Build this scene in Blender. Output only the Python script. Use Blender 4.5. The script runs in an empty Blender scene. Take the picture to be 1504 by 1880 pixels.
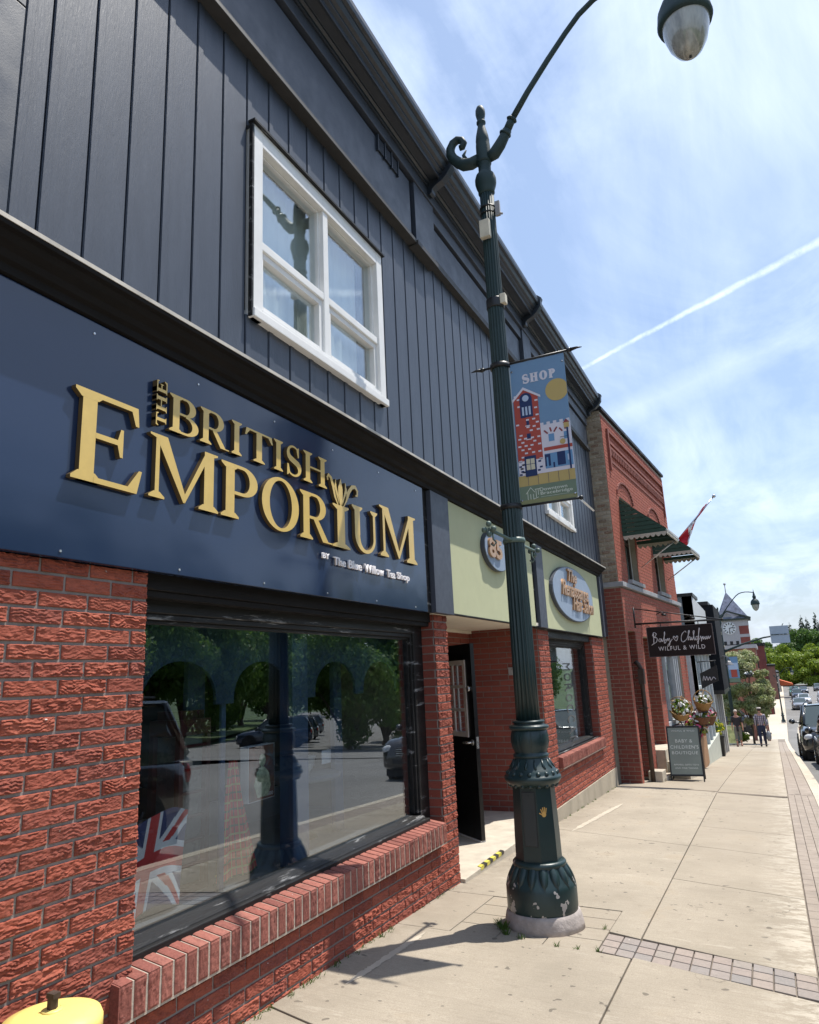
import bpy, bmesh, math, random
import numpy as np
from mathutils import Vector, Matrix
random.seed(7); RNG = np.random.default_rng(7)
sc = bpy.context.scene
C = sc.collection
PI = math.pi
R_ = math.radians

# ---------------------------------------------------------------- camera
# metres; x = out of the shop fronts towards the road, y = down the street, z = up, camera lens at z = 0
CAMX = 2.6
def cam_axes(yaw, pitch, roll):
    f = Vector((-math.sin(yaw)*math.cos(pitch), math.cos(yaw)*math.cos(pitch), math.sin(pitch)))
    r = f.cross(Vector((0, 0, 1))).normalized(); u = r.cross(f)
    return r*math.cos(roll)+u*math.sin(roll), -r*math.sin(roll)+u*math.cos(roll), f
_r, _u, _f = cam_axes(R_(25.506), R_(13.132), R_(-2.605))
cam = bpy.data.cameras.new('camera'); camo = bpy.data.objects.new('camera', cam); C.objects.link(camo)
camo.matrix_world = Matrix(((_r.x, _u.x, -_f.x, CAMX), (_r.y, _u.y, -_f.y, 0), (_r.z, _u.z, -_f.z, 0), (0, 0, 0, 1)))
cam.sensor_fit = 'HORIZONTAL'; cam.sensor_width = 36; cam.lens = 36*1307.4/1504
cam.clip_start = 0.05; cam.clip_end = 5000
sc.camera = camo

# ---------------------------------------------------------------- light
SUN = Vector((-.80, -.95, -2.95)).normalized()       # direction the sunlight travels
sun_el = math.asin(-SUN.z); sun_az = math.atan2(-SUN.x, -SUN.y)   # from +y towards +x
sl = bpy.data.lights.new('sun', 'SUN'); sl.energy = 5.0; sl.angle = R_(0.5); sl.color = (1.0, .955, .88)
so = bpy.data.objects.new('sun', sl); C.objects.link(so)
so.rotation_euler = SUN.to_track_quat('-Z', 'Y').to_euler()
sc.view_settings.view_transform = 'Standard'; sc.view_settings.look = 'None'
sc.view_settings.exposure = 0.30; sc.view_settings.gamma = 1
try: sc.view_settings.use_curve_mapping = False
except Exception: pass
sc.cycles.caustics_reflective = False; sc.cycles.caustics_refractive = False; sc.cycles.max_bounces = 8; sc.cycles.transparent_max_bounces = 12

W = bpy.data.worlds.new('World'); sc.world = W; W.use_nodes = True
nt = W.node_tree; nt.nodes.clear()
def nd(t, kind, **kw):
    n = t.nodes.new(kind)
    for k, v in kw.items(): setattr(n, k, v)
    return n
def mth(t, op, a, b=None, c=None):
    n = t.nodes.new('ShaderNodeMath'); n.operation = op
    for i, v in enumerate((a, b, c)):
        if v is None: continue
        if isinstance(v, (int, float)): n.inputs[i].default_value = v
        else: t.links.new(v, n.inputs[i])
    return n.outputs[0]
def mapr(t, v, a, b, c, d):
    n = t.nodes.new('ShaderNodeMapRange'); n.clamp = True
    t.links.new(v, n.inputs[0])
    for i, q in enumerate((a, b, c, d)): n.inputs[i+1].default_value = q
    return n.outputs[0]
def mixc(t, f, a, b, mode='MIX'):
    n = t.nodes.new('ShaderNodeMix'); n.data_type = 'RGBA'; n.blend_type = mode
    for i, v in ((0, f), (6, a), (7, b)):
        if isinstance(v, (int, float)): n.inputs[i].default_value = v
        elif isinstance(v, tuple): n.inputs[i].default_value = (v+(1,))[:4]
        else: t.links.new(v, n.inputs[i])
    return n.outputs[2]
def noise(t, vec, scale, detail=4, rough=.55, dist=0.0):
    n = t.nodes.new('ShaderNodeTexNoise'); n.inputs['Scale'].default_value = scale
    n.inputs['Detail'].default_value = detail; n.inputs['Roughness'].default_value = rough
    n.inputs['Distortion'].default_value = dist
    if vec is not None: t.links.new(vec, n.inputs['Vector'])
    return n.outputs['Fac']
def vmap(t, vec, scale=(1, 1, 1), rot=(0, 0, 0), loc=(0, 0, 0)):
    n = t.nodes.new('ShaderNodeMapping'); n.inputs['Scale'].default_value = scale
    n.inputs['Rotation'].default_value = rot; n.inputs['Location'].default_value = loc
    t.links.new(vec, n.inputs['Vector']); return n.outputs[0]
sky = nd(nt, 'ShaderNodeTexSky', sky_type='NISHITA', sun_disc=False)
sky.sun_elevation = sun_el; sky.sun_rotation = sun_az; sky.air_density = 1.3; sky.dust_density = 1.2; sky.ozone_density = 2.0
tc = nd(nt, 'ShaderNodeTexCoord'); sp = nd(nt, 'ShaderNodeSeparateXYZ'); nt.links.new(tc.outputs['Generated'], sp.inputs[0])
zc = mth(nt, 'MAXIMUM', sp.outputs[2], .04)
cmb = nd(nt, 'ShaderNodeCombineXYZ')
nt.links.new(mth(nt, 'DIVIDE', sp.outputs[0], mth(nt, 'ADD', zc, .12)), cmb.inputs[0])
nt.links.new(mth(nt, 'DIVIDE', sp.outputs[1], mth(nt, 'ADD', zc, .12)), cmb.inputs[1])
pv = cmb.outputs[0]
n1 = noise(nt, vmap(nt, pv, (1.0, .55, 1), (0, 0, R_(35)), (3.1, 1.7, 0)), 1.6, 8, .62, .9)
n2 = noise(nt, vmap(nt, pv, (1.6, .35, 1), (0, 0, R_(-38)), (8.1, .7, 0)), 2.3, 9, .6, .6)
n3 = noise(nt, vmap(nt, pv, (1, 1, 1), (0, 0, 0), (1.1, 9.7, 0)), .8, 3, .5, .2)
cl = mth(nt, 'MULTIPLY', mapr(nt, mth(nt, 'ADD', mth(nt, 'MULTIPLY', n1, .6), mth(nt, 'MULTIPLY', n2, .4)), .43, .62, 0, 1), mapr(nt, n3, .36, .60, .25, 1))
# thin contrail: a narrow band round the great circle through two directions
c1 = Vector((-.165, .904, .394)).normalized(); c2 = Vector((.123, .874, .470)).normalized()
cn = c1.cross(c2).normalized(); ca = cn.cross(c1).normalized()
def vdot(t, vec, v):
    n = t.nodes.new('ShaderNodeVectorMath'); n.operation = 'DOT_PRODUCT'; t.links.new(vec, n.inputs[0]); n.inputs[1].default_value = v
    return n.outputs['Value']
wob = mth(nt, 'MULTIPLY', mth(nt, 'SUBTRACT', noise(nt, tc.outputs['Generated'], 22, 6, .7), .5), .0065)
dist = mth(nt, 'ABSOLUTE', mth(nt, 'ADD', vdot(nt, tc.outputs['Generated'], cn), wob))
wid = mapr(nt, vdot(nt, tc.outputs['Generated'], ca), -.05, .35, .0022, .0055)
con = mth(nt, 'MULTIPLY', mapr(nt, mth(nt, 'DIVIDE', dist, wid), .25, 1.15, 1, 0), mapr(nt, vdot(nt, tc.outputs['Generated'], ca), -.08, .02, 0, 1))
con = mth(nt, 'MULTIPLY', con, mapr(nt, noise(nt, tc.outputs['Generated'], 45, 6, .7), .35, .6, .2, .62))
con = mth(nt, 'MULTIPLY', con, mth(nt, 'GREATER_THAN', sp.outputs[1], 0.0))
s1 = Vector((-.118, .936, .333)).normalized(); s2 = Vector((.06, .925, .375)).normalized(); sn_ = s1.cross(s2).normalized()   # a second, blurred streak lower down
sd_ = mth(nt, 'ABSOLUTE', mth(nt, 'ADD', vdot(nt, tc.outputs['Generated'], sn_), mth(nt, 'MULTIPLY', wob, 2.5)))
soft = mth(nt, 'MULTIPLY', mapr(nt, sd_, 0, .024, .20, 0), mth(nt, 'GREATER_THAN', sp.outputs[1], .5))
cover = mth(nt, 'MINIMUM', mth(nt, 'ADD', mth(nt, 'ADD', mth(nt, 'MULTIPLY', cl, .66), soft), con), 1.0)
veil = mixc(nt, .38, sky.outputs[0], (4.6, 6.2, 9.4))
skyc = mixc(nt, cover, veil, (8.6, 9.8, 11.8))
bg = nd(nt, 'ShaderNodeBackground'); bg.inputs[1].default_value = 0.112
wo = nd(nt, 'ShaderNodeOutputWorld'); nt.links.new(skyc, bg.inputs[0]); nt.links.new(bg.outputs[0], wo.inputs[0])

# ---------------------------------------------------------------- materials
MATS = {}
def mat(name, col, rough=.6, metal=0, bump=0, bscale=40, var=.12, vscale=6, spec=.5, coat=0, stretch=(1, 1, 1), dirt=None, obj=False):
    if name in MATS: return MATS[name]
    m = bpy.data.materials.new(name); m.use_nodes = True; t = m.node_tree; b = t.nodes['Principled BSDF']
    co = nd(t, 'ShaderNodeTexCoord').outputs['Object'] if obj else nd(t, 'ShaderNodeNewGeometry').outputs['Position']
    v = vmap(t, co, stretch)
    f = noise(t, v, vscale, 5, .6)
    lo = tuple(max(0, c*(1-var)) for c in col); hi = tuple(min(1, c*(1+var)) for c in col)
    cc = mixc(t, mapr(t, f, .3, .7, 0, 1), lo, hi)
    if dirt: cc = mixc(t, mapr(t, noise(t, v, dirt[1], 6, .7), dirt[2], dirt[2]+.08, 0, 1), cc, dirt[0])
    t.links.new(cc, b.inputs['Base Color'])
    b.inputs['Roughness'].default_value = rough; b.inputs['Metallic'].default_value = metal
    b.inputs['Specular IOR Level'].default_value = spec; b.inputs['Coat Weight'].default_value = coat
    b.inputs['Coat Roughness'].default_value = .05
    if var > 0 and rough > .1:
        t.links.new(mapr(t, noise(t, v, vscale*2.3, 4), .3, .7, max(0, rough-.08), min(1, rough+.08)), b.inputs['Roughness'])
    if bump:
        bn = nd(t, 'ShaderNodeBump'); bn.inputs['Strength'].default_value = bump; bn.inputs['Distance'].default_value = .01
        t.links.new(noise(t, v, bscale, 6, .65), bn.inputs['Height']); t.links.new(bn.outputs[0], b.inputs['Normal'])
    m['bsdf'] = 1; MATS[name] = m; return m
def brick_mat(name, cols, mott=(.08, .03, .02), rough=.85):
    m = bpy.data.materials.new(name); m.use_nodes = True; t = m.node_tree; b = t.nodes['Principled BSDF']
    g = nd(t, 'ShaderNodeNewGeometry'); r = nd(t, 'ShaderNodeValToRGB'); t.links.new(g.outputs['Random Per Island'], r.inputs[0])
    e = r.color_ramp.elements
    while len(e) < len(cols): e.new(.5)
    for i, c in enumerate(cols): e[i].position = i/(len(cols)-1); e[i].color = c+(1,)
    f = noise(t, vmap(t, g.outputs['Position'], (1, 1, 3)), 22, 6, .7)
    c = mixc(t, mapr(t, f, .46, .72, 0, .6), r.outputs[0], mott)
    f2 = noise(t, g.outputs['Position'], 90, 4, .7)
    c = mixc(t, mapr(t, f2, .35, .7, .0, .35), c, tuple(min(1, x*1.5) for x in cols[1]))
    f3 = noise(t, g.outputs['Position'], 35, 2, .5)
    c = mixc(t, mapr(t, f3, .765, .775, 0, .8), c, (.6, .57, .53))
    t.links.new(c, b.inputs['Base Color']); b.inputs['Roughness'].default_value = rough; b.inputs['Specular IOR Level'].default_value = .25
    bn = nd(t, 'ShaderNodeBump'); bn.inputs['Strength'].default_value = .5; bn.inputs['Distance'].default_value = .004
    t.links.new(noise(t, vmap(t, g.outputs['Position'], (1, 1, 2.5)), 120, 5, .7), bn.inputs['Height']); t.links.new(bn.outputs[0], b.inputs['Normal'])
    MATS[name] = m; return m
def glass_mat(name, tint, ior, boost, add=.02, rough=0):
    m = bpy.data.materials.new(name); m.use_nodes = True; t = m.node_tree; t.nodes.clear()
    g = nd(t, 'ShaderNodeNewGeometry'); dp = nd(t, 'ShaderNodeVectorMath'); dp.operation = 'DOT_PRODUCT'
    t.links.new(g.outputs['Normal'], dp.inputs[0]); t.links.new(g.outputs['Incoming'], dp.inputs[1])
    sch = mth(t, 'POWER', mth(t, 'SUBTRACT', 1.0, mth(t, 'MINIMUM', mth(t, 'ABSOLUTE', dp.outputs['Value']), 1.0)), 4.0)
    f = mth(t, 'MINIMUM', mth(t, 'MULTIPLY_ADD', sch, boost, add), 1.0)
    tr = nd(t, 'ShaderNodeBsdfTransparent'); tr.inputs[0].default_value = tint+(1,)
    gl = nd(t, 'ShaderNodeBsdfGlossy'); gl.inputs['Roughness'].default_value = rough; gl.inputs[0].default_value = (.95, .98, 1, 1)
    mx = nd(t, 'ShaderNodeMixShader'); t.links.new(f, mx.inputs[0]); t.links.new(tr.outputs[0], mx.inputs[1]); t.links.new(gl.outputs[0], mx.inputs[2])
    o = nd(t, 'ShaderNodeOutputMaterial'); t.links.new(mx.outputs[0], o.inputs[0]); MATS[name] = m; return m
M = {}
M['brick'] = brick_mat('rustic_red_brick', [(.25, .066, .042), (.31, .082, .050), (.18, .050, .036), (.35, .100, .062), (.28, .075, .049), (.21, .064, .048)])
M['brick_sill'] = brick_mat('sill_brick', [(.19, .065, .05), (.33, .125, .095), (.25, .085, .065), (.16, .055, .045), (.36, .15, .115)], (.09, .035, .03))
M['brick_red'] = brick_mat('smooth_red_brick', [(.31, .095, .066), (.37, .115, .078), (.33, .10, .072), (.39, .13, .09)], (.20, .06, .042))
M['brick_plain'] = brick_mat('dark_red_brick', [(.20, .055, .040), (.24, .066, .046), (.18, .05, .038), (.27, .076, .054)], (.13, .038, .028))
M['stone_old'] = brick_mat('patched_old_brick', [(.12, .07, .05), (.34, .29, .22), (.18, .09, .06), (.42, .37, .30), (.15, .08, .055)], (.42, .37, .29))
M['mortar'] = mat('mortar', (.27, .235, .21), .9, bump=.5, bscale=60)
M['mortar_light'] = mat('pale_mortar', (.44, .37, .30), .9, bump=.4, bscale=60)
M['mortar_old'] = mat('old_mortar', (.36, .31, .24), .9, bump=.8, bscale=30)
M['concrete'] = None
M['stone_trim'] = mat('grey_stone_trim', (.33, .33, .34), .8, bump=.3)
M['foundation'] = mat('foundation_concrete', (.40, .345, .26), .9, bump=.6, bscale=30, var=.22, vscale=3, stretch=(1, 1, .35))
M['white_paint'] = mat('white_window_paint', (.78, .77, .75), .4, var=.05)
M['cream'] = mat('cream_soffit', (.72, .66, .56), .7, var=.05)
M['frame_black'] = mat('weathered_black_paint', (.013, .0125, .0125), .5, spec=.3, bump=.6, bscale=14, var=.4, vscale=5, stretch=(1, .16, 1.5), dirt=((.24, .24, .24), 13, .585))
M['frame_brown'] = mat('dark_brown_board', (.011, .010, .010), .75, spec=.2, bump=.6, bscale=18, var=.25, stretch=(1, .2, 1), dirt=((.035, .022, .012), 9, .64))
M['door_black'] = mat('black_door_paint', (.008, .008, .009), .35, var=.1)
M['green_panel'] = mat('pale_green_panel', (.49, .50, .31), .8, bump=.12, bscale=220, var=.03)
M['slate'] = mat('slate_blue_panel', (.058, .066, .088), .5, var=.06)
M['gold'] = mat('gold_letter_paint', (.66, .46, .13), .38, metal=.0, var=.06, vscale=12, coat=.25)
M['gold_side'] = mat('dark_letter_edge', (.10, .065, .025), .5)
M['bronze'] = mat('bronze_letter', (.52, .30, .16), .35, metal=.5)
M['white'] = mat('white_plastic', (.8, .8, .8), .5, var=.03)
M['screw'] = mat('screw_steel', (.65, .65, .65), .3, metal=.8)
M['lamp_green'] = None
M['cast'] = mat('aged_concrete_footing', (.40, .35, .32), .9, bump=.8, bscale=25, var=.25, vscale=9)
M['curtain'] = mat('pale_curtain', (.80, .84, .82), .9, var=.04)
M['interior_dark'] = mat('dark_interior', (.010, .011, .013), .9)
M['interior_grey'] = mat('display_floor_grey', (.16, .17, .19), .8)
M['valance'] = mat('navy_display_board', (.018, .045, .085), .7)
M['post_navy'] = mat('navy_display_post', (.030, .065, .14), .5)
M['glass'] = glass_mat('shop_window_glass', (.86, .90, .92), 1.5, .6, .150)
M['glass_up'] = glass_mat('upper_window_glass', (.94, .97, .97), 1.5, .6, .20)
M['tyre'] = mat('tyre_rubber', (.02, .02, .02), .8)
M['chrome'] = mat('chrome_trim', (.55, .56, .58), .15, metal=1, var=0)
M['car_glass'] = mat('car_window_glass', (.035, .055, .055), .04, var=0, spec=.8)
M['asphalt'] = None
M['black'] = mat('black_metal', (.012, .012, .013), .45)
M['brown_pipe'] = mat('rusty_brown_downpipe', (.045, .028, .02), .6, var=.4, vscale=12)
M['wood'] = mat('weathered_planter_wood', (.33, .18, .09), .75, bump=.4, var=.25, stretch=(1, 1, .2), vscale=14)
M['wicker'] = mat('tan_wicker', (.34, .20, .075), .8, bump=.6, bscale=90, var=.35, vscale=60)
M['wicker_dark'] = mat('brown_wicker', (.15, .07, .035), .8, bump=.6, bscale=90, var=.35, vscale=60)
M['yellow'] = mat('yellow_bollard_paint', (.80, .62, .19), .45, bump=.15, bscale=30, var=.05, dirt=((.28, .15, .05), 22, .64))
M['bark'] = mat('tree_bark', (.09, .065, .045), .9, bump=.6)
M['lens'] = mat('frosted_lamp_globe', (.33, .33, .30), .16, var=.38, vscale=14, stretch=(1, 1, .16), coat=.8)

def navy_sign_mat():
    m = bpy.data.materials.new('glossy_navy_sign'); m.use_nodes = True; t = m.node_tree; b = t.nodes['Principled BSDF']
    b.inputs['Base Color'].default_value = (.016, .031, .074, 1)
    b.inputs['Roughness'].default_value = .16; b.inputs['Specular IOR Level'].default_value = .65
    g = nd(t, 'ShaderNodeNewGeometry'); bn = nd(t, 'ShaderNodeBump'); bn.inputs['Strength'].default_value = .30; bn.inputs['Distance'].default_value = .04
    t.links.new(noise(t, g.outputs['Position'], 1.6, 2, .4), bn.inputs['Height']); t.links.new(bn.outputs[0], b.inputs['Normal'])
    return m
M['navy_sign'] = navy_sign_mat()
def siding_mat():
    m = bpy.data.materials.new('woodgrain_siding'); m.use_nodes = True; t = m.node_tree; b = t.nodes['Principled BSDF']
    g = nd(t, 'ShaderNodeNewGeometry')
    r = nd(t, 'ShaderNodeNewGeometry').outputs['Random Per Island']
    c = mixc(t, mapr(t, noise(t, vmap(t, g.outputs['Position'], (1, 1, .2)), 14, 5), .3, .7, 0, 1), (.034, .043, .063), (.047, .058, .082))
    t.links.new(c, b.inputs['Base Color'])
    b.inputs['Roughness'].default_value = .42; b.inputs['Specular IOR Level'].default_value = .62
    w = noise(t, vmap(t, g.outputs['Position'], (1, 7, .55)), 13, 8, .62, 1.8)
    bn = nd(t, 'ShaderNodeBump'); bn.inputs['Strength'].default_value = .30; bn.inputs['Distance'].default_value = .006
    t.links.new(w, bn.inputs['Height']); t.links.new(bn.outputs[0], b.inputs['Normal'])
    return m
M['siding'] = siding_mat()
M['siding_smooth'] = mat('smooth_grey_cladding', (.040, .049, .068), .42, spec=.6, bump=.08, bscale=120, var=.08, vscale=3)
M['cornice'] = mat('cornice_dark_paint', (.017, .024, .036), .38, spec=.6, var=.15)
def ground_mats():
    # concrete pavement
    m = bpy.data.materials.new('brushed_concrete'); m.use_nodes = True; t = m.node_tree; b = t.nodes['Principled BSDF']
    g = nd(t, 'ShaderNodeNewGeometry'); P = g.outputs['Position']
    c = mixc(t, mapr(t, noise(t, P, 1.3, 6, .65), .32, .68, 0, 1), (.345, .30, .235), (.50, .435, .345))
    c = mixc(t, mapr(t, noise(t, P, 130, 3, .8), .32, .62, 0, .6), c, (.24, .205, .16))
    c = mixc(t, mapr(t, noise(t, vmap(t, P, (1, 3.5, 1)), 2.2, 8, .75), .60, .72, 0, .55), c, (.58, .52, .43))
    c = mixc(t, mapr(t, noise(t, P, 7, 5, .7), .62, .72, 0, .4), c, (.21, .175, .14))
    c = mixc(t, mapr(t, noise(t, P, 15, 1, .4), .735, .745, 0, .7), c, (.08, .07, .06))
    sx = nd(t, 'ShaderNodeSeparateXYZ'); t.links.new(P, sx.inputs[0])
    edge = mth(t, 'MULTIPLY', mapr(t, sx.outputs[0], 2.25, 2.6, 0, 1), mapr(t, noise(t, vmap(t, P, (1, 2.2, 1)), 6, 7, .75), .46, .56, 0, .65))
    c = mixc(t, edge, c, (.66, .60, .50))
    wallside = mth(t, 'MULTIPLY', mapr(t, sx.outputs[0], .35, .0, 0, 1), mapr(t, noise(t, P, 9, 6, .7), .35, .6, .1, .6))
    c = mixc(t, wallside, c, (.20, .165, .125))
    v = nd(t, 'ShaderNodeTexVoronoi'); v.feature = 'DISTANCE_TO_EDGE'; v.inputs['Scale'].default_value = .55
    wv = nd(t, 'ShaderNodeVectorMath'); wv.operation = 'ADD'; t.links.new(P, wv.inputs[0]); nn = nd(t, 'ShaderNodeTexNoise'); nn.inputs['Scale'].default_value = 2.5; nn.inputs['Detail'].default_value = 6; t.links.new(P, nn.inputs['Vector']); t.links.new(nn.outputs['Color'], wv.inputs[1]); t.links.new(wv.outputs[0], v.inputs['Vector'])
    crk = mth(t, 'MULTIPLY', mapr(t, v.outputs['Distance'], .0, .0035, 1, 0), mapr(t, noise(t, P, .5, 2), .52, .56, 0, .6))
    c = mixc(t, crk, c, (.10, .085, .07))
    c = mixc(t, mapr(t, noise(t, vmap(t, P, (2.2, 38, 1)), 2.0, 6, .75, .5), .50, .66, 0, .38), c, (.23, .19, .145))
    stn = mapr(t, noise(t, P, 2.6, 4, .6), .60, .70, 0, .3)
    c = mixc(t, stn, c, (.30, .235, .16))
    rr = g.outputs['Random Per Island']
    c = mixc(t, mapr(t, rr, 0, 1, 0, .42), c, (.31, .26, .20))
    t.links.new(c, b.inputs['Base Color']); b.inputs['Roughness'].default_value = .93; b.inputs['Specular IOR Level'].default_value = .2
    h = mth(t, 'ADD', mth(t, 'MULTIPLY', noise(t, vmap(t, P, (2.0, 40, 1)), 2.2, 5, .7, .4), .6), mth(t, 'MULTIPLY', noise(t, P, 160, 4, .8), .6))
    bn = nd(t, 'ShaderNodeBump'); bn.inputs['Strength'].default_value = .9; bn.inputs['Distance'].default_value = .004
    t.links.new(h, bn.inputs['Height']); t.links.new(bn.outputs[0], b.inputs['Normal']); M['concrete'] = m
    m = bpy.data.materials.new('asphalt_road'); m.use_nodes = True; t = m.node_tree; b = t.nodes['Principled BSDF']
    P = nd(t, 'ShaderNodeNewGeometry').outputs['Position']
    c = mixc(t, mapr(t, noise(t, vmap(t, P, (1, .3, 1)), .6, 5, .6), .35, .65, 0, 1), (.13, .125, .118), (.19, .182, .17))
    c = mixc(t, mapr(t, noise(t, P, 90, 2, .8), .4, .7, 0, .5), c, (.26, .25, .24))
    t.links.new(c, b.inputs['Base Color']); b.inputs['Roughness'].default_value = .9
    bn = nd(t, 'ShaderNodeBump'); bn.inputs['Strength'].default_value = .5; bn.inputs['Distance'].default_value = .004
    t.links.new(noise(t, P, 140, 3, .7), bn.inputs['Height']); t.links.new(bn.outputs[0], b.inputs['Normal']); M['asphalt'] = m
    # green lamp paint with chips
    m = bpy.data.materials.new('dark_green_cast_iron'); m.use_nodes = True; t = m.node_tree; b = t.nodes['Principled BSDF']
    g = nd(t, 'ShaderNodeTexCoord'); P = g.outputs['Object']; s = nd(t, 'ShaderNodeSeparateXYZ'); t.links.new(P, s.inputs[0])
    c = mixc(t, mapr(t, noise(t, P, 5, 4), .3, .7, 0, 1), (.010, .026, .027), (.016, .038, .038))
    low = mapr(t, s.outputs[2], .12, .62, .118, 0)          # chips thin out above the foot
    chip = mapr(t, mth(t, 'ADD', noise(t, P, 9, 3, .6), low),   .716, .724, 0, 1)
    chip = mth(t, 'MULTIPLY', chip, mapr(t, s.outputs[2], .6, 1.6, 1, 0))
    c = mixc(t, chip, c, mixc(t, noise(t, P, 40), (.32, .29, .27), (.5, .47, .44)))
    t.links.new(c, b.inputs['Base Color']); t.links.new(mapr(t, s.outputs[2], 3.0, 5.0, .38, .62), b.inputs['Roughness']); b.inputs['Specular IOR Level'].default_value = .5
    bn = nd(t, 'ShaderNodeBump'); bn.inputs['Strength'].default_value = .25; bn.inputs['Distance'].default_value = .004
    t.links.new(noise(t, P, 45, 4), bn.inputs['Height']); t.links.new(bn.outputs[0], b.inputs['Normal']); M['lamp_green'] = m
ground_mats()
def leaf_mat(name, a, bcol, c3=None):
    m = bpy.data.materials.new(name); m.use_nodes = True; t = m.node_tree; b = t.nodes['Principled BSDF']
    g = nd(t, 'ShaderNodeNewGeometry')
    c = mixc(t, g.outputs['Random Per Island'], a, bcol)
    if c3: c = mixc(t, mapr(t, noise(t, g.outputs['Position'], 3, 4), .45, .6, 0, 1), c, c3)
    t.links.new(c, b.inputs['Base Color']); b.inputs['Roughness'].default_value = .55
    tr = nd(t, 'ShaderNodeBsdfTranslucent'); t.links.new(c, tr.inputs[0])
    mx = nd(t, 'ShaderNodeMixShader'); mx.inputs[0].default_value = .42
    t.links.new(b.outputs[0], mx.inputs[1]); t.links.new(tr.outputs[0], mx.inputs[2]); t.links.new(mx.outputs[0], t.nodes['Material Output'].inputs[0])
    return m
M['leaf_bright'] = leaf_mat('bright_green_leaves', (.13, .20, .015), (.27, .34, .03))
M['leaf_mid'] = leaf_mat('mid_green_leaves', (.055, .12, .02), (.12, .20, .035))
M['leaf_dark'] = leaf_mat('conifer_needles', (.012, .035, .016), (.03, .06, .026))
M['leaf_crab'] = leaf_mat('crabapple_leaves', (.20, .25, .09), (.38, .42, .18), (.40, .39, .22))
M['leaf_street'] = leaf_mat('sunlit_street_tree_leaves', (.075, .16, .03), (.16, .27, .045))
M['grass'] = mat('grass', (.06, .10, .02), .9, bump=.6, var=.4, vscale=2)
M['grass_far'] = mat('hill_green', (.05, .085, .025), .95, var=.4, vscale=.2)

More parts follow.
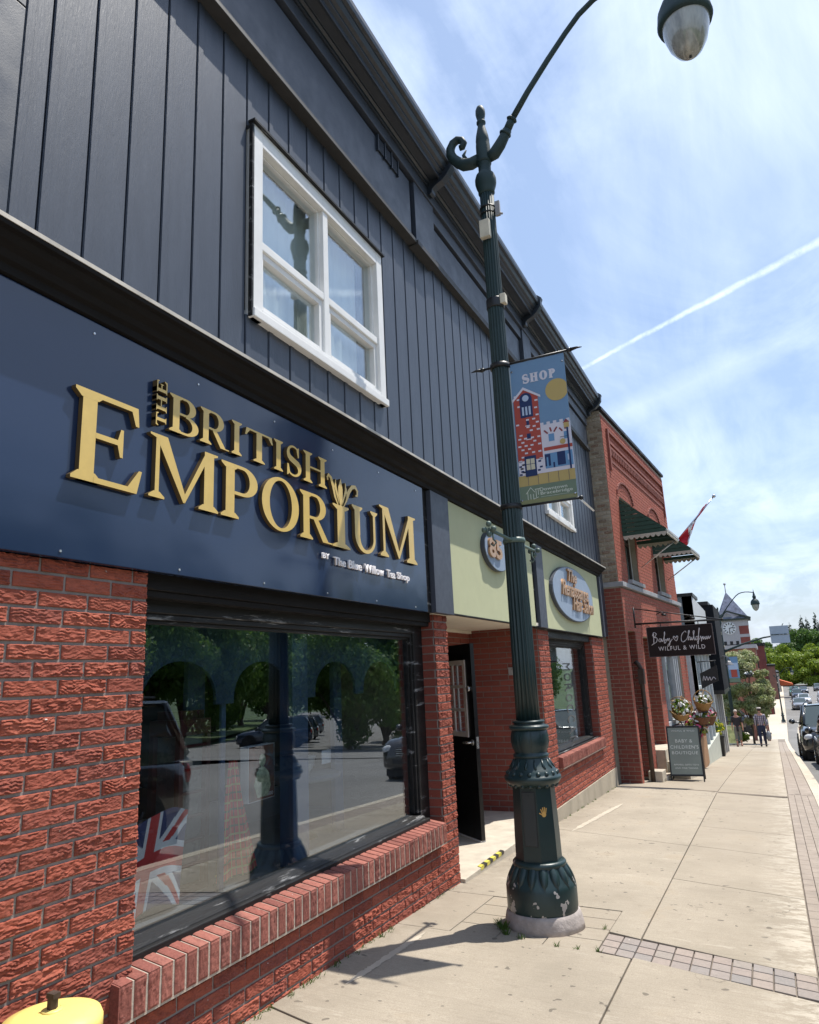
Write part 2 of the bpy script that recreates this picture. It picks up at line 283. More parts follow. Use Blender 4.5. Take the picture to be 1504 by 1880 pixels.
# ---------------------------------------------------------------- helpers
def tag(o, label=None, cat=None, group=None, kind=None):
    if label: o['label'] = label
    if cat: o['category'] = cat
    if group: o['group'] = group
    if kind: o['kind'] = kind
    return o
def empty(name, loc=(0, 0, 0), rz=0, label=None, cat=None, group=None):
    o = bpy.data.objects.new(name, None); C.objects.link(o); o.location = loc; o.rotation_euler = (0, 0, rz); o.empty_display_size = .2
    return tag(o, label, cat, group)
class MB:
    def __init__(s): s.v = []; s.f = []; s.sm = []
    def add(s, vs, fs, smooth=False):
        k = len(s.v); s.v += [tuple(v) for v in vs]; s.f += [tuple(i+k for i in f) for f in fs]; s.sm += [smooth]*len(fs); return s
    def box(s, x0, x1, y0, y1, z0, z1):
        if x0 > x1: x0, x1 = x1, x0
        if y0 > y1: y0, y1 = y1, y0
        if z0 > z1: z0, z1 = z1, z0
        v = [(x, y, z) for z in (z0, z1) for y in (y0, y1) for x in (x0, x1)]
        return s.add(v, [(0, 2, 3, 1), (4, 5, 7, 6), (0, 1, 5, 4), (2, 6, 7, 3), (0, 4, 6, 2), (1, 3, 7, 5)])
    def tbox(s, mtx, x0, x1, y0, y1, z0, z1):
        k = len(s.v); s.box(x0, x1, y0, y1, z0, z1)
        for i in range(k, len(s.v)): s.v[i] = tuple(mtx @ Vector(s.v[i]))
        return s
    def poly(s, pts, n):     # prism: polygon (list of 3d points) extruded by vector n
        k = len(pts); a = [Vector(p) for p in pts]; n = Vector(n); v = a+[p+n for p in a]
        nn = Vector((0, 0, 0))
        for i in range(k): nn += a[i].cross(a[(i+1) % k])
        fl = nn.dot(n) > 0
        f = [tuple(range(k)), tuple(range(2*k-1, k-1, -1))]+[(i, i+k, (i+1) % k+k, (i+1) % k) for i in range(k)]
        if fl: f = [tuple(reversed(q)) for q in f]
        return s.add(v, f)
    def sheet(s, pts): return s.add(pts, [tuple(range(len(pts)))])
    def tube(s, path, rad, n=8, cap=True, smooth=True):
        P = [Vector(p) for p in path]; r = rad if isinstance(rad, (list, tuple)) else [rad]*len(P)
        vs = []; ref = None
        for i, p in enumerate(P):
            d = (P[min(i+1, len(P)-1)]-P[max(i-1, 0)]).normalized()
            if ref is None: ref = Vector((0, 1, 0)) if max(abs(q.y-P[0].y) for q in P) < 1e-6 and abs(d.y) < .5 else (Vector((0, 0, 1)) if abs(d.z) < .9 else Vector((1, 0, 0)))
            a = d.cross(ref)
            if a.length < 1e-4: a = d.orthogonal()
            a.normalize(); b = d.cross(a); ref = b.cross(d) if False else ref
            for j in range(n):
                t = 2*PI*j/n; vs.append(p+a*(r[i]*math.cos(t))+b*(r[i]*math.sin(t)))
        fs = [(i*n+j, i*n+(j+1) % n, (i+1)*n+(j+1) % n, (i+1)*n+j) for i in range(len(P)-1) for j in range(n)]
        k = len(s.v); s.add(vs, fs, smooth)
        if cap: s.f += [tuple(k+i for i in reversed(range(n))), tuple(k+i for i in range((len(P)-1)*n, len(P)*n))]; s.sm += [False]*2
        return s
    def lathe(s, prof, c=(0, 0, 0), n=32, rf=None, smooth=True, cap=True, mtx=None):
        vs = []
        for (r, z) in prof:
            for j in range(n):
                t = 2*PI*j/n; rr = r*(rf(t, z) if rf else 1)
                p = Vector((rr*math.cos(t), rr*math.sin(t), z))
                if mtx: p = mtx @ p
                vs.append((c[0]+p.x, c[1]+p.y, c[2]+p.z))
        m = len(prof)
        fs = [(i*n+j, i*n+(j+1) % n, (i+1)*n+(j+1) % n, (i+1)*n+j) for i in range(m-1) for j in range(n)]
        k = len(s.v); s.add(vs, fs, smooth)
        if cap: s.f += [tuple(k+i for i in reversed(range(n))), tuple(k+i for i in range((m-1)*n, m*n))]; s.sm += [False]*2
        return s
    def ball(s, c, r, n=16, m=10, sc_=(1, 1, 1)):
        pr = [(math.sin(PI*(i+.02)/(m+.04))*r, -math.cos(PI*(i+.02)/(m+.04))*r) for i in range(m+1)]
        k = len(s.v); s.lathe(pr, (0, 0, 0), n)
        for i in range(k, len(s.v)): v = s.v[i]; s.v[i] = (c[0]+v[0]*sc_[0], c[1]+v[1]*sc_[1], c[2]+v[2]*sc_[2])
        return s
    def build(s, name, m, parent=None, label=None, bevel=0):
        me = bpy.data.meshes.new(name); me.from_pydata(s.v, [], s.f)
        me.polygons.foreach_set('use_smooth', s.sm)
        for q in (m if isinstance(m, (list, tuple)) else [m]): me.materials.append(q)
        me.update(); o = bpy.data.objects.new(name, me); C.objects.link(o)
        if parent is not None: o.parent = parent
        if label: o['label'] = label
        if bevel:
            b = o.modifiers.new('bevel', 'BEVEL'); b.width = bevel; b.segments = 2; b.limit_method = 'ANGLE'; b.angle_limit = R_(50)
        return o
def arc(cx, cy, r, a0, a1, n): return [(cx+r*math.cos(a0+(a1-a0)*i/n), cy+r*math.sin(a0+(a1-a0)*i/n)) for i in range(n+1)]
def copy_tree(o, parent=None, label=None):
    c = o.copy(); C.objects.link(c); c.parent = parent
    if label: c['label'] = label
    for ch in list(o.children): copy_tree(ch, c)
    return c
def text_me(body, h, ext=.004, shear=0, off=0, spacing=1.0, wscale=1.0):
    cu = bpy.data.curves.new('t', 'FONT'); cu.body = body; cu.size = 1; cu.extrude = ext/h/2 if h else 0; cu.shear = shear; cu.offset = off
    cu.space_character = spacing; cu.resolution_u = 4
    o = bpy.data.objects.new('t', cu); C.objects.link(o)
    dg = bpy.context.evaluated_depsgraph_get(); me = bpy.data.meshes.new_from_object(o.evaluated_get(dg))
    bpy.data.objects.remove(o); 
    xs = [v.co.x for v in me.vertices]; ys = [v.co.y for v in me.vertices]
    x0, x1, y0, y1 = min(xs), max(xs), min(ys), max(ys)
    return me, (x0, x1, y0, y1)
def put_text(name, body, org, uax, vax, w, h, ext, m, parent, shear=0, off=0, spacing=1.0):
    """text filling a w x h box whose lower left corner is org, along unit vectors uax, vax"""
    me, (x0, x1, y0, y1) = text_me(body, 1.0, 0.2, shear, off, spacing)
    U = Vector(uax); V = Vector(vax); N = U.cross(V)
    for v in me.vertices:
        a = (v.co.x-x0)/(x1-x0)*w; b = (v.co.y-y0)/(y1-y0)*h; c = (v.co.z/.1)*ext/2
        v.co = Vector(org)+U*a+V*b+N*c
    me.materials.clear(); me.materials.append(m); me.name = name
    o = bpy.data.objects.new(name, me); C.objects.link(o)
    if parent is not None: o.parent = parent
    return o

# value noise in numpy
_perm = RNG.random((256, 256))
def vnoise(x, y):
    xi = np.floor(x).astype(int); yi = np.floor(y).astype(int); fx = x-xi; fy = y-yi
    fx = fx*fx*(3-2*fx); fy = fy*fy*(3-2*fy)
    g = lambda a, b: _perm[a % 256, b % 256]
    return (g(xi, yi)*(1-fx)+g(xi+1, yi)*fx)*(1-fy)+(g(xi, yi+1)*(1-fx)+g(xi+1, yi+1)*fx)*fy
def bricks(name, rects, org, uax, nax, m, parent=None, nu=18, nv=8, amp=.009, depth=.008, axis='u', label=None, vax=(0, 0, 1), kind=None, topfn=None):
    """many bricks with broken rustic faces, each its own little hill of faces, standing depth proud of the mortar"""
    org = np.array(org, float); U = np.array(uax, float); N = np.array(nax, float); V = np.array(vax, float)
    flip = np.dot(np.cross(U, V), N) < 0
    vs = []; fs = []; k = 0
    iu, iv = np.meshgrid(np.arange(nu+1), np.arange(nv+1)); iu = iu.ravel(); iv = iv.ravel()
    edge = (iu == 0) | (iu == nu) | (iv == 0) | (iv == nv)
    # grid quads + skirt
    q = []
    W_ = nu+1
    for b in range(nv):
        for a in range(nu):
            i = b*W_+a; q.append((i, i+1, i+W_+1, i+W_))
    ring = [a for a in range(nu+1)]+[b*W_+nu for b in range(1, nv+1)]+[nv*W_+a for a in range(nu-1, -1, -1)]+[b*W_ for b in range(nv-1, 0, -1)]
    n0 = (nu+1)*(nv+1); L = len(ring)
    for j in range(L): q.append((ring[j], n0+j, n0+(j+1) % L, ring[(j+1) % L]))
    q = np.array(q)
    if flip: q = q[:, ::-1]
    off = 0
    for (u0, u1, v0, v1) in rects:
        u = u0+(u1-u0)*iu/nu; v = v0+(v1-v0)*iv/nv
        if amp > 0:
            s = RNG.random(2)*200
            if axis == 'u': a1 = vnoise(u*19+s[0], v*92+s[1]+.7*np.sin(u*60+s[0])+.5*np.sin(u*23)); a2 = vnoise(u*75+s[1], v*150+s[0]); a3 = vnoise(u*110+s[0], v*200+s[1])
            else: a1 = vnoise(u*170+s[0], v*22+s[1]); a2 = vnoise(u*260+s[1], v*80+s[0]); a3 = vnoise(u*330+s[0], v*170+s[1])
            amp_ = amp*(.45+.75*RNG.random()); d = depth+amp_*(np.abs(a1-.5)*1.9-.1)+amp_*.5*(a2-.5)+amp_*.3*(a3-.5)
            if axis == 'u' and abs(amp-.0095) < 1e-6:      # torn clay: many small ledges, each step broken along its length
                ph = v*70+2.2*vnoise(u*16+s[0], v*9+s[1])+.8*vnoise(u*60+s[1], v*22); saw = 1-(ph-np.floor(ph)); mk = np.clip((vnoise(u*34+s[0], v*60+s[1])-.25)*2.2, 0, 1)
                d = depth*.8+amp_*(.85*saw*mk+.35*(a2-.5)+.35*(a3-.5)+.25*a1)
        else: d = np.full(u.shape, depth)+RNG.random()*.0015
        d = np.where(edge, np.maximum(depth*.45, d-.004 if amp > 0 else d), d)
        p = org+np.outer(u, U)+np.outer(v, V)+np.outer(d, N)
        bk = org+np.outer(u[ring], U)+np.outer(v[ring], V)-np.outer(np.full(L, .004), N)
        vs.append(p); vs.append(bk); fs.append(q+off); off += n0+L
    if not vs: return None
    vs = np.concatenate(vs); fs = np.concatenate(fs)
    me = bpy.data.meshes.new(name); me.vertices.add(len(vs)); me.vertices.foreach_set('co', vs.ravel())
    me.loops.add(len(fs)*4); me.loops.foreach_set('vertex_index', fs.ravel().astype(np.int32))
    me.polygons.add(len(fs)); me.polygons.foreach_set('loop_start', np.arange(0, len(fs)*4, 4, dtype=np.int32)); me.polygons.foreach_set('loop_total', np.full(len(fs), 4, dtype=np.int32))
    me.polygons.foreach_set('use_smooth', np.zeros(len(fs), dtype=bool)); me.update(calc_edges=True); me.validate(); me.materials.append(m)
    o = bpy.data.objects.new(name, me); C.objects.link(o)
    if parent is not None: o.parent = parent
    if label: o['label'] = label
    return o
def bond(u0, u1, v0, v1, L=.241, H=.0705, j=.011, zref=.485, holes=(), uref=0, clip=None):
    """running bond rectangles inside u0..u1, v0..v1 leaving out rectangular holes"""
    out = []; k0 = math.floor((v0-zref)/H)
    k = k0
    while zref+k*H < v1:
        a = zref+k*H+j/2; b = zref+(k+1)*H-j/2; a = max(a, v0); b = min(b, v1)
        if b-a > .018:
            o = uref+(L/2 if k % 2 else 0); i = math.floor((u0-o)/L)
            while o+i*L < u1:
                p = max(o+i*L+j/2, u0); q = min(o+(i+1)*L-j/2, u1)
                segs = [(p, q)]
                for (h0, h1, g0, g1) in holes:
                    if a < g1-.012 and b > g0+.012:
                        ns = []
                        for (s, e) in segs:
                            if e <= h0 or s >= h1: ns.append((s, e)); continue
                            if s < h0: ns.append((s, h0))
                            if e > h1: ns.append((h1, e))
                        segs = ns
                for (s, e) in segs:
                    if e-s > .02 and (clip is None or clip((s+e)/2, (a+b)/2)): out.append((s, e, a, b))
                i += 1
        k += 1
    return out
# ---------------------------------------------------------------- ground
PROF = [(-60, -0.4), (0, -1.56), (6, -1.71), (13, -1.95), (16, -2.14), (20, -2.41), (30, -3.13), (38, -3.78), (50, -4.5), (95, -5.9), (200, -7.3), (380, -8.2), (3000, -9)]
def zg(y): return float(np.interp(y, [p[0] for p in PROF], [p[1] for p in PROF]))
CF = .022
def G(x, y): return zg(y)-CF*max(0, min(x, 3.15))
def kx(y): return 3.15+max(0, (y-48))*.0155         # kerb line swings slightly right far away
YS = sorted(set([p[0] for p in PROF if p[0] <= 380]+list(range(-56, 60, 4))+list(range(60, 380, 20))))
def ribbon(name, xa, xb, m, dz=0.0, ys=YS, kind='structure', thick=None, fn=None):
    mb = MB()
    for a, b in zip(ys[:-1], ys[1:]):
        f = fn or (lambda x, y: G(x, y))
        x0, x1, x2, x3 = xa(a), xb(a), xb(b), xa(b)
        pts = [(x0, a, f(x0, a)+dz), (x1, a, f(x1, a)+dz), (x2, b, f(x2, b)+dz), (x3, b, f(x3, b)+dz)]
        if thick: mb.poly(pts, (0, 0, -thick))
        else: mb.sheet(pts)
    o = mb.build(name, m); tag(o, kind=kind); return o
M['dirt'] = mat('dark_joint_dirt', (.21, .175, .14), .95, bump=.6, bscale=80, var=.3)
M['paver_brown'] = mat('brownish_paver', (.315, .262, .215), .9, bump=.5, bscale=110, var=.15)
M['kerb'] = mat('pale_kerb_concrete', (.50, .44, .35), .9, bump=.5, bscale=80, var=.15)
M['paver_mix'] = brick_mat('grey_and_pink_pavers', [(.26, .25, .24), (.31, .25, .215), (.22, .215, .21), (.33, .27, .23), (.28, .25, .22)], (.2, .18, .16))
M['stripe'] = mat('worn_pale_patch', (.485, .425, .335), .9, bump=.5, bscale=120, var=.15)
gy = [-400, -60]+YS[1:]+[700, 1200, 3000]
tb = MB()
gx = [-400, -60, -12, 0, 20, 60, 400, 1500]
for a, b in zip(gy[:-1], gy[1:]):
    for c, d in zip(gx[:-1], gx[1:]):
        h = lambda y: zg(max(y, -60))-.35
        tb.sheet([(c, a, h(a)), (d, a, h(a)), (d, b, h(b)), (c, b, h(b))])
tag(tb.build('ground', M['grass_far']), kind='structure')
ribbon('pavement_bed', lambda y: -1.2, lambda y: 2.99, M['dirt'], -.014, ys=[y for y in YS if y <= 50], fn=lambda x, y: G(max(x, 0), y))
road_z = lambda x, y: zg(y)-CF*3.15-.13
ribbon('road', lambda y: kx(y)-.02, lambda y: kx(y)+12.2, M['asphalt'], 0, fn=road_z)
ribbon('kerb', lambda y: kx(y)-.17, lambda y: kx(y), M['kerb'], .002, thick=.16)
far_y = [y for y in YS if y >= 50]
ribbon('far_pavement', lambda y: -6, lambda y: kx(y)-.17, M['kerb'], -.001, ys=far_y)
ribbon('opposite_pavement', lambda y: kx(y)+12.2, lambda y: kx(y)+14.6, M['kerb'], 0, ys=[y for y in YS if y <= 20], fn=lambda x, y: zg(y)-.06, thick=.14)
ribbon('opposite_pavement', lambda y: kx(y)+12.2, lambda y: kx(y)+14.6, M['kerb'], 0, ys=[y for y in YS if y >= 36], fn=lambda x, y: zg(y)-.06, thick=.14)
# side street running off across the road
sd = Vector((.515, .857)); sn = Vector((.857, -.515)); so_ = Vector((13.8, 24.9)); mb = MB()
for i in range(24):
    a, b = i*6, i*6+6; q = []
    for (t, w) in ((a, -7), (a, 9), (b, 9), (b, -7)):
        p = so_+sd*t+sn*w; q.append((p.x, p.y, road_z(0, p.y)+.03+.03*(t > 8)))
    mb.sheet(q)
tag(mb.build('side_street', M['asphalt']), kind='structure')
ribbon('grass', lambda y: kx(y)+14.6, lambda y: kx(y)+60, M['grass'], 0, ys=[y for y in YS if -56 <= y <= 13], fn=lambda x, y: zg(y)-.05+.02*(x-17))
mb = MB()
for i in range(16):
    a, b = i*6, i*6+6; q = []
    for (t, w) in ((a, 10.6), (b, 10.6), (b, 60), (a, 60)):
        p = so_+sd*t+sn*w; q.append((p.x, p.y, zg(p.y)-.05+.03*(w > 12)*20))
    mb.sheet(q)
tag(mb.build('grass', M['grass']), kind='structure')

def slab(mb, pts, th=.03, sub=1):
    mb.poly([(x, y, G(x, y)) for x, y in pts], (0, 0, -th))
def slab_row(mb, xa, xb, joints, skew, gap=.0042, holes=None):
    for a, b in zip(joints[:-1], joints[1:]):
        n = max(1, int((b-a)/1.2))
        # follow the slope inside one slab by splitting it without a visible gap
        pts = [(xa+gap, a+gap), (xb-gap, a+gap-skew*(xb-xa)), (xb-gap, b-gap-skew*(xb-xa)), (xa+gap, b-gap)]
        slab(mb, pts)
mb = MB()
def jl(a, b, st): 
    o = [a]
    while o[-1] < b-.2: o.append(round(o[-1]+st, 3))
    return o
LB = (1.40, 5.34)
slab_row(mb, 1.62, 2.62, [-6, -4.4, -2.8, -1.2, .4, 2.0, 3.5, 4.93], .27)
slab_row(mb, 1.62, 2.62, [5.29, 6.98, 8.5, 9.72, 11.2, 12.9], .27)
slab_row(mb, 1.62, 2.62, [13.02]+jl(14.8, 49, 1.75), .2)
slab_row(mb, 0.0, 1.62, [-6, -3.5, -1.0, 1.4, 3.45], .27)
# around the lamp's own paving field the left row is cut
def lslab(p): slab(mb, p)
lslab([(.004, 3.46), (1.614, 3.03), (1.614, 4.90), (1.40, 4.93), (.40, 4.93), (.004, 4.93)])
lslab([(.004, 4.934), (.40, 4.934), (.40, 5.84), (.004, 5.84)])
lslab([(.004, 5.846), (1.40, 5.846), (1.40, 5.35), (1.614, 5.28), (1.614, 8.46), (.004, 8.9)])
lslab([(.004, 8.91), (1.614, 8.47), (1.614, 13.0), (.004, 13.3)])
slab_row(mb, 0.0, 1.62, [13.42]+jl(15.4, 49, 2.1), .2)
slab_row(mb, -1.2, 0.0, [14.0]+jl(16, 49, 2.1), .0)
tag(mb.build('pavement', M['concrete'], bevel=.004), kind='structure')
# narrow strip of patching across the pavement where the slope begins
mb = MB(); mb.sheet([(.02, 13.30, G(0, 13.3)-.006), (2.6, 12.78, G(2.6, 12.8)-.006), (2.6, 12.9, G(2.6, 12.9)-.006), (.02, 13.42, G(0, 13.4)-.006)])
tag(mb.build('pavement_patch', M['paver_brown']), kind='structure')
# paver strip beside the kerb
def flat_pavers(name, rects, m, ang=None, z=0):
    mb = MB()
    for p in rects: mb.poly([(x, y, G(x, y)-.001+z) for x, y in p], (0, 0, -.025))
    o = mb.build(name, m, bevel=.004); tag(o, kind='structure'); return o
rc = []
y = 1.0; k = 0
while y < 13.0:
    for c in range(4):
        x0 = 2.626+c*.0885; yy = y+(.1 if c % 2 else 0)
        rc.append([(x0, yy), (x0+.0855, yy), (x0+.0855, yy+.196), (x0, yy+.196)])
    y += .20
y = 13.05
while y < 45:
    for c in range(2):
        x0 = 2.63+c*.175; rc.append([(x0, y), (x0+.168, y), (x0+.168, y+.44), (x0, y+.44)])
    y += .447
flat_pavers('paver_strip', rc, M['paver_brown'])
# band of small grey and pink pavers running from the lamp field to the strip
A, B, Cc, D = Vector((1.40, 5.32)), Vector((2.615, 5.05)), Vector((2.615, 4.69)), Vector((1.40, 4.96)); rc = []
nu, nv = 11, 3
for i in range(nu):
    for j in range(nv):
        def P2(u, v): return (A*(1-u)+B*u)*(1-v)+(D*(1-u)+Cc*u)*v
        e = .035; e2 = .03
        rc.append([tuple(P2((i+a)/nu, (j+b)/nv)) for a, b in ((e, e2*1.3), (e, 1-e2*1.3), (1-e, 1-e2*1.3), (1-e, e2*1.3))])
flat_pavers('paver_band', rc, M['paver_mix'], z=-.002)
rc = []
xs = [.400, .73, 1.05, 1.398]; ys_ = [4.932, 5.16, 5.39, 5.62, 5.845]
for i in range(3):
    for j in range(4):
        e = .0035; rc.append([(xs[i]+e, ys_[j]+e), (xs[i+1]-e, ys_[j]+e), (xs[i+1]-e, ys_[j+1]-e), (xs[i]+e, ys_[j+1]-e)])
flat_pavers('lamp_paving', rc, M['concrete'], z=-.003)
# pale worn bands in the concrete
mb = MB()
for (x0, y0, x1, y1, w) in ((.23, 3.85, .27, 4.85, .028), (.31, 8.75, .47, 11.2, .04)):
    n = 60; ws = [(w*min(1, 6*min(i/n, 1-i/n)+.05)*(.65+.5*RNG.random()), w*min(1, 6*min(i/n, 1-i/n)+.05)*(.65+.5*RNG.random())) for i in range(n+1)]
    for i in range(n):
        a = i/n; b = (i+1)/n; xa, ya, xb, yb = x0+(x1-x0)*a, y0+(y1-y0)*a, x0+(x1-x0)*b, y0+(y1-y0)*b
        (l0, r0_), (l1, r1_) = ws[i], ws[i+1]
        mb.sheet([(xa-l0, ya, G(xa, ya)+.0025), (xa+r0_, ya, G(xa, ya)+.0025), (xb+r1_, yb, G(xb, yb)+.0025), (xb-l1, yb, G(xb, yb)+.0025)])
tag(mb.build('worn_paint_line', M['stripe']), kind='structure')

# weeds along the foot of the wall and round the lamp
mb = MB()
def tuft(x, y, n, s):
    z = G(x, y)
    for i in range(n):
        a = random.random()*2*PI; r = random.random()*s*.6; px, py = x+math.cos(a)*r, y+math.sin(a)*r
        h = s*(.3+.7*random.random()); b = random.random()*2*PI; w = s*.09
        dx, dy = math.cos(b)*w, math.sin(b)*w; lx, ly = (random.random()-.5)*s*1.2, (random.random()-.5)*s*1.2
        mb.add([(px-dx, py-dy, z-.005), (px+dx, py+dy, z-.005), (px+lx+dx*.6, py+ly+dy*.6, z+h*.7), (px+lx*1.4, py+ly*1.4, z+h)], [(0, 1, 2), (0, 2, 3)])
for i in range(34): tuft(.02+random.random()*.03, 2.6+random.random()*2.3, 7, .035)
for i in range(10): tuft(.02, 4.9+random.random()*1.2, 5, .022)
for (x, y, n, s) in ((.72, 5.12, 40, .06), (.78, 5.03, 26, .05), (.90, 4.98, 18, .04), (1.15, 4.93, 20, .035), (1.28, 4.93, 14, .03), (1.41, 4.95, 16, .03), (1.36, 5.4, 10, .03), (.66, 5.2, 20, .05)): tuft(x, y, n, s)
for i in range(22): tuft(.03, 9.4+random.random()*3.6, 6, .03)
o = mb.build('weeds', M['leaf_mid']); tag(o, kind='stuff', label='small green weeds in the pavement cracks', cat='weeds')

# ---------------------------------------------------------------- main shop building
Y_ = (0, 1, 0); Z_ = (0, 0, 1); X_ = (1, 0, 0)
shop = empty('shop_building', (0, 7, -1.7), label='two-storey building with dark board siding above and red rustic brick shop fronts below', cat='building')
def SB(mb, name, m, label=None, parent=None, bevel=0):   # build and parent keeping world coordinates
    o = mb.build(name, m, None, label, bevel); p = parent or shop
    o.parent = p; o.matrix_parent_inverse = p.matrix_world.inverted(); return o
def par(o, p):
    o.parent = p; o.matrix_parent_inverse = p.matrix_world.inverted(); return o
bpy.context.view_layer.update()
WT = .545          # top of ground floor brick
# --- brickwork
near = bond(0.9, 2.50, -1.80, WT, j=.013)+bond(2.50, 5.84, -1.80, -1.325, j=.013)+bond(5.84, 6.12, -1.86, WT, j=.013)
par(bricks('brick_wall', near, (0, 0, 0), Y_, X_, M['brick'], nu=34, nv=20, amp=.0095), shop)
front = bond(9.12, 9.62, -1.86, WT)
front += bond(12.36, 13.32, -1.665, WT)
front += bond(9.62, 12.36, -1.665, -1.235)
par(bricks('far_brick_wall', front, (0, 0, 0), Y_, X_, M['brick'], nu=14, nv=7, amp=.010), shop)
ret = bond(-.14, -.006, -1.2, WT, uref=-.13)
mbx = MB()
par(bricks('brick_return', ret, (0, 5.84, 0), (1, 0, 0), (0, -1, 0), M['brick_plain'], nu=2, nv=1, amp=0, depth=.006), shop)
ret = bond(-.14, -.006, -1.1, WT, uref=-.13)
par(bricks('brick_return', ret, (0, 12.36, 0), (1, 0, 0), (0, -1, 0), M['brick_plain'], nu=2, nv=1, amp=0, depth=.006), shop)
rec = bond(-.96, -.012, -1.70, .58, uref=.05)
par(bricks('entry_side_wall', rec, (0, 9.12, 0), (1, 0, 0), (0, -1, 0), M['brick_plain'], nu=3, nv=2, amp=.0, depth=.005), shop)
rec = bond(6.12, 9.1, -1.70, .58, holes=[(7.02, 8.02, -1.7, .36)])
par(bricks('entry_back_wall', rec, (-.95, 0, 0), Y_, X_, M['brick_plain'], nu=3, nv=2, amp=.0, depth=.005), shop)
mb = MB()
mb.box(-.3, 0, .3, 2.50, -2.2, WT); mb.box(-.3, 0, 2.50, 5.84, -2.2, -1.25); mb.box(-.3, 0, 5.84, 6.12, -2.2, WT)
mb.box(-.95-.2, 0, 9.12, 9.62, -2.2, .6); mb.box(-.3, 0, 12.36, 13.32, -2.4, WT); mb.box(-.3, 0, 9.62, 12.36, -2.4, -1.2)
mb.box(-1.2, -.95, 6.12, 7.02, -2.2, .6); mb.box(-1.2, -.95, 8.02, 9.12, -2.2, .6); mb.box(-1.2, -.95, 7.02, 8.02, .36, .6); mb.box(-1.2, -.302, 6.02, 6.118, -2.2, .6)
SB(mb, 'mortar_backing', M['mortar'])
# foundation strip of bare concrete under the far front
mb = MB(); mb.poly([(.018, 9.10, -1.67), (.018, 13.34, -1.665), (.018, 13.34, -2.3), (.018, 9.10, -2.3)], (-.05, 0, 0))
SB(mb, 'foundation', M['foundation'], bevel=.006)
# entry floor
mb = MB(); mb.box(-1.1, .05, 6.118, 9.12, -2.1, -1.685)
SB(mb, 'entry_floor', M['kerb'], bevel=.006)
mb = MB(); mb.box(-.95, .045, 6.12, 9.12, .582, .62); SB(mb, 'entry_ceiling', M['cream'])
mb = MB(); mb.box(-.948, -.90, 6.13, 9.10, .545, .58); SB(mb, 'ceiling_trim', M['cream'])
# --- rowlock sills
def sill(y0, y1, zt, zb, xo, pitch=.0765):
    n = int(round((y1-y0)/pitch)); p = (y1-y0)/n; rect_f = []; rect_t = []
    for i in range(n):
        rect_f.append((y0+i*p+.0072, y0+(i+1)*p-.0072, 0, zt-zb)); rect_t.append((y0+i*p+.0072, y0+(i+1)*p-.0072, 0, xo+.14))
    a = bricks('rowlock_sill', rect_f, (xo, 0, zb), Y_, X_, M['brick_sill'], nu=8, nv=14, amp=.006, depth=.0045, axis='v')
    dr = Vector((-1, 0, .16)).normalized()
    b = bricks('rowlock_sill_top', rect_t, (xo+.004, 0, zt+.002), Y_, (.16, 0, 1), M['brick_sill'], nu=6, nv=12, amp=.003, depth=.0045, axis='v', vax=tuple(dr))
    m2 = MB(); m2.poly([(xo, y0+.012, zb-.012), (xo, y0+.012, zt), (-.14, y0+.012, zt+(xo+.14)*.16), (-.14, y0+.012, zb-.012)], (0, y1-y0-.012, 0))
    m3 = MB(); m3.poly([(xo+.003, y0, zb-.002), (xo+.003, y0, zt+.002), (-.10, y0, zt+.002+(xo+.10)*.16), (-.10, y0, zb-.002)], (0, .0118, 0)); e_ = m3.build('end_brick', M['brick_sill']); par(e_, a)
    c = m2.build('sill_mortar', M['mortar_light']); par(a, shop); par(b, a); par(c, a)
sill(2.385, 5.76, -1.175, -1.315, .055)
sill(9.60, 12.42, -1.10, -1.225, .06)
# --- shop window frames
def shop_window(y0, y1, z0, z1, gy0, gy1, gz0, gz1, mull, X=-.12, lab=None):
    mb = MB()
    mb.box(X-.1, X, y0, gy0, z0, z1); mb.box(X-.1, X, gy1, y1, z0, z1)
    mb.box(X-.1, X-.001, gy0, gy1, gz1, z1)
    # stepped bottom rail
    mb.box(X-.1, X+.10, gy0-.06, gy1+.06, z0, z0+.055); mb.box(X-.1, X+.065, gy0-.04, gy1+.04, z0+.055, gz0-.04); mb.poly([(X-.10, gy0-.02, gz0), (X-.10, gy0-.02, gz0-.04), (X+.035, gy0-.02, gz0-.04), (X+.02, gy0-.02, gz0-.022)], (0, gy1-gy0+.04, 0))
    f = SB(mb, 'window_frame', M['frame_black'], label=lab, bevel=.006)
    mb = MB()   # inner stepped moulding
    for (e, d, w) in ((.0, -.015, .03), (.03, -.035, .02)):
        mb.box(X-.08, X+d, gy0+e, gy0+e+w, gz0, gz1-.0); mb.box(X-.08, X+d, gy1-e-w, gy1-e, gz0, gz1); mb.box(X-.08, X+d-.001, gy0, gy1, gz1-e-w, gz1-e)
    par(mb.build('moulding', M['frame_black'], bevel=.003), f)
    mb = MB(); mb.box(X-.062, X-.055, gy0+.03, gy1-.03, gz0-.03, gz1-.03)
    par(mb.build('pane', M['glass']), f)
    return f
w1 = shop_window(2.50, 5.84, -1.24, .475, 2.585, 5.66, -1.085, .375, 3.95)
mb = MB(); mb.box(-.22, -.03, 2.50, 5.84, .475, .58); mb.box(-.2, -.045, 2.50, 5.84, .44, .475)
SB(mb, 'head_board', M['frame_brown'], bevel=.004)
w2 = shop_window(9.62, 12.36, -1.12, .46, 9.70, 12.25, -1.03, .40, None)
mb = MB(); mb.box(-.22, -.03, 9.62, 12.36, .46, .58); SB(mb, 'head_board', M['frame_black'], bevel=.004)
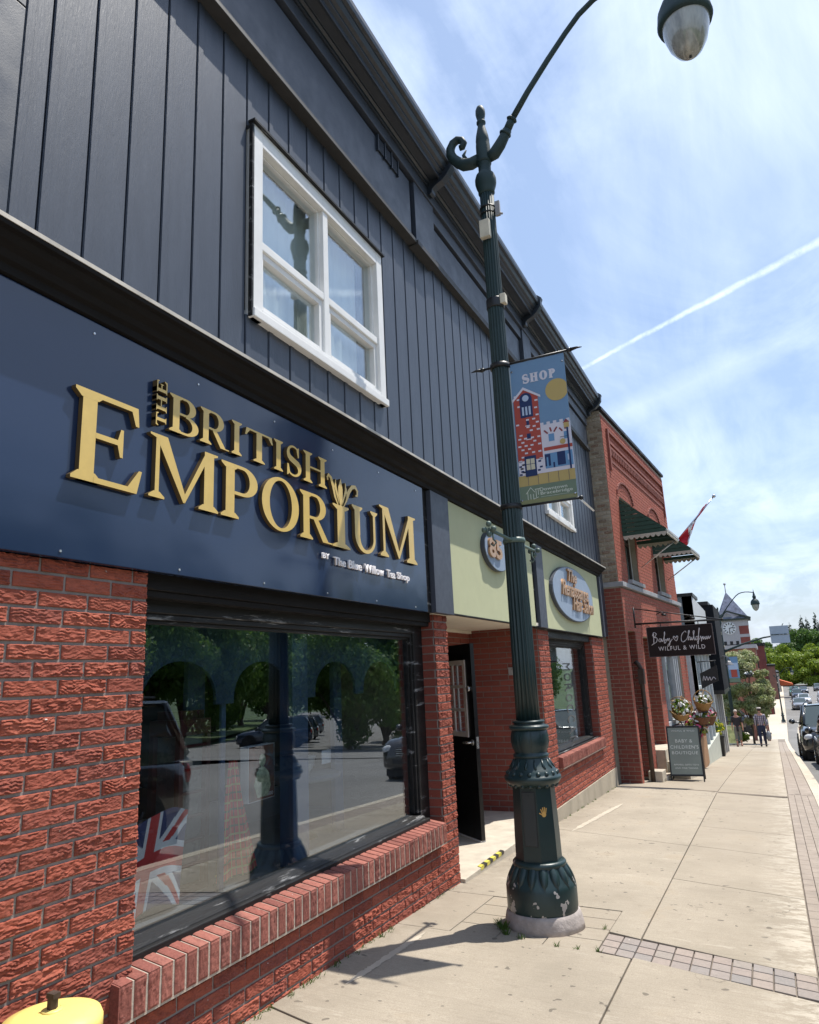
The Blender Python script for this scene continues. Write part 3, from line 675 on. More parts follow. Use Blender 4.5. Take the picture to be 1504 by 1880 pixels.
# --- door leaf standing open, with its doorway
mb = MB(); mb.box(-1.02, -.93, 6.98, 7.03, -1.685, .40); mb.box(-1.02, -.93, 8.01, 8.06, -1.685, .40); mb.box(-1.02, -.93, 7.03, 8.01, .35, .40)
SB(mb, 'door_frame', M['door_black'])
hinge = Vector((-.91, 7.98, 0)); tip = Vector((-.27, 7.44, 0)); dv = (tip-hinge); dl = dv.length; ang = math.atan2(dv.y, dv.x)
T = Matrix.Translation(hinge) @ Matrix.Rotation(ang, 4, 'Z')        # local x along the leaf, local y+ is the side away from the camera
DZ0, DZ1 = -1.67, .345
mb = MB(); a0, a1, b0, b1 = dl*.16, dl*.80, -.62, .14
mb.tbox(T, 0, a0, -.022, .022, DZ0, DZ1); mb.tbox(T, a1, dl, -.022, .022, DZ0, DZ1); mb.tbox(T, a0, a1, -.022, .022, DZ0, b0); mb.tbox(T, a0, a1, -.022, .022, b1, DZ1)
door = SB(mb, 'door', M['door_black'], label='open black door with six small white-framed panes')
mb = MB()
for s in (-1, 1):
    y0, y1 = (.022*s, .036*s)
    for (p, q, r, t_) in ((a0-.03, a0+.02, b0-.03, b1+.03), (a1-.02, a1+.03, b0-.03, b1+.03), (a0+.02, a1-.02, b0-.03, b0+.02), (a0+.02, a1-.02, b1-.02, b1+.03), ((a0+a1)/2-.015, (a0+a1)/2+.015, b0+.02, b1-.02)): mb.tbox(T, p, q, y0, y1, r, t_)
    for i in (1, 2):
        z = b0+(b1-b0)*i/3; mb.tbox(T, a0+.02, (a0+a1)/2-.015, y0, y1*.98, z-.014, z+.014); mb.tbox(T, (a0+a1)/2+.015, a1-.02, y0, y1*.98, z-.014, z+.014)
par(mb.build('lite_frame', mat('warm_white_trim', (.62, .58, .55), .5)), door)
mb = MB(); mb.tbox(T, a0, a1, -.003, .003, b0, b1); par(mb.build('pane', M['glass']), door)
mb = MB()
hp = T @ Vector((dl-.07, -.03, -.66)); mb.tube([T @ Vector((dl-.07, -.022, -.70)), T @ Vector((dl-.07, -.075, -.70))], .011, 8); mb.tube([T @ Vector((dl-.07, -.072, -.70)), T @ Vector((dl-.19, -.072, -.705))], .010, 8)
mb.tube([T @ Vector((dl-.07, -.021, -.70)), T @ Vector((dl-.07, -.03, -.70))], .032, 14); mb.tbox(T, dl-.001, dl+.003, -.014, .014, -.76, -.64)
mb.tube([T @ Vector((dl-.07, -.021, -.14)), T @ Vector((dl-.07, -.05, -.14))], .03, 14)
par(mb.build('handle', M['screw']), door)
mb = MB(); mb.tbox(T, .02, dl-.01, -.03, .03, -1.685, -1.671); par(mb.build('door_sweep', M['white']), door)
mb = MB(); mb.box(-.42, -.34, 9.095, 9.113, -.02, .08); SB(mb, 'junction_plate', M['screw'])
# doorway darkness beyond is a small hall
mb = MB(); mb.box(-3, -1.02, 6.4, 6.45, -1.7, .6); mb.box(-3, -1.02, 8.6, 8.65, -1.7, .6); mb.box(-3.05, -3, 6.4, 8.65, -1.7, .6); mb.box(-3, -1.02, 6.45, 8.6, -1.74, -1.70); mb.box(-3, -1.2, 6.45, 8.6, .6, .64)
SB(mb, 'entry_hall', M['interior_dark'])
# --- upper storey
def siding(y0, y1, z0, z1, pitch=.2365, hol=None, ph=1.552):
    mb = MB(); y = ph
    while y < y1:
        a, b = max(y+.005, y0), min(y+pitch-.005, y1)
        if b-a > .02:
            segs = [(z0, z1)]
            if hol:
                for (h0, h1, g0, g1) in hol:
                    if b > h0 and a < h1:
                        segs = [(z0, g0), (g1, z1)]
            for (s, e) in segs:
                mb.box(-.03, 0, a, b, s, e)
                if b-a > .12: mb.box(-.001, .005, a+.003, min(a+.045, b), s, e)
        y += pitch
    return mb
WN = [(3.26, 5.01, 2.25, 3.63), (10.12, 11.78, 2.27, 3.5)]
SB(siding(1.655, 13.55, 1.86, 4.26, hol=WN), 'siding', M['siding'], bevel=.002)
def ring_boxes(mb, x0, x1, y0, y1, z0, z1, hol):    # a solid wall with the window holes left out
    ys = sorted([y0, y1]+[h for w in hol for h in w[:2]])
    for a, b in zip(ys[:-1], ys[1:]):
        h = [w for w in hol if w[0] <= a+.001 and w[1] >= b-.001]
        if h: mb.box(x0, x1, a, b, z0, h[0][2]); mb.box(x0, x1, a, b, h[0][3], z1)
        else: mb.box(x0, x1, a, b, z0, z1)
mb = MB(); ring_boxes(mb, -.25, -.03, .3, 13.9, .62, 5.2, WN); SB(mb, 'upper_wall', M['door_black'])
for bxs in ((-.03, .012, -.5, 1.645, 1.86, 3.02), (-.03, .011, -.5, 1.645, 3.03, 5.2), (-.03, .02, 13.55, 13.66, 1.80, 5.0), (-.03, .012, 13.68, 13.88, .6, 5.0)):
    mb = MB(); mb.box(*bxs); SB(mb, 'corner_panel', M['siding_smooth'], bevel=.003)
# frieze panels
mb = MB(); mb.box(-.03, .06, .3, 5.66, 4.20, 4.85); mb.box(-.03, .10, .3, 13.7, 4.885, 5.01)
mb.box(-.03, .085, 5.72, 6.19, 4.20, 4.885)
for (a, b) in ((6.19, 9.35), (9.75, 13.7)):
    mb.box(-.03, .035, a+.04, b-.04, 4.28, 4.70); mb.box(-.03, .065, a, b, 4.73, 4.885)
mb.box(-.03, .085, 9.35, 9.75, 4.20, 4.885)
SB(mb, 'frieze', M['siding_smooth'], bevel=.003)
mb = MB(); mb.box(-.03, .095, .3, 5.70, 4.165, 4.205); mb.box(-.03, .11, 5.70, 6.2, 4.15, 4.20); mb.box(-.03, .075, 6.2, 9.3, 4.20, 4.275); mb.box(-.03, .11, 9.3, 9.8, 4.15, 4.2); mb.box(-.03, .075, 9.8, 13.7, 4.2, 4.275)
SB(mb, 'frieze_trim', mat('grey_brown_trim', (.042, .041, .041), .6), bevel=.003)
mb = MB()
for i in range(3): 
    for k in range(7): mb.box(.06, .078, 4.98+i*.135, 5.09+i*.135, 4.72+k*.019, 4.73+k*.019)
    mb.box(.06, .085, 4.965+i*.135, 4.98+i*.135, 4.70, 4.87)
mb.box(.06, .085, 5.37, 5.385, 4.70, 4.87)
SB(mb, 'louvre_vent', M['cornice'])
# cornice and ledge swept along y
def sweep(prof, y0, y1):
    mb = MB(); n = len(prof)
    vs = [(x, y, z) for y in (y0, y1) for (x, z) in prof]
    fs = [(i, (i+1) % n, n+(i+1) % n, n+i) for i in range(n)]+[tuple(reversed(range(n))), tuple(range(n, 2*n))]
    return mb.add(vs, fs)
corn = [(-.4, 5.012), (.12, 5.012), (.12, 5.045), (.145, 5.055), (.145, 5.075), (.235, 5.085), (.235, 5.055), (.255, 5.055), (.255, 5.10), (.285, 5.115), (.285, 5.14), (.315, 5.15), (.335, 5.185), (.335, 5.20), (.365, 5.205), (.375, 5.235), (.375, 5.285), (-.4, 5.36)]
SB(sweep(corn, -.5, 13.72), 'cornice', M['cornice'], bevel=.003)
def bracket(y):
    mb = MB(); pr = [(.10, 4.93), (.13, 4.915), (.155, 4.93), (.16, 4.97), (.20, 5.0), (.27, 5.03), (.33, 5.08), (.36, 5.12), (.395, 5.17), (.40, 5.25), (.415, 5.29), (.36, 5.34), (.10, 5.34)]
    mb2 = sweep(pr, y, y+.09)
    return SB(mb2, 'cornice_bracket', M['cornice'], bevel=.004)
for y in (6.02, 9.33, 13.60): bracket(y)
ledge = [(-.03, 1.665), (.07, 1.665), (.075, 1.70), (.10, 1.71), (.115, 1.735), (.15, 1.755), (.17, 1.78), (.195, 1.785), (.20, 1.80), (.20, 1.818), (-.03, 1.875)]
SB(sweep(ledge, .3, 13.30), 'ledge', M['frame_brown'], bevel=.002)
mb = MB(); mb.box(.199, .2035, .3, 13.30, 1.803, 1.8195); mb.poly([(.2035, .3, 1.8195), (.2035, .3, 1.8225), (-.0, .3, 1.879), (-.0, .3, 1.876)], (0, 13.0, 0)); SB(mb, 'drip_edge', mat('worn_pale_metal_edge', (.52, .47, .40), .5, metal=.2, var=.25))
# upper windows
def upper_window(y0, y1, z0, z1, mull, tr, open_sash=False, lab=None):
    mb = MB(); X = .035
    mb.box(-.1, X, y0, y0+.095, z0, z1); mb.box(-.1, X, y1-.095, y1, z0, z1); mb.box(-.1, X-.001, y0+.095, y1-.095, z1-.12, z1); mb.box(-.1, X+.02, y0-.01, y1+.01, z0, z0+.06); mb.box(-.1, X-.001, y0+.095, y1-.095, z0+.06, z0+.10)
    mb.box(-.1, X-.012, mull-.035, mull+.035, z0+.10, z1-.12)
    for (a, b) in ((y0+.095, mull-.035), (mull+.035, y1-.095)): mb.box(-.1, X-.014, a, b, tr-.03, tr+.03)
    f = SB(mb, 'window_frame', M['white_paint'], label=lab, bevel=.005)
    mb = MB()
    for (a, b, c, d) in ((y0+.095, mull-.035, z0+.10, tr-.03), (mull+.035, y1-.095, z0+.10, tr-.03)):
        for (p, q, r, s) in ((a, a+.045, c, d), (b-.045, b, c, d), (a+.045, b-.045, c, c+.045), (a+.045, b-.045, d-.045, d)): mb.box(-.06, -.006+X*.3, p, q, r, s)
    for (a, b, c, d) in ((y0+.095, mull-.035, tr+.03, z1-.12), (mull+.035, y1-.095, tr+.03, z1-.12)):
        for (p, q, r, s) in ((a, a+.02, c, d), (b-.02, b, c, d), (a+.02, b-.02, c, c+.02), (a+.02, b-.02, d-.02, d)): mb.box(-.06, -.014, p, q, r, s)
    par(mb.build('sash', M['white_paint'], bevel=.003), f)
    mb = MB(); mb.box(-.045, -.04, y0+.09, y1-.09, z0+.09, z1-.1); par(mb.build('pane', M['glass_up']), f)
    mb = MB(); n = 60; vs = []
    for i in range(n+1):
        yy = y0+.1+(y1-y0-.2)*i/n; xx = -.19+.012*math.sin(i*1.3)+.006*math.sin(i*2.9)
        vs += [(xx, yy, z0), (xx, yy, z1)]
    mb.add(vs, [(2*i, 2*i+2, 2*i+3, 2*i+1) for i in range(n)], True); par(mb.build('curtain', M['curtain']), f)
    mb = MB(); mb.box(-.6, -.25, y0-.2, y1+.2, z0-.1, z1+.1); 
    return f
upper_window(3.245, 5.03, 2.235, 3.655, 4.13, 2.80, lab='white four-pane window with pale curtain, nearest the camera')
wB = upper_window(10.1, 11.8, 2.26, 3.52, 10.95, 2.75, lab='white window with opened sash, half hidden by the banner')
mb = MB(); Tm = Matrix.Translation((.03, 11.55, 3.0)) @ Matrix.Rotation(R_(-40), 4, 'Y')
for (a, b, c, d) in ((-.75, -.70, -.62, 0), (-.05, 0, -.62, 0), (-.70, -.05, -.62, -.57), (-.70, -.05, -.05, 0)): mb.tbox(Tm, -.015, .015, a, b, c, d)
par(mb.build('open_sash', M['white_paint']), wB)
for bxs in ((-.02, .06, 3.22, 5.05, 3.655, 3.672), (.01, .0385, 3.225, 3.243, 2.24, 3.654), (0.0, .06, 10.08, 11.82, 3.52, 3.537)):   # black caps round the window heads
    mb = MB(); mb.box(*bxs); SB(mb, 'head_flashing', M['frame_black'])
# body behind
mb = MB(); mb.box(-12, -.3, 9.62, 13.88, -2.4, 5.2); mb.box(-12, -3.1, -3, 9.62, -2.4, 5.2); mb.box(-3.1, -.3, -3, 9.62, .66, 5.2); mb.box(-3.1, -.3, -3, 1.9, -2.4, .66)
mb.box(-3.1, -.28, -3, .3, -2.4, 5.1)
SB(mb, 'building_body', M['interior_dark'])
# ---------------------------------------------------------------- serif letters
def stroke(pts, w):      # polyline with width list -> list of quads (2d)
    out = []; n = len(pts); L = []; Rr = []
    for i, (x, y) in enumerate(pts):
        a = pts[max(i-1, 0)]; b = pts[min(i+1, n-1)]; dx, dy = b[0]-a[0], b[1]-a[1]; l = math.hypot(dx, dy) or 1
        ww = w[i] if isinstance(w, (list, tuple)) else w
        L.append((x-dy/l*ww/2, y+dx/l*ww/2)); Rr.append((x+dy/l*ww/2, y-dx/l*ww/2))
    return ('strip', L, Rr)
def ringp(cx, cy, ox, oy, ix, iy, a0=0, a1=360, n=28):
    L = []; Rr = []
    for i in range(n+1):
        t = R_(a0+(a1-a0)*i/n); L.append((cx+ox*math.cos(t), cy+oy*math.sin(t))); Rr.append((cx+ix*math.cos(t), cy+iy*math.sin(t)))
    return ('strip', L, Rr)
def rect(a, b, c, d): return [(a, c), (b, c), (b, d), (a, d)]
def serif(x0, x1, y, up, s=.09, t=.045):     # bracketed foot under a stem x0..x1 at level y, up = direction of the stem
    k = t*up
    return [(x0-s, y), (x1+s, y), (x1+s, y+k*.7), (x1+.015, y+k*2.2), (x0-.015, y+k*2.2), (x0-s, y+k*.7)]
def glyph(ch, s=.17, t=.06):
    """pieces inside a nominal box 0..w by 0..1"""
    P = []
    if ch == 'I': P = [rect(.10, .10+s, 0, 1), serif(.10, .10+s, 0, 1), serif(.10, .10+s, 1, -1)]; w = .20+s
    elif ch == 'Y': P = [rect(.10, .10+s, 0, .93), serif(.10, .10+s, 0, 1, .12), serif(.10, .10+s, .93, -1, .10)]; w = .20+s
    elif ch == 'E':
        w = .86; P = [rect(.09, .09+s, 0, 1), serif(.09, .09+s, 0, 1), serif(.09, .09+s, 1, -1), rect(.09+s, .78, 1-t, 1), [(.78, 1), (.70, 1-t), (.755, .78), (.80, .78)], rect(.09+s, .60, .49, .49+t), [(.60, .36), (.60, .68), (.565, .68), (.53, .55), (.53, .49), (.565, .36)], rect(.09+s, .80, 0, t), [(.80, 0), (.86, .27), (.82, .27), (.68, t)]]
    elif ch == 'T':
        w = .86; P = [rect(.43-s/2, .43+s/2, 0, 1), serif(.43-s/2, .43+s/2, 0, 1), rect(.04, .82, 1-t, 1), [(.0, .76), (.04, .76), (.14, 1-t), (.04, 1)], [(.86, .76), (.82, .76), (.72, 1-t), (.82, 1)]]
    elif ch == 'H': w = .98; P = [rect(.10, .10+s, 0, 1), rect(.88-s, .88, 0, 1), serif(.10, .10+s, 0, 1), serif(.10, .10+s, 1, -1), serif(.88-s, .88, 0, 1), serif(.88-s, .88, 1, -1), rect(.10+s, .88-s, .49, .49+t)]
    elif ch in 'PRB':
        w = {'P': .76, 'R': .92, 'B': .78}[ch]; lo = .44 if ch != 'B' else .50; xr = .74 if ch != 'B' else .70; cy = (1+lo)/2; ry = (1-lo)/2
        P = [rect(.09, .09+s, 0, 1), serif(.09, .09+s, 0, 1), serif(.09, .09+s, 1, -1), rect(.09+s, .44, 1-t, 1), rect(.09+s, .44, lo, lo+t), ringp(.43, cy, xr-.43, ry, xr-.43-s, ry-t, -90, 90, 16)]
        if ch == 'B': P += [rect(.09+s, .44, 0, t), ringp(.43, .265, .78-.43, .265, .78-.43-s, .265-t, -90, 90, 16)]
        if ch == 'R': P += [[(.36, lo+.03), (.50, lo+.03), (.80, .03), (.92, .03), (.92, 0), (.64, 0)]]
    elif ch == 'O': w = .94; P = [ringp(.47, .5, .47, .52, .47-s*1.1, .52-t, 0, 360, 40)]
    elif ch == 'U':
        w = .98; P = [rect(.10, .10+s, .36, 1), serif(.10, .10+s, 1, -1), rect(.80-t*1.1, .80+t*.1, .36, 1), serif(.80-t*1.1, .80+t*.1, 1, -1), ringp(.455, .36, .355, .38, .355-s*.95, .38-t*1.3, 180, 270, 12), ringp(.455, .36, .351, .38, .351-t*1.2, .38-t*1.3, 270, 360, 12)]
    elif ch == 'M':
        w = 1.14; P = [rect(.10, .10+t, 0, 1), serif(.10, .10+t, 0, 1), [(.01, 1), (.01, .97), (.10, .94), (.10+t, .94), (.10+t, 1)], [(.08, 1), (.08+s*1.15, 1), (.60, .10), (.555, .02)], [(.93, 1), (.98, 1), (.985, .93), (.575, .02), (.545, .10)], rect(.90, .90+s, 0, 1), serif(.90, .90+s, 0, 1), [(.90+s, 1), (1.14, 1), (1.14, .97), (.90+s, .94)]]
    elif ch == 'S':
        pts = []
        for i in range(13): a = R_(35+i*(235-35)/12); pts.append((.34+.23*math.cos(a), .745+.225*math.sin(a)))
        for i in range(1, 15): a = R_(62-i*(62+150)/14); pts.append((.34+.26*math.cos(a), .265+.235*math.sin(a)))
        n = len(pts); w_ = [t+(s*1.15-t)*math.exp(-((i-(n-1)*.5)/(n*.17))**2) for i in range(n)]
        P = [stroke(pts, w_), [(.52, .66), (.57, .66), (.57, .98), (.53, .98), (.47, .88)], [(.13, .36), (.07, .36), (.06, .0), (.10, .0), (.18, .12)]]; w = .66
    return P, w
def letter_mesh(mb, pieces, gw, org, U, V, w, h, th, mtop=None, start=0):
    U, V = Vector(U), Vector(V); N = U.cross(V); org = Vector(org)
    for k, p in enumerate(pieces):
        d = N*(th+.00010*(k % 9)); b = -N*(.0002*(k % 7))
        def T3(q): return org+U*(q[0]/gw*w)+V*(q[1]*h)
        if isinstance(p, tuple):
            L = [T3(q) for q in p[1]]; Rr = [T3(q) for q in p[2]]; n = len(L)
            vs = [v+b for v in L]+[v+b for v in Rr]+[v+d for v in L]+[v+d for v in Rr]; fs = []
            for i in range(n-1): fs += [(i, i+1, n+i+1, n+i), (2*n+i, 3*n+i, 3*n+i+1, 2*n+i+1), (i, 2*n+i, 2*n+i+1, i+1), (n+i, n+i+1, 3*n+i+1, 3*n+i)]
            fs += [(0, n, 3*n, 2*n), (n-1, 3*n-1, 4*n-1, 2*n-1)]
            k0 = len(mb.v); mb.add(vs, fs)
        else:
            k0 = len(mb.v); mb.poly([T3(q)+b for q in p], d-b)
def fix_normals(o):
    bm = bmesh.new(); bm.from_mesh(o.data); bmesh.ops.recalc_face_normals(bm, faces=bm.faces); bm.to_mesh(o.data); bm.free()

# ---------------------------------------------------------------- the big navy shop sign
def thing_mesh(o, label, cat, group=None, kind=None): return tag(o, label, cat, group, kind)
sign = empty('shop_sign', (0, 3, .54), label='glossy navy shop sign with raised gold letters reading THE BRITISH EMPORIUM', cat='sign')
bpy.context.view_layer.update()
mb = MB(); mb.box(.004, .05, -.6, 5.625, .548, 1.66); par(mb.build('sign_panel', M['navy_sign'], bevel=.003), sign)
XL = .053
KS = 1.018
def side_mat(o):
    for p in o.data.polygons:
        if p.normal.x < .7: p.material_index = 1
def gold(ch, y0, y1, z0, z1, th=.027, name='letter', U=(0, 1, 0), V=(0, 0, 1), org=None, s=.17, t=.06, m=None, parent=None, x=None):
    P, gw = glyph(ch, s, t); mb = MB()
    if org is None: y0, y1, z0, z1 = y0*KS, y1*KS, z0*KS, z1*KS
    o_ = org or ((x or XL), y0, z0)
    letter_mesh(mb, P, gw, o_, U, V, (y1-y0) if org is None else y1, (z1-z0) if org is None else z1, th)
    o = mb.build(name, [m or M['gold'], M['gold_side']]); fix_normals(o); side_mat(o); par(o, parent or sign); return o
for ch, y0, y1, z0, z1 in (('E', 1.945, 2.325, .875, 1.285), ('M', 2.365, 2.842, .885, 1.20), ('P', 2.872, 3.19, .887, 1.192), ('O', 3.222, 3.592, .89, 1.208), ('R', 3.605, 3.975, .885, 1.19), ('U', 4.24, 4.655, .895, 1.22), ('M', 4.65, 5.285, .908, 1.30),
                         ('B', 2.485, 2.69, 1.245, 1.44), ('R', 2.703, 2.93, 1.25, 1.44), ('I', 2.95, 3.04, 1.252, 1.445), ('T', 3.066, 3.325, 1.256, 1.44), ('I', 3.335, 3.43, 1.257, 1.447), ('S', 3.455, 3.62, 1.255, 1.455), ('H', 3.645, 3.925, 1.258, 1.46)):
    gold(ch, y0, y1, z0, z1)
gold('Y', 3.99, 4.20, .882, 1.20)
# plume of curling leaves growing out of the I
mb = MB()
def leafp(pts, w): letter_mesh(mb, [stroke([(a*KS, b*KS) for a, b in pts], w)], 1, (XL, 0, 0), (0, 1, 0), (0, 0, 1), 1, 1, .027)
leafp([(4.095, 1.16), (4.095, 1.24), (4.095, 1.30), (4.10, 1.37)], [.03, .06, .06, .004])
leafp([(4.08, 1.17), (4.05, 1.24), (4.03, 1.30), (4.035, 1.355)], [.02, .035, .03, .004])
leafp([(4.11, 1.17), (4.15, 1.24), (4.17, 1.30), (4.16, 1.355)], [.02, .035, .03, .004])
leafp([(4.07, 1.17), (4.03, 1.23), (4.0, 1.30), (3.975, 1.35), (3.945, 1.365), (3.93, 1.345), (3.935, 1.325)], [.02, .034, .03, .028, .022, .02, .012])
leafp([(4.12, 1.17), (4.17, 1.24), (4.21, 1.30), (4.255, 1.345), (4.30, 1.355), (4.33, 1.33), (4.325, 1.295), (4.30, 1.29)], [.02, .036, .032, .03, .028, .026, .02, .012])
leafp([(4.095, 1.16), (4.0, 1.175)], [.02, .012]); leafp([(4.095, 1.16), (4.19, 1.175)], [.02, .012])
o = mb.build('leaf_plume', [M['gold'], M['gold_side']]); fix_normals(o); side_mat(o); par(o, sign)
for i, (ch, z0, z1) in enumerate((('T', 1.242, 1.312), ('H', 1.318, 1.405), ('E', 1.413, 1.482))):
    gold(ch, 0, z1-z0, 0, .068, th=.03, U=(0, 0, 1), V=(0, -1, 0), org=(XL, 2.462*KS, z0*KS), s=.2, t=.10)
# the turned word needs its width along z and its height along -y
M['tea'] = mat('pale_pink_white_letter', (.88, .84, .84), .5, var=.03)
def small(ch, y0, y1, z0, z1): return put_text('letter_group', ch, (.066, y0, z0), (0, 1, 0), (0, 0, 1), y1-y0, z1-z0, .012, M['tea'], None, off=.012)
par(small('BY', 3.94, 4.025, .80, .837), sign)
for wrd, a, b, z0, z1 in (('The', 4.082, 4.235, .772, .828), ('Blue', 4.275, 4.46, .771, .83), ('Willow', 4.505, 4.80, .769, .831), ('Tea', 4.85, 4.99, .768, .829), ('Shop', 5.025, 5.245, .757, .829)):
    par(small(wrd, a, b, z0, z1), sign)
for i in range(7):
    y = 1.3+i*.68
    for z in (.575, 1.60):
        mb = MB(); mb.tube([(.05, y+(.1 if z > 1 else 0), z), (.054, y+(.1 if z > 1 else 0), z)], .0055, 8); par(mb.build('screw', M['screw']), sign)
# pilaster strips and green panels
fasc = empty('fascia', (0, 9, .55), label='pale green sign band with grey pilaster strips above the entry and far shop window', cat='sign board')
bpy.context.view_layer.update()
for (a, b) in ((5.628, 6.15), (8.94, 9.42), (13.10, 13.3)):
    mb = MB(); mb.box(.004, .03, a, b, .553, 1.66); par(mb.build('backing', M['frame_black']), fasc)
mb = MB(); mb.box(.03, .078, 5.74, 6.15, .55, 1.66); par(mb.build('pilaster_strip', M['slate'], bevel=.003), fasc)
mb = MB(); mb.box(.03, .078, 9.06, 9.40, .565, 1.66); par(mb.build('pilaster_strip', M['slate'], bevel=.003), fasc)
mb = MB(); mb.box(.03, .078, 13.19, 13.29, .565, 1.66); par(mb.build('pilaster_strip', M['slate'], bevel=.003), fasc)
for (a, b) in ((6.154, 8.94), (9.42, 12.10), (12.106, 13.10)):
    mb = MB(); mb.box(.004, .05, a, b, .57, 1.66); par(mb.build('green_panel', M['green_panel'], bevel=.003), fasc)
mb = MB(); mb.box(.0, .052, 6.15, 13.2, .562, .57); par(mb.build('lower_edge', M['frame_black']), fasc)
def oval(name, cy, cz, ry, rz, label, x=.052, tilt=0):
    r = empty(name, (x, cy, cz), label=label, cat='sign'); 
    n = 56; pts = [(0, ry*math.cos(2*PI*i/n), rz*math.sin(2*PI*i/n)) for i in range(n)]
    mb = MB(); mb.poly([(0, p[1]*.985, p[2]*.985) for p in pts], (.045, 0, 0)); mb.build('rim', M['slate'], r)
    mb = MB(); mb.poly([(.0455, p[1]*.955, p[2]*.955) for p in pts], (.006, 0, 0)); mb.build('face', mat('powder_blue_sign_face', (.27, .34, .44), .6, bump=.15, bscale=200, var=.05), r)
    return r
o1 = oval('oval_number_sign', 7.47, 1.335, .43, .232, 'oval blue sign with bronze number 85 behind the green lamp post')
put_text('number', '85', (.062, -.34, -.105), (0, 1, 0), (0, 0, 1), .42, .215, .03, M['bronze'], o1, off=.035)
o2 = oval('oval_salon_sign', 11.02, 1.14, 1.33, .42, 'large oval blue salon sign with bronze script on the green panel')
for body, a, b, z0, z1 in (('The', -.45, .12, .17, .36), ('Renaissance', -.86, .86, -.06, .17), ('Hair Salon', -.26, 1.16, -.25, -.03)):
    put_text('lettering', body, (.062, a, z0), (0, 1, 0), (0, 0, 1), b-a, z1-z0, .04, M['bronze'], o2, shear=.35, off=.018)

# ---------------------------------------------------------------- shop window display
def room(label=None):
    mb = MB(); mb.box(-1.5, -.225, 2.3, 6.0, -1.9, -1.13); mb.box(-1.56, -1.5, 2.3, 6.0, -1.9, -.9)
    o = mb.build('display_platform', M['interior_grey']); SBp = par(o, shop)
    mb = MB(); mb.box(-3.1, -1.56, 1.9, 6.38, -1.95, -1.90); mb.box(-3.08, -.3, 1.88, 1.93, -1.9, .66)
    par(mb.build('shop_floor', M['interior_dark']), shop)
room()
val = []
zt, zb = .46, -.10
pts = [(2.5, zt), (2.5, zb)]
for cy in (3.10, 3.83, 4.72, 5.42):
    r = .285
    pts += [(cy-r, zb)]+[(cy+r*math.cos(PI-PI*i/16), -.06+.21*math.sin(PI*i/16)) for i in range(17)]+[(cy+r, zb)]
pts += [(5.84, zb), (5.84, zt)]
mb = MB()
# one strip between successive bottom points and the top edge keeps the faces convex
bot = pts[1:-1]
for (a, b) in zip(bot[:-1], bot[1:]):
    if abs(b[0]-a[0]) > 1e-5: mb.poly([(-.33, a[0], a[1]), (-.33, b[0], b[1]), (-.33, b[0], zt), (-.33, a[0], zt)], (-.02, 0, 0))
o = mb.build('arched_valance', M['valance']); par(o, shop)
mb = MB(); mb.box(-.34, -.235, 4.02, 4.20, -1.13, .46); mb.box(-.37, -.35, 3.46, 3.50, -1.13, zb); mb.box(-.60, -.56, 3.40, 3.55, -1.13, .4); mb.box(-.60, -.56, 5.05, 5.17, -1.13, .4)
par(mb.build('display_post', M['post_navy'], bevel=.004), shop)
# union flag, hanging in folds
def flagcol(u, v):   # u 0..1 across, v 0..1 up ; 0 blue 1 white 2 red
    x = (u-.5)*2; y = (v-.5)
    if abs(x) < .10*1.0 or abs(y) < .10: return 2
    if abs(x) < .17 or abs(y) < .17: return 1
    d = (y*2-x)/math.hypot(2, 1)*1.0 if x*y > 0 else (y*2+x)/math.hypot(2, 1)
    d /= 1.0
    if abs(d) < .045: return 2 
    if abs(d) < .12: return 1
    return 0
def cloth(name, fn, col, nu, nv, mats, parent=None, th=.003):
    me = bpy.data.meshes.new(name); vs = [fn(i/nu, j/nv) for j in range(nv+1) for i in range(nu+1)]
    fs = [(j*(nu+1)+i, j*(nu+1)+i+1, (j+1)*(nu+1)+i+1, (j+1)*(nu+1)+i) for j in range(nv) for i in range(nu)]
    me.from_pydata(vs, [], fs)
    for m in mats: me.materials.append(m)
    for k, p in enumerate(me.polygons): p.material_index = col((k % nu+.5)/nu, (k//nu+.5)/nv); p.use_smooth = True
    o = bpy.data.objects.new(name, me); C.objects.link(o); o.parent = parent
    s = o.modifiers.new('thick', 'SOLIDIFY'); s.thickness = th
    return o
fr = mat('flag_red', (.60, .05, .05), .8, var=.1); fw = mat('flag_white', (.85, .86, .88), .8, var=.05); fb = mat('flag_blue', (.035, .05, .16), .8, var=.1)
def uj(u, v):
    return (-.30-.05*(1-v)+.022*math.sin(u*9+v*2)*(1-.5*v)-.10*max(0, u-.6), 2.60+.58*u+.02*v, -1.10+.47*v-.025*math.sin(u*7))
o = cloth('union_flag', uj, flagcol, 64, 60, [fb, fw, fr]); tag(o, 'red white and blue union flag draped at the lower left of the shop window', 'flag')
tk = mat('tartan_red', (.62, .04, .04), .9, var=.1); tg = mat('tartan_green', (.03, .07, .04), .9); ty = mat('tartan_yellow', (.45, .38, .12), .9)
def tart(u, v):
    a, b = (u*6) % 1, (v*7) % 1
    if abs(a-.55) < .04 or abs(b-.55) < .04: return 2
    if a < .13 or b < .13: return 1
    return 0
def tf(u, v): return (-.38+.02*math.sin(u*11), 3.66+.40*(u-.5)*(1.05-v*.85)-.06*v, -1.10+.66*v)
o = cloth('tartan_cloth', tf, tart, 48, 56, [tk, tg, ty]); tag(o, 'red tartan cloth hanging behind the glass beside the picture box', 'cloth')
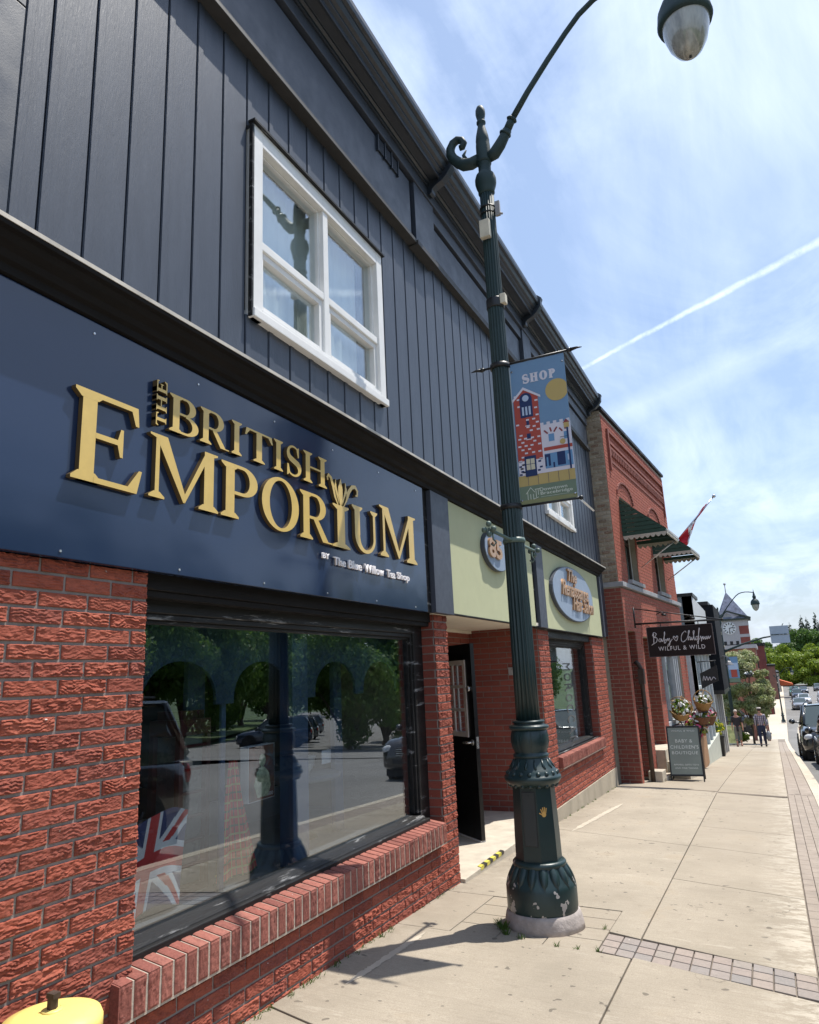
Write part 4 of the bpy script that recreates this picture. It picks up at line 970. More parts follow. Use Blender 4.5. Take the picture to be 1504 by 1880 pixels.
# picture box
pb = empty('picture_box', (-.42, 3.80, -.72), R_(4), 'small box printed with a pale green portrait, standing behind the shop window', 'picture')
mb = MB(); mb.box(-.06, 0, 0, .30, 0, .34); mb.build('box', M['white'], pb)
mb = MB(); mb.box(.0, .002, .005, .295, .005, .335); mb.build('picture_face', mat('portrait_ground', (.16, .05, .03), .6, var=.8, vscale=9, dirt=((.10, .16, .20), 6, .55)), pb)
mb = MB()
pg = mat('portrait_figure', (.50, .56, .36), .7, var=.5, vscale=30)
def flat(pts, x): mb.poly([(x, p[0], p[1]) for p in pts], (.0012, 0, 0))
flat([(.10, .02), (.06, .10), (.09, .17), (.12, .20), (.18, .20), (.23, .16), (.25, .08), (.22, .02)], .0025)
flat(arc(.15, .245, .038, 0, 2*PI, 14)[:-1], .0042)
flat([(.135, .19), (.165, .19), (.165, .22), (.135, .22)], .003)
mb.build('portrait', pg, pb)
put_text('caption', '1000', (.003, .19, .018), (0, 1, 0), (0, 0, 1), .09, .022, .001, M['white'], pb)
# red toy telephone box, table with cups, ornaments
tbx = empty('phone_box_model', (-.62, 3.28, -1.13), label='knee-high red telephone box model with pale panes in the shop window', cat='ornament')
mb = MB(); mb.box(-.12, .12, 0, .26, 0, .04); mb.box(-.12, .12, 0, .26, .86, .95); mb.box(-.09, .09, .03, .23, .95, 1.0)
for y in (0, .225): mb.box(-.12, -.085, y, y+.035, .04, .86); mb.box(.085, .12, y, y+.035, .04, .86)
for k in range(6): mb.box(.09, .115, .035, .225, .14+k*.13, .155+k*.13)
mb.build('frame', mat('phone_box_red', (.07, .012, .012), .5), tbx)
mb = MB(); mb.box(-.08, .085, .03, .23, .05, .85); mb.build('pane', mat('phone_box_pane', (.14, .15, .14), .3), tbx)
tbl = empty('round_table', (-.72, 4.78, -1.13), label='small round display table with cups behind the right window pane', cat='table')
mb = MB(); mb.lathe([(.30, .42), (.32, .43), (.32, .45), (.30, .46)], n=32); mb.build('tabletop', M['interior_grey'], tbl)
mb = MB(); mb.tube([(0, 0, 0), (0, 0, .42)], .025, 10); mb.lathe([(.14, 0), (.13, .02), (.02, .05)], n=16); mb.build('leg', M['black'], tbl)
def cup(x, y, z, r, h, lab, c=(.6, .58, .55)):
    mb = MB(); mb.lathe([(r*.5, 0), (r*.8, h*.3), (r, h*.9), (r*1.05, h), (r*.9, h*.97), (r*.6, h*.3)], (x, y, z), 16)
    mb.tube([(x, y+r*.8, z+h*.3), (x, y+r*1.5, z+h*.4), (x, y+r*1.5, z+h*.8), (x, y+r*.9, z+h*.85)], r*.1, 6)
    o = mb.build('cup', mat('china', c, .25)); tag(o, lab, 'cup')
cup(-.60, 4.70, -.66, .05, .07, 'white china cup on the left of the round display table'); cup(-.75, 4.95, -.66, .065, .10, 'taller white china pot on the right of the round display table')
mb = MB(); mb.box(-.60, -.597, 4.92, 5.06, -.62, -.52); o = mb.build('price_card', M['white']); tag(o, 'small white card leaning by the cups on the round table', 'card')
# vertical lettering in the far window
tr = None
for i, ch in enumerate('MOROCCAN'):
    z = .12-i*.155
    o = put_text('window_letter', ch, (-.172, 11.00, z), (0, 0, -1), (0, 1, 0), .11, .42, .002, mat('thin_lettering', (.10, .10, .10), .6), None); par(o, w2)
mb = MB(); mb.box(-.30, -.285, 9.75, 12.2, .16, .40); par(mb.build('window_valance', mat('grey_lace_board', (.32, .36, .33), .7, var=.4, vscale=8)), w2)
mb = MB(); mb.box(-.30, -.29, 11.55, 12.2, -1.02, .16); par(mb.build('side_curtain', mat('grey_net', (.30, .31, .30), .9)), w2)

# ---------------------------------------------------------------- lamp post
def flute(t, z): return 1-.10*abs(math.sin(8*t))**.6 if .0 < 1 else 1
def build_lamp(loc, label, banner=True):
    L = empty('lamp_post', loc, 0, label, 'lamp post', 'green lamp posts along the pavement')
    gm = M['lamp_green']; z0 = 0
    # heights above the pavement (foot at -1.715)
    h = lambda z: z+1.715
    mb = MB(); mb.lathe([(.278, -.02), (.272, .03), (.262, .075), (.252, .10), (.24, .105)], n=48, rf=lambda t, z: 1+.012*math.sin(3*t)+.008*math.sin(7*t+1)); mb.build('footing', M['cast'], L)
    mb = MB()
    mb.lathe([(.243, .095), (.247, .12), (.247, .25), (.238, .275), (.232, .285), (.219, .315), (.199, .35), (.181, .385), (.175, .40)], n=48)
    for k in range(16):       # acanthus leaves lapping down the shoulder
        a = 2*PI*k/16; ca, sa = math.cos(a), math.sin(a); vs = []
        for i in range(7):
            f = i/6; z = .40-.15*f; r = (.174+.064*f+.012*math.sin(f*PI)+.004); w = .030*math.sin(PI*min(1, f*.75+.25))*(1.0 if f < .75 else 1-(f-.75)*3.2)+.002
            for s, dr in ((-1, -.006), (0, .006), (1, -.006)): vs.append(((r+dr)*ca-s*w*sa, (r+dr)*sa+s*w*ca, z))
        vs += [(v[0]*.94, v[1]*.94, v[2]) for v in vs]
        fs = [(i*3+j, i*3+j+1, i*3+j+4, i*3+j+3) for i in range(6) for j in range(2)]
        fs += [(i*3, i*3+3, i*3+24, i*3+21) for i in range(6)]+[(i*3+2, i*3+23, i*3+26, i*3+5) for i in range(6)]+[(18, 19, 40, 39), (19, 20, 41, 40)]
        mb.add(vs, fs, True)
    mb.build('base_skirt', gm, L)
    mb = MB(); mb.lathe([(.180, .375), (.189, .392), (.189, .408), (.176, .422)], n=40)
    octr = lambda r0, r1: None
    oc = [(.164, .41), (.161, .60), (.150, .965)]
    vs = [(r*math.cos(PI/8+k*PI/4), r*math.sin(PI/8+k*PI/4), z) for (r, z) in oc for k in range(8)]
    mb.add(vs, [(i*8+j, i*8+(j+1) % 8, (i+1)*8+(j+1) % 8, (i+1)*8+j) for i in range(2) for j in range(8)]); mb.build('octagonal_pedestal', gm, L, bevel=.004)
    # access door on the face towards the street corner, and the gold hand print
    def face_pt(ang, r0, r1, z, s, out):
        r0, r1 = .1652, .1505   # point on the octagon face whose normal points to ang
        r = (r0+(r1-r0)*(z-.41)/(.965-.41))*math.cos(PI/8)+out
        return Vector((r*math.cos(ang)-s*math.sin(ang), r*math.sin(ang)+s*math.cos(ang), z))
    fa = R_(-90)
    mb = MB(); a = [face_pt(fa, .172, .150, z, s, .0006) for s, z in ((-.049, .526), (.049, .526), (.049, .889), (-.049, .889))]; mb.poly(a, Vector((math.cos(fa), math.sin(fa), 0))*.0012); mb.build('door_gap', M['black'], L)
    mb = MB(); pts = [(-.045, .53), (.045, .53), (.045, .885), (-.045, .885)]
    a = [face_pt(fa, .172, .150, z, s, .001) for s, z in pts]; mb.poly(a, Vector((math.cos(fa), math.sin(fa), 0))*.006)
    a = face_pt(fa, .172, .150, .86, 0, .007); mb.tube([a, a+Vector((math.cos(fa), math.sin(fa), 0))*.004], .006, 8)
    mb.build('access_door', M['black' if False else 'access'], L, bevel=.003)
    if banner:
        fh = R_(-45); mb = MB()
        def hp(s, z): return face_pt(fh, .172, .150, z, s, .0012)
        N = Vector((math.cos(fh), math.sin(fh), 0))*.0012
        def blob(pts, k): mb.poly([hp(p[0]*.028-.012, .745+p[1]*.028)+N*k for p in pts], N)
        blob([(math.cos(2*PI*i/12)*.62, math.sin(2*PI*i/12)*.62-.35) for i in range(12)], 0)
        for i, (x, y, x2, y2) in enumerate(((-.45, 0, -.85, 1.0), (-.15, .15, -.28, 1.35), (.2, .15, .25, 1.4), (.5, 0, .75, 1.15), (-.45, -.4, -1.35, .1))):
            d = Vector((x2-x, y2-y)).normalized(); q = Vector((-d.y, d.x))*.13
            blob([(x+q.x, y+q.y), (x-q.x, y-q.y), (x2-q.x, y2-q.y), (x2+q.x, y2+q.y)], .35*(i+1))
        mb.build('gold_hand_print', mat('gold_hand_paint', (.62, .36, .10), .5), L)
    mb = MB(); mb.lathe([(.150, .915), (.175, .925), (.19, .94), (.202, .955), (.206, .968), (.204, .985), (.190, .99), (.186, 1.005), (.17, 1.03), (.146, 1.055), (.132, 1.085), (.124, 1.10), (.122, 1.115)], n=48)
    for k in range(18):
        a = 2*PI*k/18; mb.ball((.176*math.cos(a), .176*math.sin(a), 1.005), .020, 8, 6, (1, 1, .9)); mb.ball((.168*math.cos(a), .168*math.sin(a), .925), .017, 8, 6)
    for k in range(14):
        a = 2*PI*(k+.5)/14; mb.tube([(.128*math.cos(a), .128*math.sin(a), 1.10), (.139*math.cos(a), .139*math.sin(a), 1.065), (.160*math.cos(a), .160*math.sin(a), 1.035)], [.004, .012, .010], 6)
    mb.build('bell_collar', gm, L)
    mb = MB(); ur = lambda t, z: 1-.06*max(0, 1-abs(((t/(2*PI)*10) % 1)-.5)*-1-1+0) if False else 1-.05*max(0, abs(((t/(2*PI)*10) % 1)-.5)*12-5)
    mb.lathe([(.118, 1.105), (.130, 1.115), (.130, 1.13), (.118, 1.14), (.118, 1.15), (.132, 1.18), (.140, 1.22), (.139, 1.26), (.130, 1.295), (.124, 1.305)], n=120, rf=lambda t, z: ur(t, z) if 1.145 < z < 1.30 else 1)
    mb.lathe([(.126, 1.30), (.146, 1.312), (.149, 1.326), (.136, 1.336), (.112, 1.341), (.110, 1.35), (.120, 1.356), (.118, 1.368), (.09, 1.372)], n=40); mb.build('urn_collar', gm, L)
    mb = MB(); fl = lambda t, z: 1-.13*(1-abs(math.cos(8*t)))**1.2
    mb.lathe([(.0895-.0275*i/10, 1.365+(5.86-1.365)*i/10) for i in range(11)], n=128, rf=fl); mb.build('fluted_shaft', gm, L)
    mb = MB(); mb.lathe([(.06, 5.85), (.073, 5.87), (.073, 5.90), (.085, 5.93), (.094, 5.97), (.094, 6.01), (.082, 6.05), (.062, 6.075), (.056, 6.09), (.056, 6.15), (.060, 6.16), (.064, 6.18)], n=32); mb.build('capital', gm, L)
    mb = MB(); mb.lathe([(.064, 6.17), (.066, 6.2), (.064, 6.36), (.060, 6.40), (.062, 6.41), (.055, 6.47), (.042, 6.53), (.032, 6.575), (.030, 6.585), (.042, 6.60), (.042, 6.615), (.030, 6.63), (.038, 6.66), (.045, 6.70), (.043, 6.74), (.030, 6.775), (.012, 6.79)], n=28); mb.build('finial', gm, L)
    # scroll on the building side
    mb = MB(); p = [(-.05, 0, 6.24), (-.12, 0, 6.225), (-.19, 0, 6.24), (-.245, 0, 6.285), (-.285, 0, 6.335), (-.312, 0, 6.395), (-.312, 0, 6.455), (-.285, 0, 6.505), (-.24, 0, 6.525), (-.198, 0, 6.505), (-.18, 0, 6.465), (-.195, 0, 6.432), (-.222, 0, 6.432)]
    mb.tube(p, [.05, .055, .055, .05, .047, .044, .041, .038, .036, .034, .032, .030, .026], 14); mb.tube([(-.16, 0, 6.27), (-.19, 0, 6.34), (-.16, 0, 6.385)], [.02, .016, .006], 8); mb.build('scroll', gm, L)
    mb = MB(); mb.tube([(.04, 0, 6.22), (.10, 0, 6.24), (.16, 0, 6.31), (.20, 0, 6.37), (.235, 0, 6.43)], [.045, .055, .052, .046, .042], 12); mb.lathe([(.05, -.012), (.056, 0), (.05, .012)], (.215, 0, 6.40), 16, mtx=Matrix.Rotation(R_(32), 4, 'Y'))
    mb.tube([(.235, 0, 6.43), (.29, 0, 6.53)], [.036, .036], 12); mb.lathe([(.04, -.014), (.05, 0), (.04, .014)], (.285, 0, 6.52), 16, mtx=Matrix.Rotation(R_(32), 4, 'Y')); mb.build('arm_socket', gm, L)
    pa = [(.28, 0, 6.51), (.45, 0, 6.74), (.66, 0, 6.99), (.83, 0, 7.18), (.96, 0, 7.31), (1.10, 0, 7.40), (1.24, 0, 7.44), (1.40, 0, 7.455), (1.58, 0, 7.44)]
    mb = MB(); mb.tube(pa, [.028, .026, .025, .024, .024, .024, .023, .023, .023], 12); mb.build('arm', gm, L)
    gx, gz = 1.78, 6.70
    lamp = MB(); lamp.lathe([(.17, .29), (.205, .30), (.215, .33), (.21, .36), (.20, .44), (.165, .52), (.11, .57), (.075, .60), (.07, .64), (.085, .65), (.085, .74), (.06, .76), (.05, .82), (.035, .90), (.02, .95), (.006, 1.08)], (gx, 0, gz-.22), 36)
    lamp.tube([(1.55, 0, 7.44), (gx, 0, 7.40)], .024, 10)
    hd = lamp.build('lamp_head', gm, L)
    mb = MB(); mb.lathe([(.006, -.25), (.05, -.245), (.10, -.20), (.145, -.12), (.170, -.03), (.184, .06), (.190, .10)], (gx, 0, gz+.02), 40); mb.build('globe', M['lens'], L)
    mb = MB(); mb.ball((gx, 0, gz-.236), .012, 10, 6); mb.build('globe_knob', M['black'], L)
    # hanging basket arms running along the street
    mb = MB(); zb = h(1.01)
    mb.tube([(0, -.58, zb), (0, .55, zb)], .013, 8)
    for s in (-.58, .55):
        for (dx, dy, dz) in ((.035, 0, 0), (-.035, 0, 0), (0, 0, .04), (0, 0, -.035)): mb.ball((dx, s, zb+dz), .022, 8, 6)
        mb.tube([(0, s*.86, zb-.01), (0, s*.86, zb-.06), (.02, s*.86, zb-.085), (0, s*.86, zb-.11), (-.02, s*.86, zb-.09)], .007, 6)
    mb.lathe([(.085, -.02), (.09, 0), (.085, .02)], (0, 0, zb), 24); mb.build('basket_arm', mat('grey_green_arm', (.10, .15, .13), .5), L)
    # straps and boxes
    for z in (3.93, 3.99): mb = MB(); mb.lathe([(.071, h(z)), (.073, h(z)+.006), (.071, h(z)+.012)], n=24); mb.build('strap', M['black'], L)
    mb = MB(); mb.lathe([(.074, h(3.02)), (.077, h(3.03)), (.077, h(3.10)), (.074, h(3.11))], n=24); mb.build('strap', M['black'], L)
    for bxs in ((-.055, .035, -.115, -.065, h(3.66), h(3.83)), (.055, .105, -.05, .01, h(3.04), h(3.13))): mb = MB(); mb.box(*bxs); mb.build('junction_box', mat('yellowed_plastic_box', (.62, .56, .44), .6, var=.2), L, bevel=.006)
    mb = MB(); mb.box(.07, .11, -.015, .012, h(3.90), h(4.04)); mb.tube([(.09, 0, h(3.93)), (.13, -.01, h(3.90))], .01, 6); mb.build('clamp', mat('dull_clamp_metal', (.35, .33, .32), .6, metal=.3), L)
    return L
M['access'] = mat('access_door_paint', (.028, .036, .038), .45, var=.1)
LX, LY = .955, 5.335
lamp1 = build_lamp((LX, LY, -1.712), 'tall dark green fluted lamp post with chipped paint at its foot, in the foreground')
# ---------------------------------------------------------------- street banner
def col(n, c): return mat('banner_'+n, c, .75, var=.03)
BX0, BX1, BZ0, BZ1 = 1.035, 1.487, 1.285, 2.492
bw, bh = BX1-BX0, BZ1-BZ0
ban = empty('street_banner', (1.035, LY, 1.285), label='blue SHOP banner with red clock tower picture, hung from the nearest lamp post', cat='banner')
def bar_end(mb, x, z, d):
    mb.tube([(x, 0, z), (x+d*.03, 0, z)], [.014, .02], 10); mb.tube([(x+d*.03, 0, z), (x+d*.08, 0, z+.005), (x+d*.12, 0, z)], [.016, .010, .003], 8)
mb = MB(); mb.tube([(-.23, 0, bh+.012), (bw+.05, 0, bh+.012)], .010, 8)
bar_end(mb, -.22, bh+.012, -1); bar_end(mb, bw+.03, bh+.012, 1); mb.ball((-.02, 0, bh+.012), .022)
mb.lathe([(.085, -.02), (.086, 0), (.085, .02)], (-.08, 0, bh), 20); mb.build('banner_arm', M['black'], ban)
mb = MB(); mb.tube([(-.08, 0, .0), (bw+.02, 0, .0)], .010, 8); mb.ball((bw+.025, 0, 0), .018); mb.ball((-.02, 0, 0), .022)
mb.lathe([(.0875, -.02), (.089, 0), (.0875, .02)], (-.08, 0, 0), 20); mb.build('banner_arm', M['black'], ban)
NX, NZ = 12, 30
def bend(u, v): return .008*math.sin(u*PI*1.0)*(1-v)+.014*(1-v)**3*math.sin(u*2.4)
cl_ = MB(); vs = []
for s in (0, .003):
    for j in range(NZ+1):
        for i in range(NX+1): u, v = i/NX, j/NZ; vs.append((u*bw, s, v*bh))
n1_ = (NX+1)*(NZ+1); fs = []
for j in range(NZ):
    for i in range(NX): a = j*(NX+1)+i; fs += [(a, a+1, a+NX+2, a+NX+1), (n1_+a, n1_+a+NX+1, n1_+a+NX+2, n1_+a+1)]
for j in range(NZ): a = j*(NX+1); fs += [(a, a+NX+1, n1_+a+NX+1, n1_+a), (a+NX, n1_+a+NX, n1_+a+2*NX+1, a+2*NX+1)]
for i in range(NX): a = i; b = NZ*(NX+1)+i; fs += [(a, n1_+a, n1_+a+1, a+1), (b, b+1, n1_+b+1, n1_+b)]
cl_.add(vs, fs); cl_.build('banner_cloth', col('blue', (.165, .29, .46)), ban)
mb = MB(); mb.box(-.014, -.001, -.004, .006, 0, bh); mb.build('pole_sleeve', col('sleeve', (.42, .48, .52)), ban)
layer = {}
def art(c, pts, k):           # pts in (u, v from the top)
    mb = layer.setdefault((c, 0), MB()); y = -.0008*(k+1)
    mb.poly([(u*bw, y, (1-v)*bh) for u, v in pts], (0, -.0007, 0))
def ar(c, u0, u1, v0, v1, k): art(c, [(u0, v0), (u1, v0), (u1, v1), (u0, v1)], k)
wht = 'white'; asp = bw/bh
ar('green', 0, 1, .872, .965, 0); ar('olive', 0, 1, .965, 1, 0)
cs = [(.82+.205*math.cos(t), .247+.205*asp*math.sin(t)) for t in [2*PI*i/40 for i in range(40)]]
art('sun', [(min(u, 1.0), v) for u, v in cs if u <= 1.0 or True], 1)
ar('sand', 0, 1, .80, .872, 1)
ar(wht, .46, 1, .475, .80, 2)
for i in range(5): ar(wht, .47+i*.115, .53+i*.115, .458, .476, 2)
art('red', [(.02, .25), (.23, .195), (.47, .25), (.47, .80), (.02, .80)], 3)
art(wht, [(.0, .262), (.215, .183), (.52, .262), (.52, .278), (.215, .203), (.0, .282)], 6)
random.seed(3)
for r in range(22):
    v = .235+r*.0255
    for i in range(4):
        u = .04+i*.12+(.05 if r % 2 else 0)+random.uniform(-.015, .015)
        if random.random() < .72 and u < .42 and not (.13 < u+.03 < .38 and (v < .39 or v > .66)): ar(wht, max(u, .025), min(u+.055, .465), v, v+.011, 4)
ar(wht, .02, .47, .70, .80, 4)
for i in range(10): ar('navy', .04+random.random()*.36, 0, 0, 0, 5) if False else None
for (u, v) in ((.03, .73), (.06, .765), (.03, .785), (.38, .71), (.40, .75), (.36, .77)): ar('navy', u, u+.05, v, v+.012, 5)
art('navy', [(.13, .40), (.13, .27)]+[(.245+.115*math.cos(PI-PI*i/10), .27-.115*asp*math.sin(PI*i/10)) for i in range(11)]+[(.36, .40)], 5)
art('pale', [(.245+.06*math.cos(2*PI*i/16), .265+.06*asp*math.sin(2*PI*i/16)) for i in range(16)], 6)
for i in range(3): ar('pale', .165+i*.062, .20+i*.062, .325, .385, 6)
ar('navy', .225, .275, .425, .455, 5); ar('navy', .215, .285, .515, .55, 5); ar(wht, .20, .29, .457, .463, 5); ar(wht, .20, .30, .553, .559, 5)
ar('navy', .135, .345, .67, .81, 6); ar('cream', .165, .315, .69, .765, 7); ar('navy', .235, .245, .69, .765, 8); ar('navy', .165, .315, .725, .728, 8)
for (a, b) in ((.60, .70), (.87, .94)): ar('lblue', a, b, .545, .595, 4)
for (a, b, c, d) in ((.53, .515, .59, .54), (.635, .50, .655, .53), (.76, .505, .70, .535), (.80, .515, .85, .54), (.895, .50, .905, .53)):
    dx, dy = c-a, (d-b)/asp; l = math.hypot(dx, dy); px, py = -dy/l*.014, dx/l*.014*asp; art('maroon', [(a+px, b+py), (a-px, b-py), (c-px, d-py), (c+px, d+py)], 4)
ar('red', .50, 1, .632, .655, 4); ar('lblue', .50, .99, .675, .775, 4); ar('navy', .50, .60, .68, .76, 5); ar('navy', .72, .86, .675, .765, 5); ar('lblue', .53, .56, .70, .775, 6); ar('navy', .64, .67, .74, .775, 5); ar('pale', .90, .95, .70, .74, 5)
for i in range(5): ar('navy', .17+i*.18, .176+i*.18, .802, .87, 3)
ar('navy', .925, .955, .52, .80, 7); ar('sun', .885, .975, .487, .52, 8); art('maroon', [(.87, .487), (.93, .462), (.99, .487)], 7); ar('navy', .80, .95, .578, .581, 7); art('sand', [(.84+.05*math.cos(2*PI*i/12), .61+.05*asp*math.sin(2*PI*i/12)) for i in range(12)], 7)
COL = dict(green=(.17, .23, .165), olive=(.25, .26, .13), sun=(.52, .39, .15), sand=(.50, .38, .15), white=(.68, .66, .74), red=(.42, .075, .055), navy=(.015, .035, .12), pale=(.45, .55, .72), cream=(.62, .58, .44), lblue=(.14, .30, .52), maroon=(.25, .05, .06))
for (c, _), m_ in layer.items(): m_.build('printed_art', col(c, COL[c]), ban)
# SHOP, slab letters; town lettering below
x = .215*bw
for ch, w_ in (('S', .118), ('H', .155), ('O', .145), ('P', .125)):
    P, gw = glyph(ch, .30, .15); mb = MB(); letter_mesh(mb, P, gw, (x, -.0012, (1-.158)*bh), (1, 0, 0), (0, 0, 1), w_*bw, .064*bh, .0015)
    mb.build('letter', col('white', COL['white']), ban); x += (w_+.022)*bw
cr = col('lettercream', (.70, .74, .66))
put_text('lettering', 'Downtown', (.36*bw, -.003, (1-.918)*bh), (1, 0, 0), (0, 0, 1), .48*bw, .022*bh, .001, cr, ban)
put_text('lettering', 'Bracebridge', (.37*bw, -.003, (1-.950)*bh), (1, 0, 0), (0, 0, 1), .56*bw, .027*bh, .001, cr, ban)
mb = MB()
def ln(pts, w=.0022): 
    for a, b in zip(pts[:-1], pts[1:]):
        mb.tube([(a[0]*bw, -.0025, (1-a[1])*bh), (b[0]*bw, -.0025, (1-b[1])*bh)], w, 4, smooth=False)
ln([(.11, .925), (.20, .885), (.27, .92)]); ln([(.14, .915), (.14, .965)]); ln([(.19, .93), (.19, .965)]); ln([(.27, .90), (.36, .90)]); ln([(.29, .90), (.29, .955)]); ln([(.33, .90), (.33, .94)]); ln([(.24, .93), (.24, .965), (.33, .955)]); ln([(.37, .957), (.86, .957)], .001)
mb.build('town_emblem', cr, ban)
mb = MB()
for (u, v) in ((.03, .055), (.965, .055), (.03, .965), (.965, .965)): mb.lathe([(.006, -.002), (.010, 0), (.006, .002)], (u*bw, -.004, (1-v)*bh), 12, mtx=Matrix.Rotation(PI/2, 4, 'X'))
mb.build('grommet', M['chrome'], ban)

# ---------------------------------------------------------------- yellow bollard
bo = empty('bollard', (.30, 1.875, G(.3, 1.9)), label='yellow painted steel bollard with a dark bolt on its domed cap', cat='bollard')
hz_ = -1.035-G(.3, 1.9)
mb = MB(); mb.lathe([(.158, 0), (.158, hz_-.06), (.160, hz_-.058), (.160, hz_-.03), (.152, hz_-.012), (.11, hz_+.002), (.04, hz_+.008), (.004, hz_+.009)], n=48); mb.build('post', M['yellow'], bo)
mb = MB(); mb.lathe([(.034, hz_+.004), (.034, hz_+.012), (.026, hz_+.014)], n=20); mb.build('washer', M['yellow'], bo)
mb = MB(); mb.lathe([(.017, hz_+.01), (.017, hz_+.05), (.012, hz_+.052)], n=6, smooth=False); mb.box(-.016, .02, -.014, .014, hz_+.046, hz_+.062); mb.build('bolt', mat('rusty_bolt', (.05, .03, .02), .8, var=.5, vscale=50), bo)

# hazard tape on the entry step
mb = MB(); mk = MB()
n = 8
for i in range(n):
    a, b = 6.50+i*.08, 6.50+(i+1)*.08; s = .025
    t_ = mb if i % 2 == 0 else mk
    t_.poly([(.048, a, -1.6815), (.048, b, -1.6815), (.006, b+s, -1.6815), (.006, a+s, -1.6815)], (0, 0, .0025)); t_.poly([(.0505, a-.01, -1.705), (.0505, b-.01, -1.705), (.0505, b, -1.682), (.0505, a, -1.682)], (.002, 0, 0))
hzt = empty('hazard_tape', (0, 6.8, -1.685), label='yellow and black striped tape on the edge of the entry step', cat='tape'); bpy.context.view_layer.update()
par(mb.build('yellow_stripe', mat('tape_yellow', (.60, .52, .08), .6, var=.25, vscale=20)), hzt); par(mk.build('black_stripe', mat('tape_black', (.04, .035, .03), .5)), hzt)
# ---------------------------------------------------------------- red brick building next door (built in its own frame: y along its front)
RA = R_(3.9)
red = empty('brick_building', (.30, 13.9, 0), -RA, 'two-storey red brick building with corbelled parapet and two green awnings', 'building')
def RT(x, y, z=0):      # local to world
    return Vector((.30+x*math.cos(RA)+y*math.sin(RA), 13.9-x*math.sin(RA)+y*math.cos(RA), z))
def rb(name, rects, x=0, m='brick_red', nax=(1, 0, 0), uax=(0, 1, 0), org=None, d=.006, amp=0, nu=2, nv=1):
    return bricks(name, rects, org or (x, 0, 0), uax, nax, M[m], red, nu=nu, nv=nv, amp=amp, depth=d)
BL, BH = .215, .0735
up_holes = [(.84, 1.86, 1.72, 3.45), (3.78, 4.82, 1.72, 3.45)]
rb('brick_wall', bond(0, 6.25, 1.62, 5.02, BL, BH, .010, 1.62, up_holes))
lo_holes = [(.14, .78, -3, .70), (1.35, 2.50, -3, .62), (3.0, 5.35, -1.30, .33)]
rb('brick_wall', bond(0, 6.25, -2.02, 1.50, BL, BH, .010, 1.50, lo_holes), .03)
# near side wall, patched above and sound brick below
rb('side_wall', bond(-.34, -.006, 1.62, 5.08, BL*.8, BH*1.05, .022, 1.62), m='stone_old', uax=(1, 0, 0), nax=(0, -1, 0), org=(0, 0, 0), d=.009, amp=.012, nu=8, nv=4)
rb('side_wall', bond(-.37, -.006, -2.1, 1.50, BL, BH, .012, 1.50), m='brick_plain', uax=(1, 0, 0), nax=(0, -1, 0), org=(.03, -.001, 0))
mb = MB()
ring_boxes(mb, -.35, 0, .0, 6.25, 1.5, 5.05, [(.84, 1.86, 1.72, 3.45), (3.78, 4.82, 1.72, 3.45)])
for (a, b, c) in ((0, .14, 1.5), (.78, 1.35, 1.5), (2.5, 3.0, 1.5), (5.35, 6.25, 1.5)): mb.box(-.5, .03, a, b, -2.04, c)
mb.box(-.5, .03, .14, .78, .70, 1.5); mb.box(-.5, .03, 1.35, 2.5, .62, 1.5); mb.box(-.5, .03, 3.0, 5.35, .33, 1.5); mb.box(-.5, .03, 3.0, 5.35, -2.1, -1.30)
mb.build('mortar_backing', M['mortar_old'], red)
# corbelled panel: stepped courses and a row of small brick dentils under the parapet
cr_ = []
for k in range(9):
    z = 3.99+k*BH; st = (0, 0, 0, .012, .012, .022, .022, .03, .03)[k]
dn = [(.42+i*.145, .42+i*.145+.065, 4.24, 4.37) for i in range(38)]
mb = MB()
for (a, b, c, d) in dn: mb.box(-.02, .042, a, b, c, d)
for (z, x) in ((4.10, .022), (4.37, .045), (4.50, .034), (4.72, .05)): mb.box(-.02, x, .39, 5.89, z, z+.055)
mb.box(-.02, .05, .30, .385, 3.9, 4.775); mb.box(-.02, .05, 5.895, 5.98, 3.9, 4.775)
mb.build('corbel_course', mat('corbel_brick', (.24, .075, .055), .85, bump=.4, var=.3, vscale=9), red)
mb = MB(); mb.box(-.36, .05, -.03, 6.28, 5.08, 5.15); mb.box(-.30, .02, 0, 6.25, 5.15, 5.19); mb.build('parapet_cap', M['frame_black'], red, bevel=.006)
mb = MB(); mb.box(-.36, .09, -.02, 6.27, 1.52, 1.615); mb.build('string_course', M['stone_trim'], red, bevel=.008)
